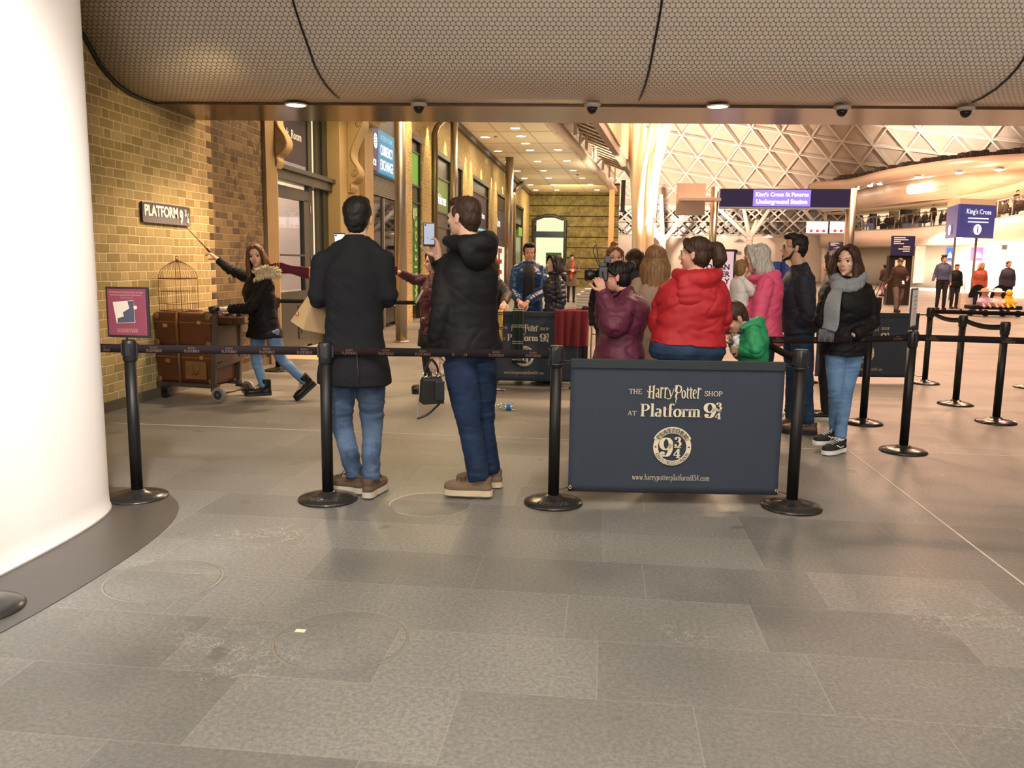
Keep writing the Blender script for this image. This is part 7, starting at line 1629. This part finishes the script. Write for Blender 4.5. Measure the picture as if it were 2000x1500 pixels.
# low black cart behind the middle banner
kc = thing('display_cart', 'low black wheeled cart behind the middle banner', 'cart', (-.75, 9.98, 0)); bm = MB(); bm.box((-.75, -.14, .09), (.55, .2, .55)); bm.build('cart_body', BLACK, kc, bevel=.02)
for x in (-.6, .0, .42): bm = MB(); bm.tube([(x, -.14, .045), (x, -.08, .045)], .045, 16); bm.build('wheel', BLACK, kc)
bm = MB(); bm.tube([(.62, -.1, .0), (.62, -.1, .9), (.74, -.1, .9)], .012, 8); bm.tube([(.62, -.1, .62), (.74, -.1, .62)], .01, 8); bm.build('rail', CHR, kc)
# poster on stanchion A
pf = thing('poster_frame', 'small maroon framed poster with a book picture on the left stanchion', 'poster', (-2.79, 4.60, 0)); a_, b_ = W(213, 658, 4.60), W(290, 561, 4.60); a_ -= pf.location; b_ -= pf.location
bm = MB(); bm.box((a_.x, -.012, a_.z), (b_.x, .006, b_.z)); bm.build('frame', BLACK, pf, bevel=.003); w_, h_ = b_.x-a_.x, b_.z-a_.z
bm = MB(); bm.box((a_.x+.012, -.014, a_.z+.014), (b_.x-.012, -.011, b_.z-.012)); po_ = bm.build('poster', mat('maroon_poster', (.165, .035, .06), .4, var=.06), pf)
bm = MB(); bm.prism([(w_*.24, h_*.28), (w_*.68, h_*.30), (w_*.66, h_*.74), (w_*.17, h_*.70)], (a_.x, -.0145, a_.z), (1, 0, 0), (0, 0, 1), (0, -1, 0), .0008); bk = bm.build('book_cover', mat('pale_book_cover', (.48, .42, .34), .5), po_)
bm = MB(); bm.prism([(w_*.26, h_*.29), (w_*.67, h_*.31), (w_*.66, h_*.73), (w_*.52, h_*.72), (w_*.56, h_*.58), (w_*.40, h_*.50), (w_*.42, h_*.42), (w_*.27, h_*.38)], (a_.x, -.0155, a_.z), (1, 0, 0), (0, 0, 1), (0, -1, 0), .0006); bm.build('cover_shapes', mat('slate_blue_shapes', (.045, .05, .075), .5), bk)
bm = MB(); bm.lathe([(.001, 0), (.011, 0), (.011, .001)], n=16); bm.build('round_sticker', mat('pink_sticker', (.65, .45, .40), .5), po_, M=plane_M(V((a_.x+w_*.70, -.016, a_.z+h_*.60)), (1, 0, 0), (0, 0, 1)))
P_ = Pen(); P_.line('ATTENTION PLATFORM', .035, w_-.035, h_*.86, .012, .12, .06) if False else P_.line('PLATFORM AND LONDON SHOP', .03, w_-.03, h_*.865, .010, .12, .06) if all(c in GL for c in 'PLATFORM AND LONDON SHOP') and False else None
for yy, hh, x0_, x1_ in ((.875, .009, .11, .89), (.825, .007, .13, .85), (.775, .005, .36, .66), (.155, .006, .24, .74), (.10, .013, .25, .74)):
    x = x0_*w_; rnd2 = random.Random(int(yy*1000))
    while x < x1_*w_: wd_ = hh*rnd2.uniform(.35, .6); P_.ribbon([(x, h_*yy), (x+wd_*.1, h_*yy+hh*.5), (x, h_*yy+hh)], lambda *a: hh*.16, lambda a, b__: (a, b__)); P_.ribbon([(x, h_*yy+hh), (x+wd_, h_*yy+hh*rnd2.choice((.5, 1, 1)))], lambda *a: hh*.13, lambda a, b__: (a, b__)); x += wd_*1.6
P_.build('small_print', mat('tan_print', (.50, .30, .24), .5), po_, M=plane_M(V((a_.x, -.0145, a_.z)), (1, 0, 0), (0, 0, 1)))
bm = MB(); bm.tube([(0, .0, .955), (0, 0, a_.z+.01)], .006, 8); bm.build('stem', BLACK, pf)
# narrow notice on stanchion R1
a_, b_ = V((2.34, 6.68)), V((2.43, 6.80)); zt, zb = W(1787, 563, 6.75).z, W(1787, 640, 6.75).z; d = V((.5, .86, 0)).normalized(); nf = thing('notice_board', 'narrow white notice in a black frame on the right stanchion', 'notice', (2.41, 6.77, 0))
p0 = V((-.065, -.105, zb)); L_ = .215; nn = V((d.y, -d.x, 0)); nn = -nn if nn.y > 0 else nn; nn = V((-d.y, d.x, 0)) if (V((-d.y, d.x, 0)).dot(V((-2.41, -6.77, 0))) > 0) else V((d.y, -d.x, 0))
bm = MB(); bm.prism([(0, 0), (L_, 0), (L_, zt-zb), (0, zt-zb)], p0, d, (0, 0, 1), nn, -.012); bm.build('frame', BLACK, nf)
bm = MB(); bm.prism([(.014, .014), (L_-.014, .014), (L_-.014, zt-zb-.014), (.014, zt-zb-.014)], p0, d, (0, 0, 1), nn, .002); nt = bm.build('sheet', mat('white_notice_sheet', (.70, .66, .64), .6), nf)
P_ = Pen(); rnd2 = random.Random(8)
for i, (yy, wd_, hh) in enumerate(((.27, .05, .006), (.235, .09, .016), (.205, .12, .016), (.175, .09, .013), (.145, .08, .013), (.12, .10, .006), (.105, .11, .006), (.09, .10, .006), (.07, .09, .005), (.035, .05, .012))):
    x = L_/2-wd_/2
    while x < L_/2+wd_/2: ww = hh*rnd2.uniform(.5, .9); P_.ribbon([(x, yy), (x+ww*.5, yy+hh*.7), (x+ww, yy)], lambda *a: hh*.25, lambda a, b__: (a, b__)); x += ww*1.35
ex_ = d if d.cross(V((0, 0, 1))).dot(nn) > 0 else -d
P_.build('small_print', mat('grey_print', (.16, .15, .17), .6), nt, M=plane_M((p0 if ex_ == d else p0+d*L_)+nn*.0035, ex_, (0, 0, 1))); bm = MB(); bm.tube([(0, 0, .955), (0, 0, zb+.02)], .007, 8); bm.build('stem', BLACK, nf)
# ============================================================ PLATFORM SIGN
q0, q1 = onX(279, 434, -4.59), onX(371, 405, -4.59); sgn_ = thing('platform_sign', 'black wall sign lettered PLATFORM with nine and three quarters in white', 'sign', (-4.62, q0.y, q0.z)); w_, h_ = q1.y-q0.y, q1.z-q0.z
bm = MB(); rr = .03; poly = [(cx_+rr*cos(a), cy_+rr*sin(a)) for cx_, cy_, a0_ in ((w_-rr, rr, -pi/2), (w_-rr, h_-rr, 0), (rr, h_-rr, pi/2), (rr, rr, pi)) for a in [a0_+pi/2*i/5 for i in range(6)]]
bm.prism(poly, (.0, 0, 0), (0, 1, 0), (0, 0, 1), (1, 0, 0), .03); pl_ = bm.build('plate', mat('black_enamel', (.012, .009, .012), .18), sgn_, bevel=.004)
WHS = mat('enamel_white', (.82, .80, .76), .35); text('lettering', 'PLATFORM', .150, (.032, .035, h_*.36), (0, 1, 0), (0, 0, 1), WHS, pl_, bold=.035, sx=.90)
bb_ = pl_.children if False else None
text('numeral', '9', .20, (.032, .718*w_/w_ if False else w_*.755, h_*.12), (0, 1, 0), (0, 0, 1), WHS, pl_, bold=.03, sx=.72); text('numeral', '3', .10, (.032, w_*.868, h_*.50), (0, 1, 0), (0, 0, 1), WHS, pl_, bold=.03, sx=.8); text('numeral', '4', .10, (.032, w_*.925, h_*.06), (0, 1, 0), (0, 0, 1), WHS, pl_, bold=.03, sx=.8)
bm = MB(); bm.bar((.033, w_*.905, h_*.22), (.033, w_*.945, h_*.66), .003, .010, (1, 0, 0)); bm.build('fraction_bar', WHS, pl_)
# ============================================================ LUGGAGE TROLLEY half through the wall
tr = thing('luggage_trolley', 'old metal luggage trolley half sunk into the brick wall', 'trolley', (-4.62, 8.10, 0), radians(-10)); TGR = mat('grey_brown_steel', (.10, .08, .065), .4, metal=.5, var=.2)
for v_ in (.0, .42):
    bm = MB(); bm.bar((.70, v_, .10), (.75, v_, .93), .05, .035, (0, 1, 0)); bm.build('upright', TGR, tr)
    bm = MB(); bm.tube([(.72, v_-.04, .93), (.77, v_+.03, .955)], [.038, .030], 12); bm.build('grip', BLACK, tr)
bm = MB(); bm.tube([(.76, .0, .945), (.76, .42, .945)], .016, 12); bm.build('handle_bar', mat('white_handle', (.7, .68, .64), .3), tr)
bm = MB(); bm.box((.715, .03, .40), (.735, .40, .77)); bm.build('back_panel', mat('dull_brown_panel', (.085, .06, .04), .5), tr)
bm = MB(); bm.bar((.73, .0, .36), (.73, .42, .40), .03, .05); bm.build('cross_bar', TGR, tr)
bm = MB(); bm.box((.0, .0, .13), (.74, .05, .17)); bm.box((.0, .38, .13), (.74, .43, .17)); bm.box((.15, .0, .135), (.2, .43, .16)); bm.box((.55, .0, .135), (.6, .43, .16)); bm.build('platform', TGR, tr)
bm = MB(); bm.tube([(.77, -.03, .078), (.77, .48, .078)], .012, 8); bm.bar((.70, -.0, .15), (.80, -.01, .08), .03, .03); bm.bar((.70, .43, .15), (.80, .45, .08), .03, .03); bm.build('axle', TGR, tr)
for v_ in (-.03, .47):
    bm = MB(); bm.tube([(.78, v_-.02, .078), (.78, v_+.02, .078)], .078, 28); wl_ = bm.build('wheel', mat('grey_rubber', (.20, .18, .16), .6), tr, bevel=.006); bm = MB(); bm.tube([(.78, v_-.026, .078), (.78, v_+.026, .078)], .046, 20); bm.build('hub', mat('dark_hub', (.03, .03, .035), .4), wl_); bm = MB(); bm.ell((.78, v_-.028, .078), (.008,)*3, 8, 6); bm.build('bolt', CHR, wl_)
bm = MB(); bm.tube([(.10, .03, .13), (.10, .03, .09)], .02, 8); bm.box((.06, .0, .06), (.14, .06, .11)); bm.tube([(.10, .0, .045), (.10, .04, .045)], .042, 16); bm.build('caster', BLACK, tr)
bm = MB(); WR = mat('dark_wire', (.04, .03, .022), .4, metal=.7)
for z in (.78, .86, .90):
    bm.tube([(.60, .02, z), (.60, .40, z), (.90, .40, z), (.90, .02, z), (.60, .02, z)], .0035, 5)
for i in range(7): y_ = .02+.38*i/6; bm.tube([(.60, y_, .90), (.60, y_, .78), (.90, y_, .78), (.90, y_, .90)], .0022, 4)
for i in range(5): x_ = .62+.26*i/4; bm.tube([(x_, .02, .90), (x_, .02, .78), (x_, .40, .78), (x_, .40, .90)], .0022, 4)
bm.build('basket', WR, tr)
LEA = mat('chestnut_leather', (.085, .028, .011), .35, var=.35, scale=6, bump=.3, bscale=90); LEA2 = mat('tan_leather', (.17, .085, .03), .4, var=.25, scale=8); STRP = mat('strap_leather', (.20, .085, .03), .4)
Mtr = Matrix.Translation(V((-4.62, 8.10, 0))) @ Matrix.Rotation(radians(-10), 4, 'Z')
def suitcase(u0, u1, v0, v1, z0, z1, m, label, panels):
    c = Mtr @ V((u0, v0, z0)); t = thing('suitcase', label, 'suitcase', c, radians(-10)); U_, V_, Z_ = u1-u0, v1-v0, z1-z0
    bm = MB(); bm.loft([[V((x, y, z)) for x, y in ((g, g), (U_-g, g), (U_-g, V_-g), (g, V_-g))] for z, g in ((0, .03), (.02, .012), (Z_*.7, 0), (Z_-.02, .006), (Z_, .02))], smooth=False); bd = bm.build('case', m, t, bevel=.012)
    bm = MB(); bm.box((-.004, -.004, Z_*.70), (U_+.004, V_+.004, Z_*.73)); bm.build('lid_seam', STRP, bd, bevel=.002)
    for f in (.42,): bm = MB(); bm.tube([(U_*f, -.010, .0), (U_*f, -.014, Z_*.7), (U_*f, -.005, Z_+.004), (U_*f, V_*.5, Z_+.008), (U_*f, V_+.005, Z_+.004)], .016, 6, flat=.45, up=V((0, 1, 0))); bm.build('strap', LEA2, t)
    for f in (.05, .95):
        for z in (.03, Z_-.04): bm = MB(); bm.ell((U_*f, 0, z), (.035, .012, .035), 12, 8); bm.build('corner_patch', LEA2, bd)
    if panels: bm = MB(); bm.box((U_*.52, -.012, Z_*.12), (U_*.88, .0, Z_*.62)); bm.build('pocket', LEA2, bd, bevel=.01); bm = MB(); bm.tube([(U_*.64, -.016, Z_*.52), (U_*.66, -.03, Z_*.30), (U_*.74, -.03, Z_*.28), (U_*.76, -.016, Z_*.52)], .008, 6); bm.build('buckle_strap', STRP, bd)
    bm = MB(); bm.box((U_*.18, -.014, Z_*.55), (U_*.26, 0, Z_*.66)); bm.build('latch', mat('brass', (.6,)*3), bd); bm = MB(); bm.box((U_*.78, -.014, Z_*.68), (U_*.84, 0, Z_*.78)); bm.build('latch', mat('brass', (.6,)*3), bd)
    return t
suitcase(.004, .70, .01, .42, .17, .545, LEA, 'lower chestnut leather suitcase on the trolley with a tan pocket', True); suitcase(.004, .69, .0, .40, .553, .895, LEA, 'upper chestnut leather suitcase on the trolley', False)
bm = MB(); bm.box((0, 0, 0), (.16, .24, .07)); t = bm.build('small_case', LEA, None, loc=Mtr @ V((.70, .10, .785)), rz=radians(-10), bevel=.01); tag(t, 'small brown leather case lying in the trolley basket', 'case')
# birdcage
c = Mtr @ V((.17, .20, .905)); bc = thing('birdcage', 'tall wire birdcage with a domed top standing on the suitcases', 'birdcage', c, radians(-10)); WB = mat('copper_wire', (.24, .13, .07), .45, metal=.5); bm = MB(); s_ = .135
for z, r_ in ((.0, .005), (.07, .003), (.20, .003), (.33, .006)): bm.tube([(-s_, -s_, z), (s_, -s_, z), (s_, s_, z), (-s_, s_, z), (-s_, -s_, z)], r_, 5)
for i in range(9):
    k_c = -s_+2*s_*i/8; r_ = .004 if i in (0, 8) else .0016
    for q_ in (-1, 1):
        bm.tube([(k_c, q_*s_, 0), (k_c, q_*s_, .33)], r_, 4); bm.tube([(q_*s_, k_c, 0), (q_*s_, k_c, .33)], r_, 4)
        f_ = lambda t_, a: a*(1-t_**2.2)**.8
        bm.tube([(f_(t_, k_c)+0, q_*f_(t_, s_), .33+.19*t_) for t_ in [j/6 for j in range(7)]], r_, 4); bm.tube([(q_*f_(t_, s_), f_(t_, k_c), .33+.19*t_) for t_ in [j/6 for j in range(7)]], r_, 4)
bm.build('wires', WB, bc); bm = MB(); bm.tube([(.018*cos(a), 0, .545+.018*sin(a)) for a in [2*pi*i/10 for i in range(11)]], .005, 6); bm.ell((0, 0, .52), (.02, .02, .014)); bm.build('ring', WB, bc)
# ============================================================ SMALL THINGS ON THE FLOOR
c = onZ(985, 801); wb = thing('water_bottle', 'clear plastic water bottle with blue label lying on the floor', 'bottle', (c.x-.10, c.y, .034), radians(4))
bm = MB(); bm.v = []; prof_ = [(.001, 0), (.011, 0), (.011, .02), (.016, .03), (.031, .06), (.033, .08), (.030, .10), (.033, .12), (.033, .19), (.030, .20), (.028, .205), (.001, .205)]
bm.lathe(prof_, n=24); bm.v = [(v[2], v[1], v[0]) for v in bm.v]; bm.build('bottle_body', glass('clear_plastic', (.93, .95, .97), .72, .05), wb); bm = MB(); bm.lathe([(.0335, .12), (.0335, .165)], n=24); bm.v = [(v[2], v[1], v[0]) for v in bm.v]; bm.build('paper_label', mat('blue_label', (.02, .22, .62), .35), wb)
bm = MB(); bm.lathe([(.014, -.004), (.014, .014)], n=16); bm.v = [(v[2], v[1], v[0]) for v in bm.v]; bm.build('cap', mat('white_cap', (.75,)*3, .4), wb)
c = onZ(968, 763); bm = MB(); rnd2 = random.Random(2)
for i in range(7): a_ = V((c.x+rnd2.uniform(-.1, .1), c.y+rnd2.uniform(-.05, .05), .006)); bm.bar(a_, a_+V((rnd2.uniform(-.1, .1), rnd2.uniform(-.05, .05), .012)), .05, .004)
tag(bm.build('crumpled_paper', mat('cream_paper', (.6, .55, .45), .7)), 'crumpled cream paper litter beneath the middle banner', 'litter')
# white boxes on a black-topped table
tb = thing('counter_table', 'black-topped table carrying the white boxes, left of the photographer', 'table', (W(1140, 600, 12).x, 12.0, 0)); bm = MB(); bm.box((-.62, -.1, .76), (.36, .6, .80)); bm.build('tabletop', BLACK, tb, bevel=.004)
for x, y in ((-.58, -.06), (.32, -.06), (-.58, .56), (.32, .56)): bm = MB(); bm.box((x-.02, y-.02, 0), (x+.02, y+.02, .76)); bm.build('leg', STAIN, tb)
rnd2 = random.Random(5); z = .80
for i in range(7):
    wd_ = .42 if i < 5 else .30-.05*(i-5); bm = MB(); x0_ = W(1125, 580, 12).x+rnd2.uniform(0, .012)+(.0 if i < 5 else .06*(i-4)); bm.box((0, 0, 0), (wd_, .34, .040)); bx_ = bm.build('box_body', mat('white_card', (.74, .68, .60), .6), None, bevel=.002)
    t = thing('flat_box', ('bottom', 'second from bottom', 'third from bottom', 'fourth from bottom', 'fifth from bottom', 'second from top', 'topmost')[i]+' white flat box of the stack on the black table', 'box', (x0_, 12.0, z), 0, 'white boxes stacked on the black table'); bx_.parent = t
    bm = MB(); bm.box((.0, -.002, .003), (wd_, .0, .008)); bm.build('shade_strip', mat('box_shadow_gap', (.2, .15, .1), .7), t); z += .0415  # dark strip on each box paints the shade between the stacked boxes
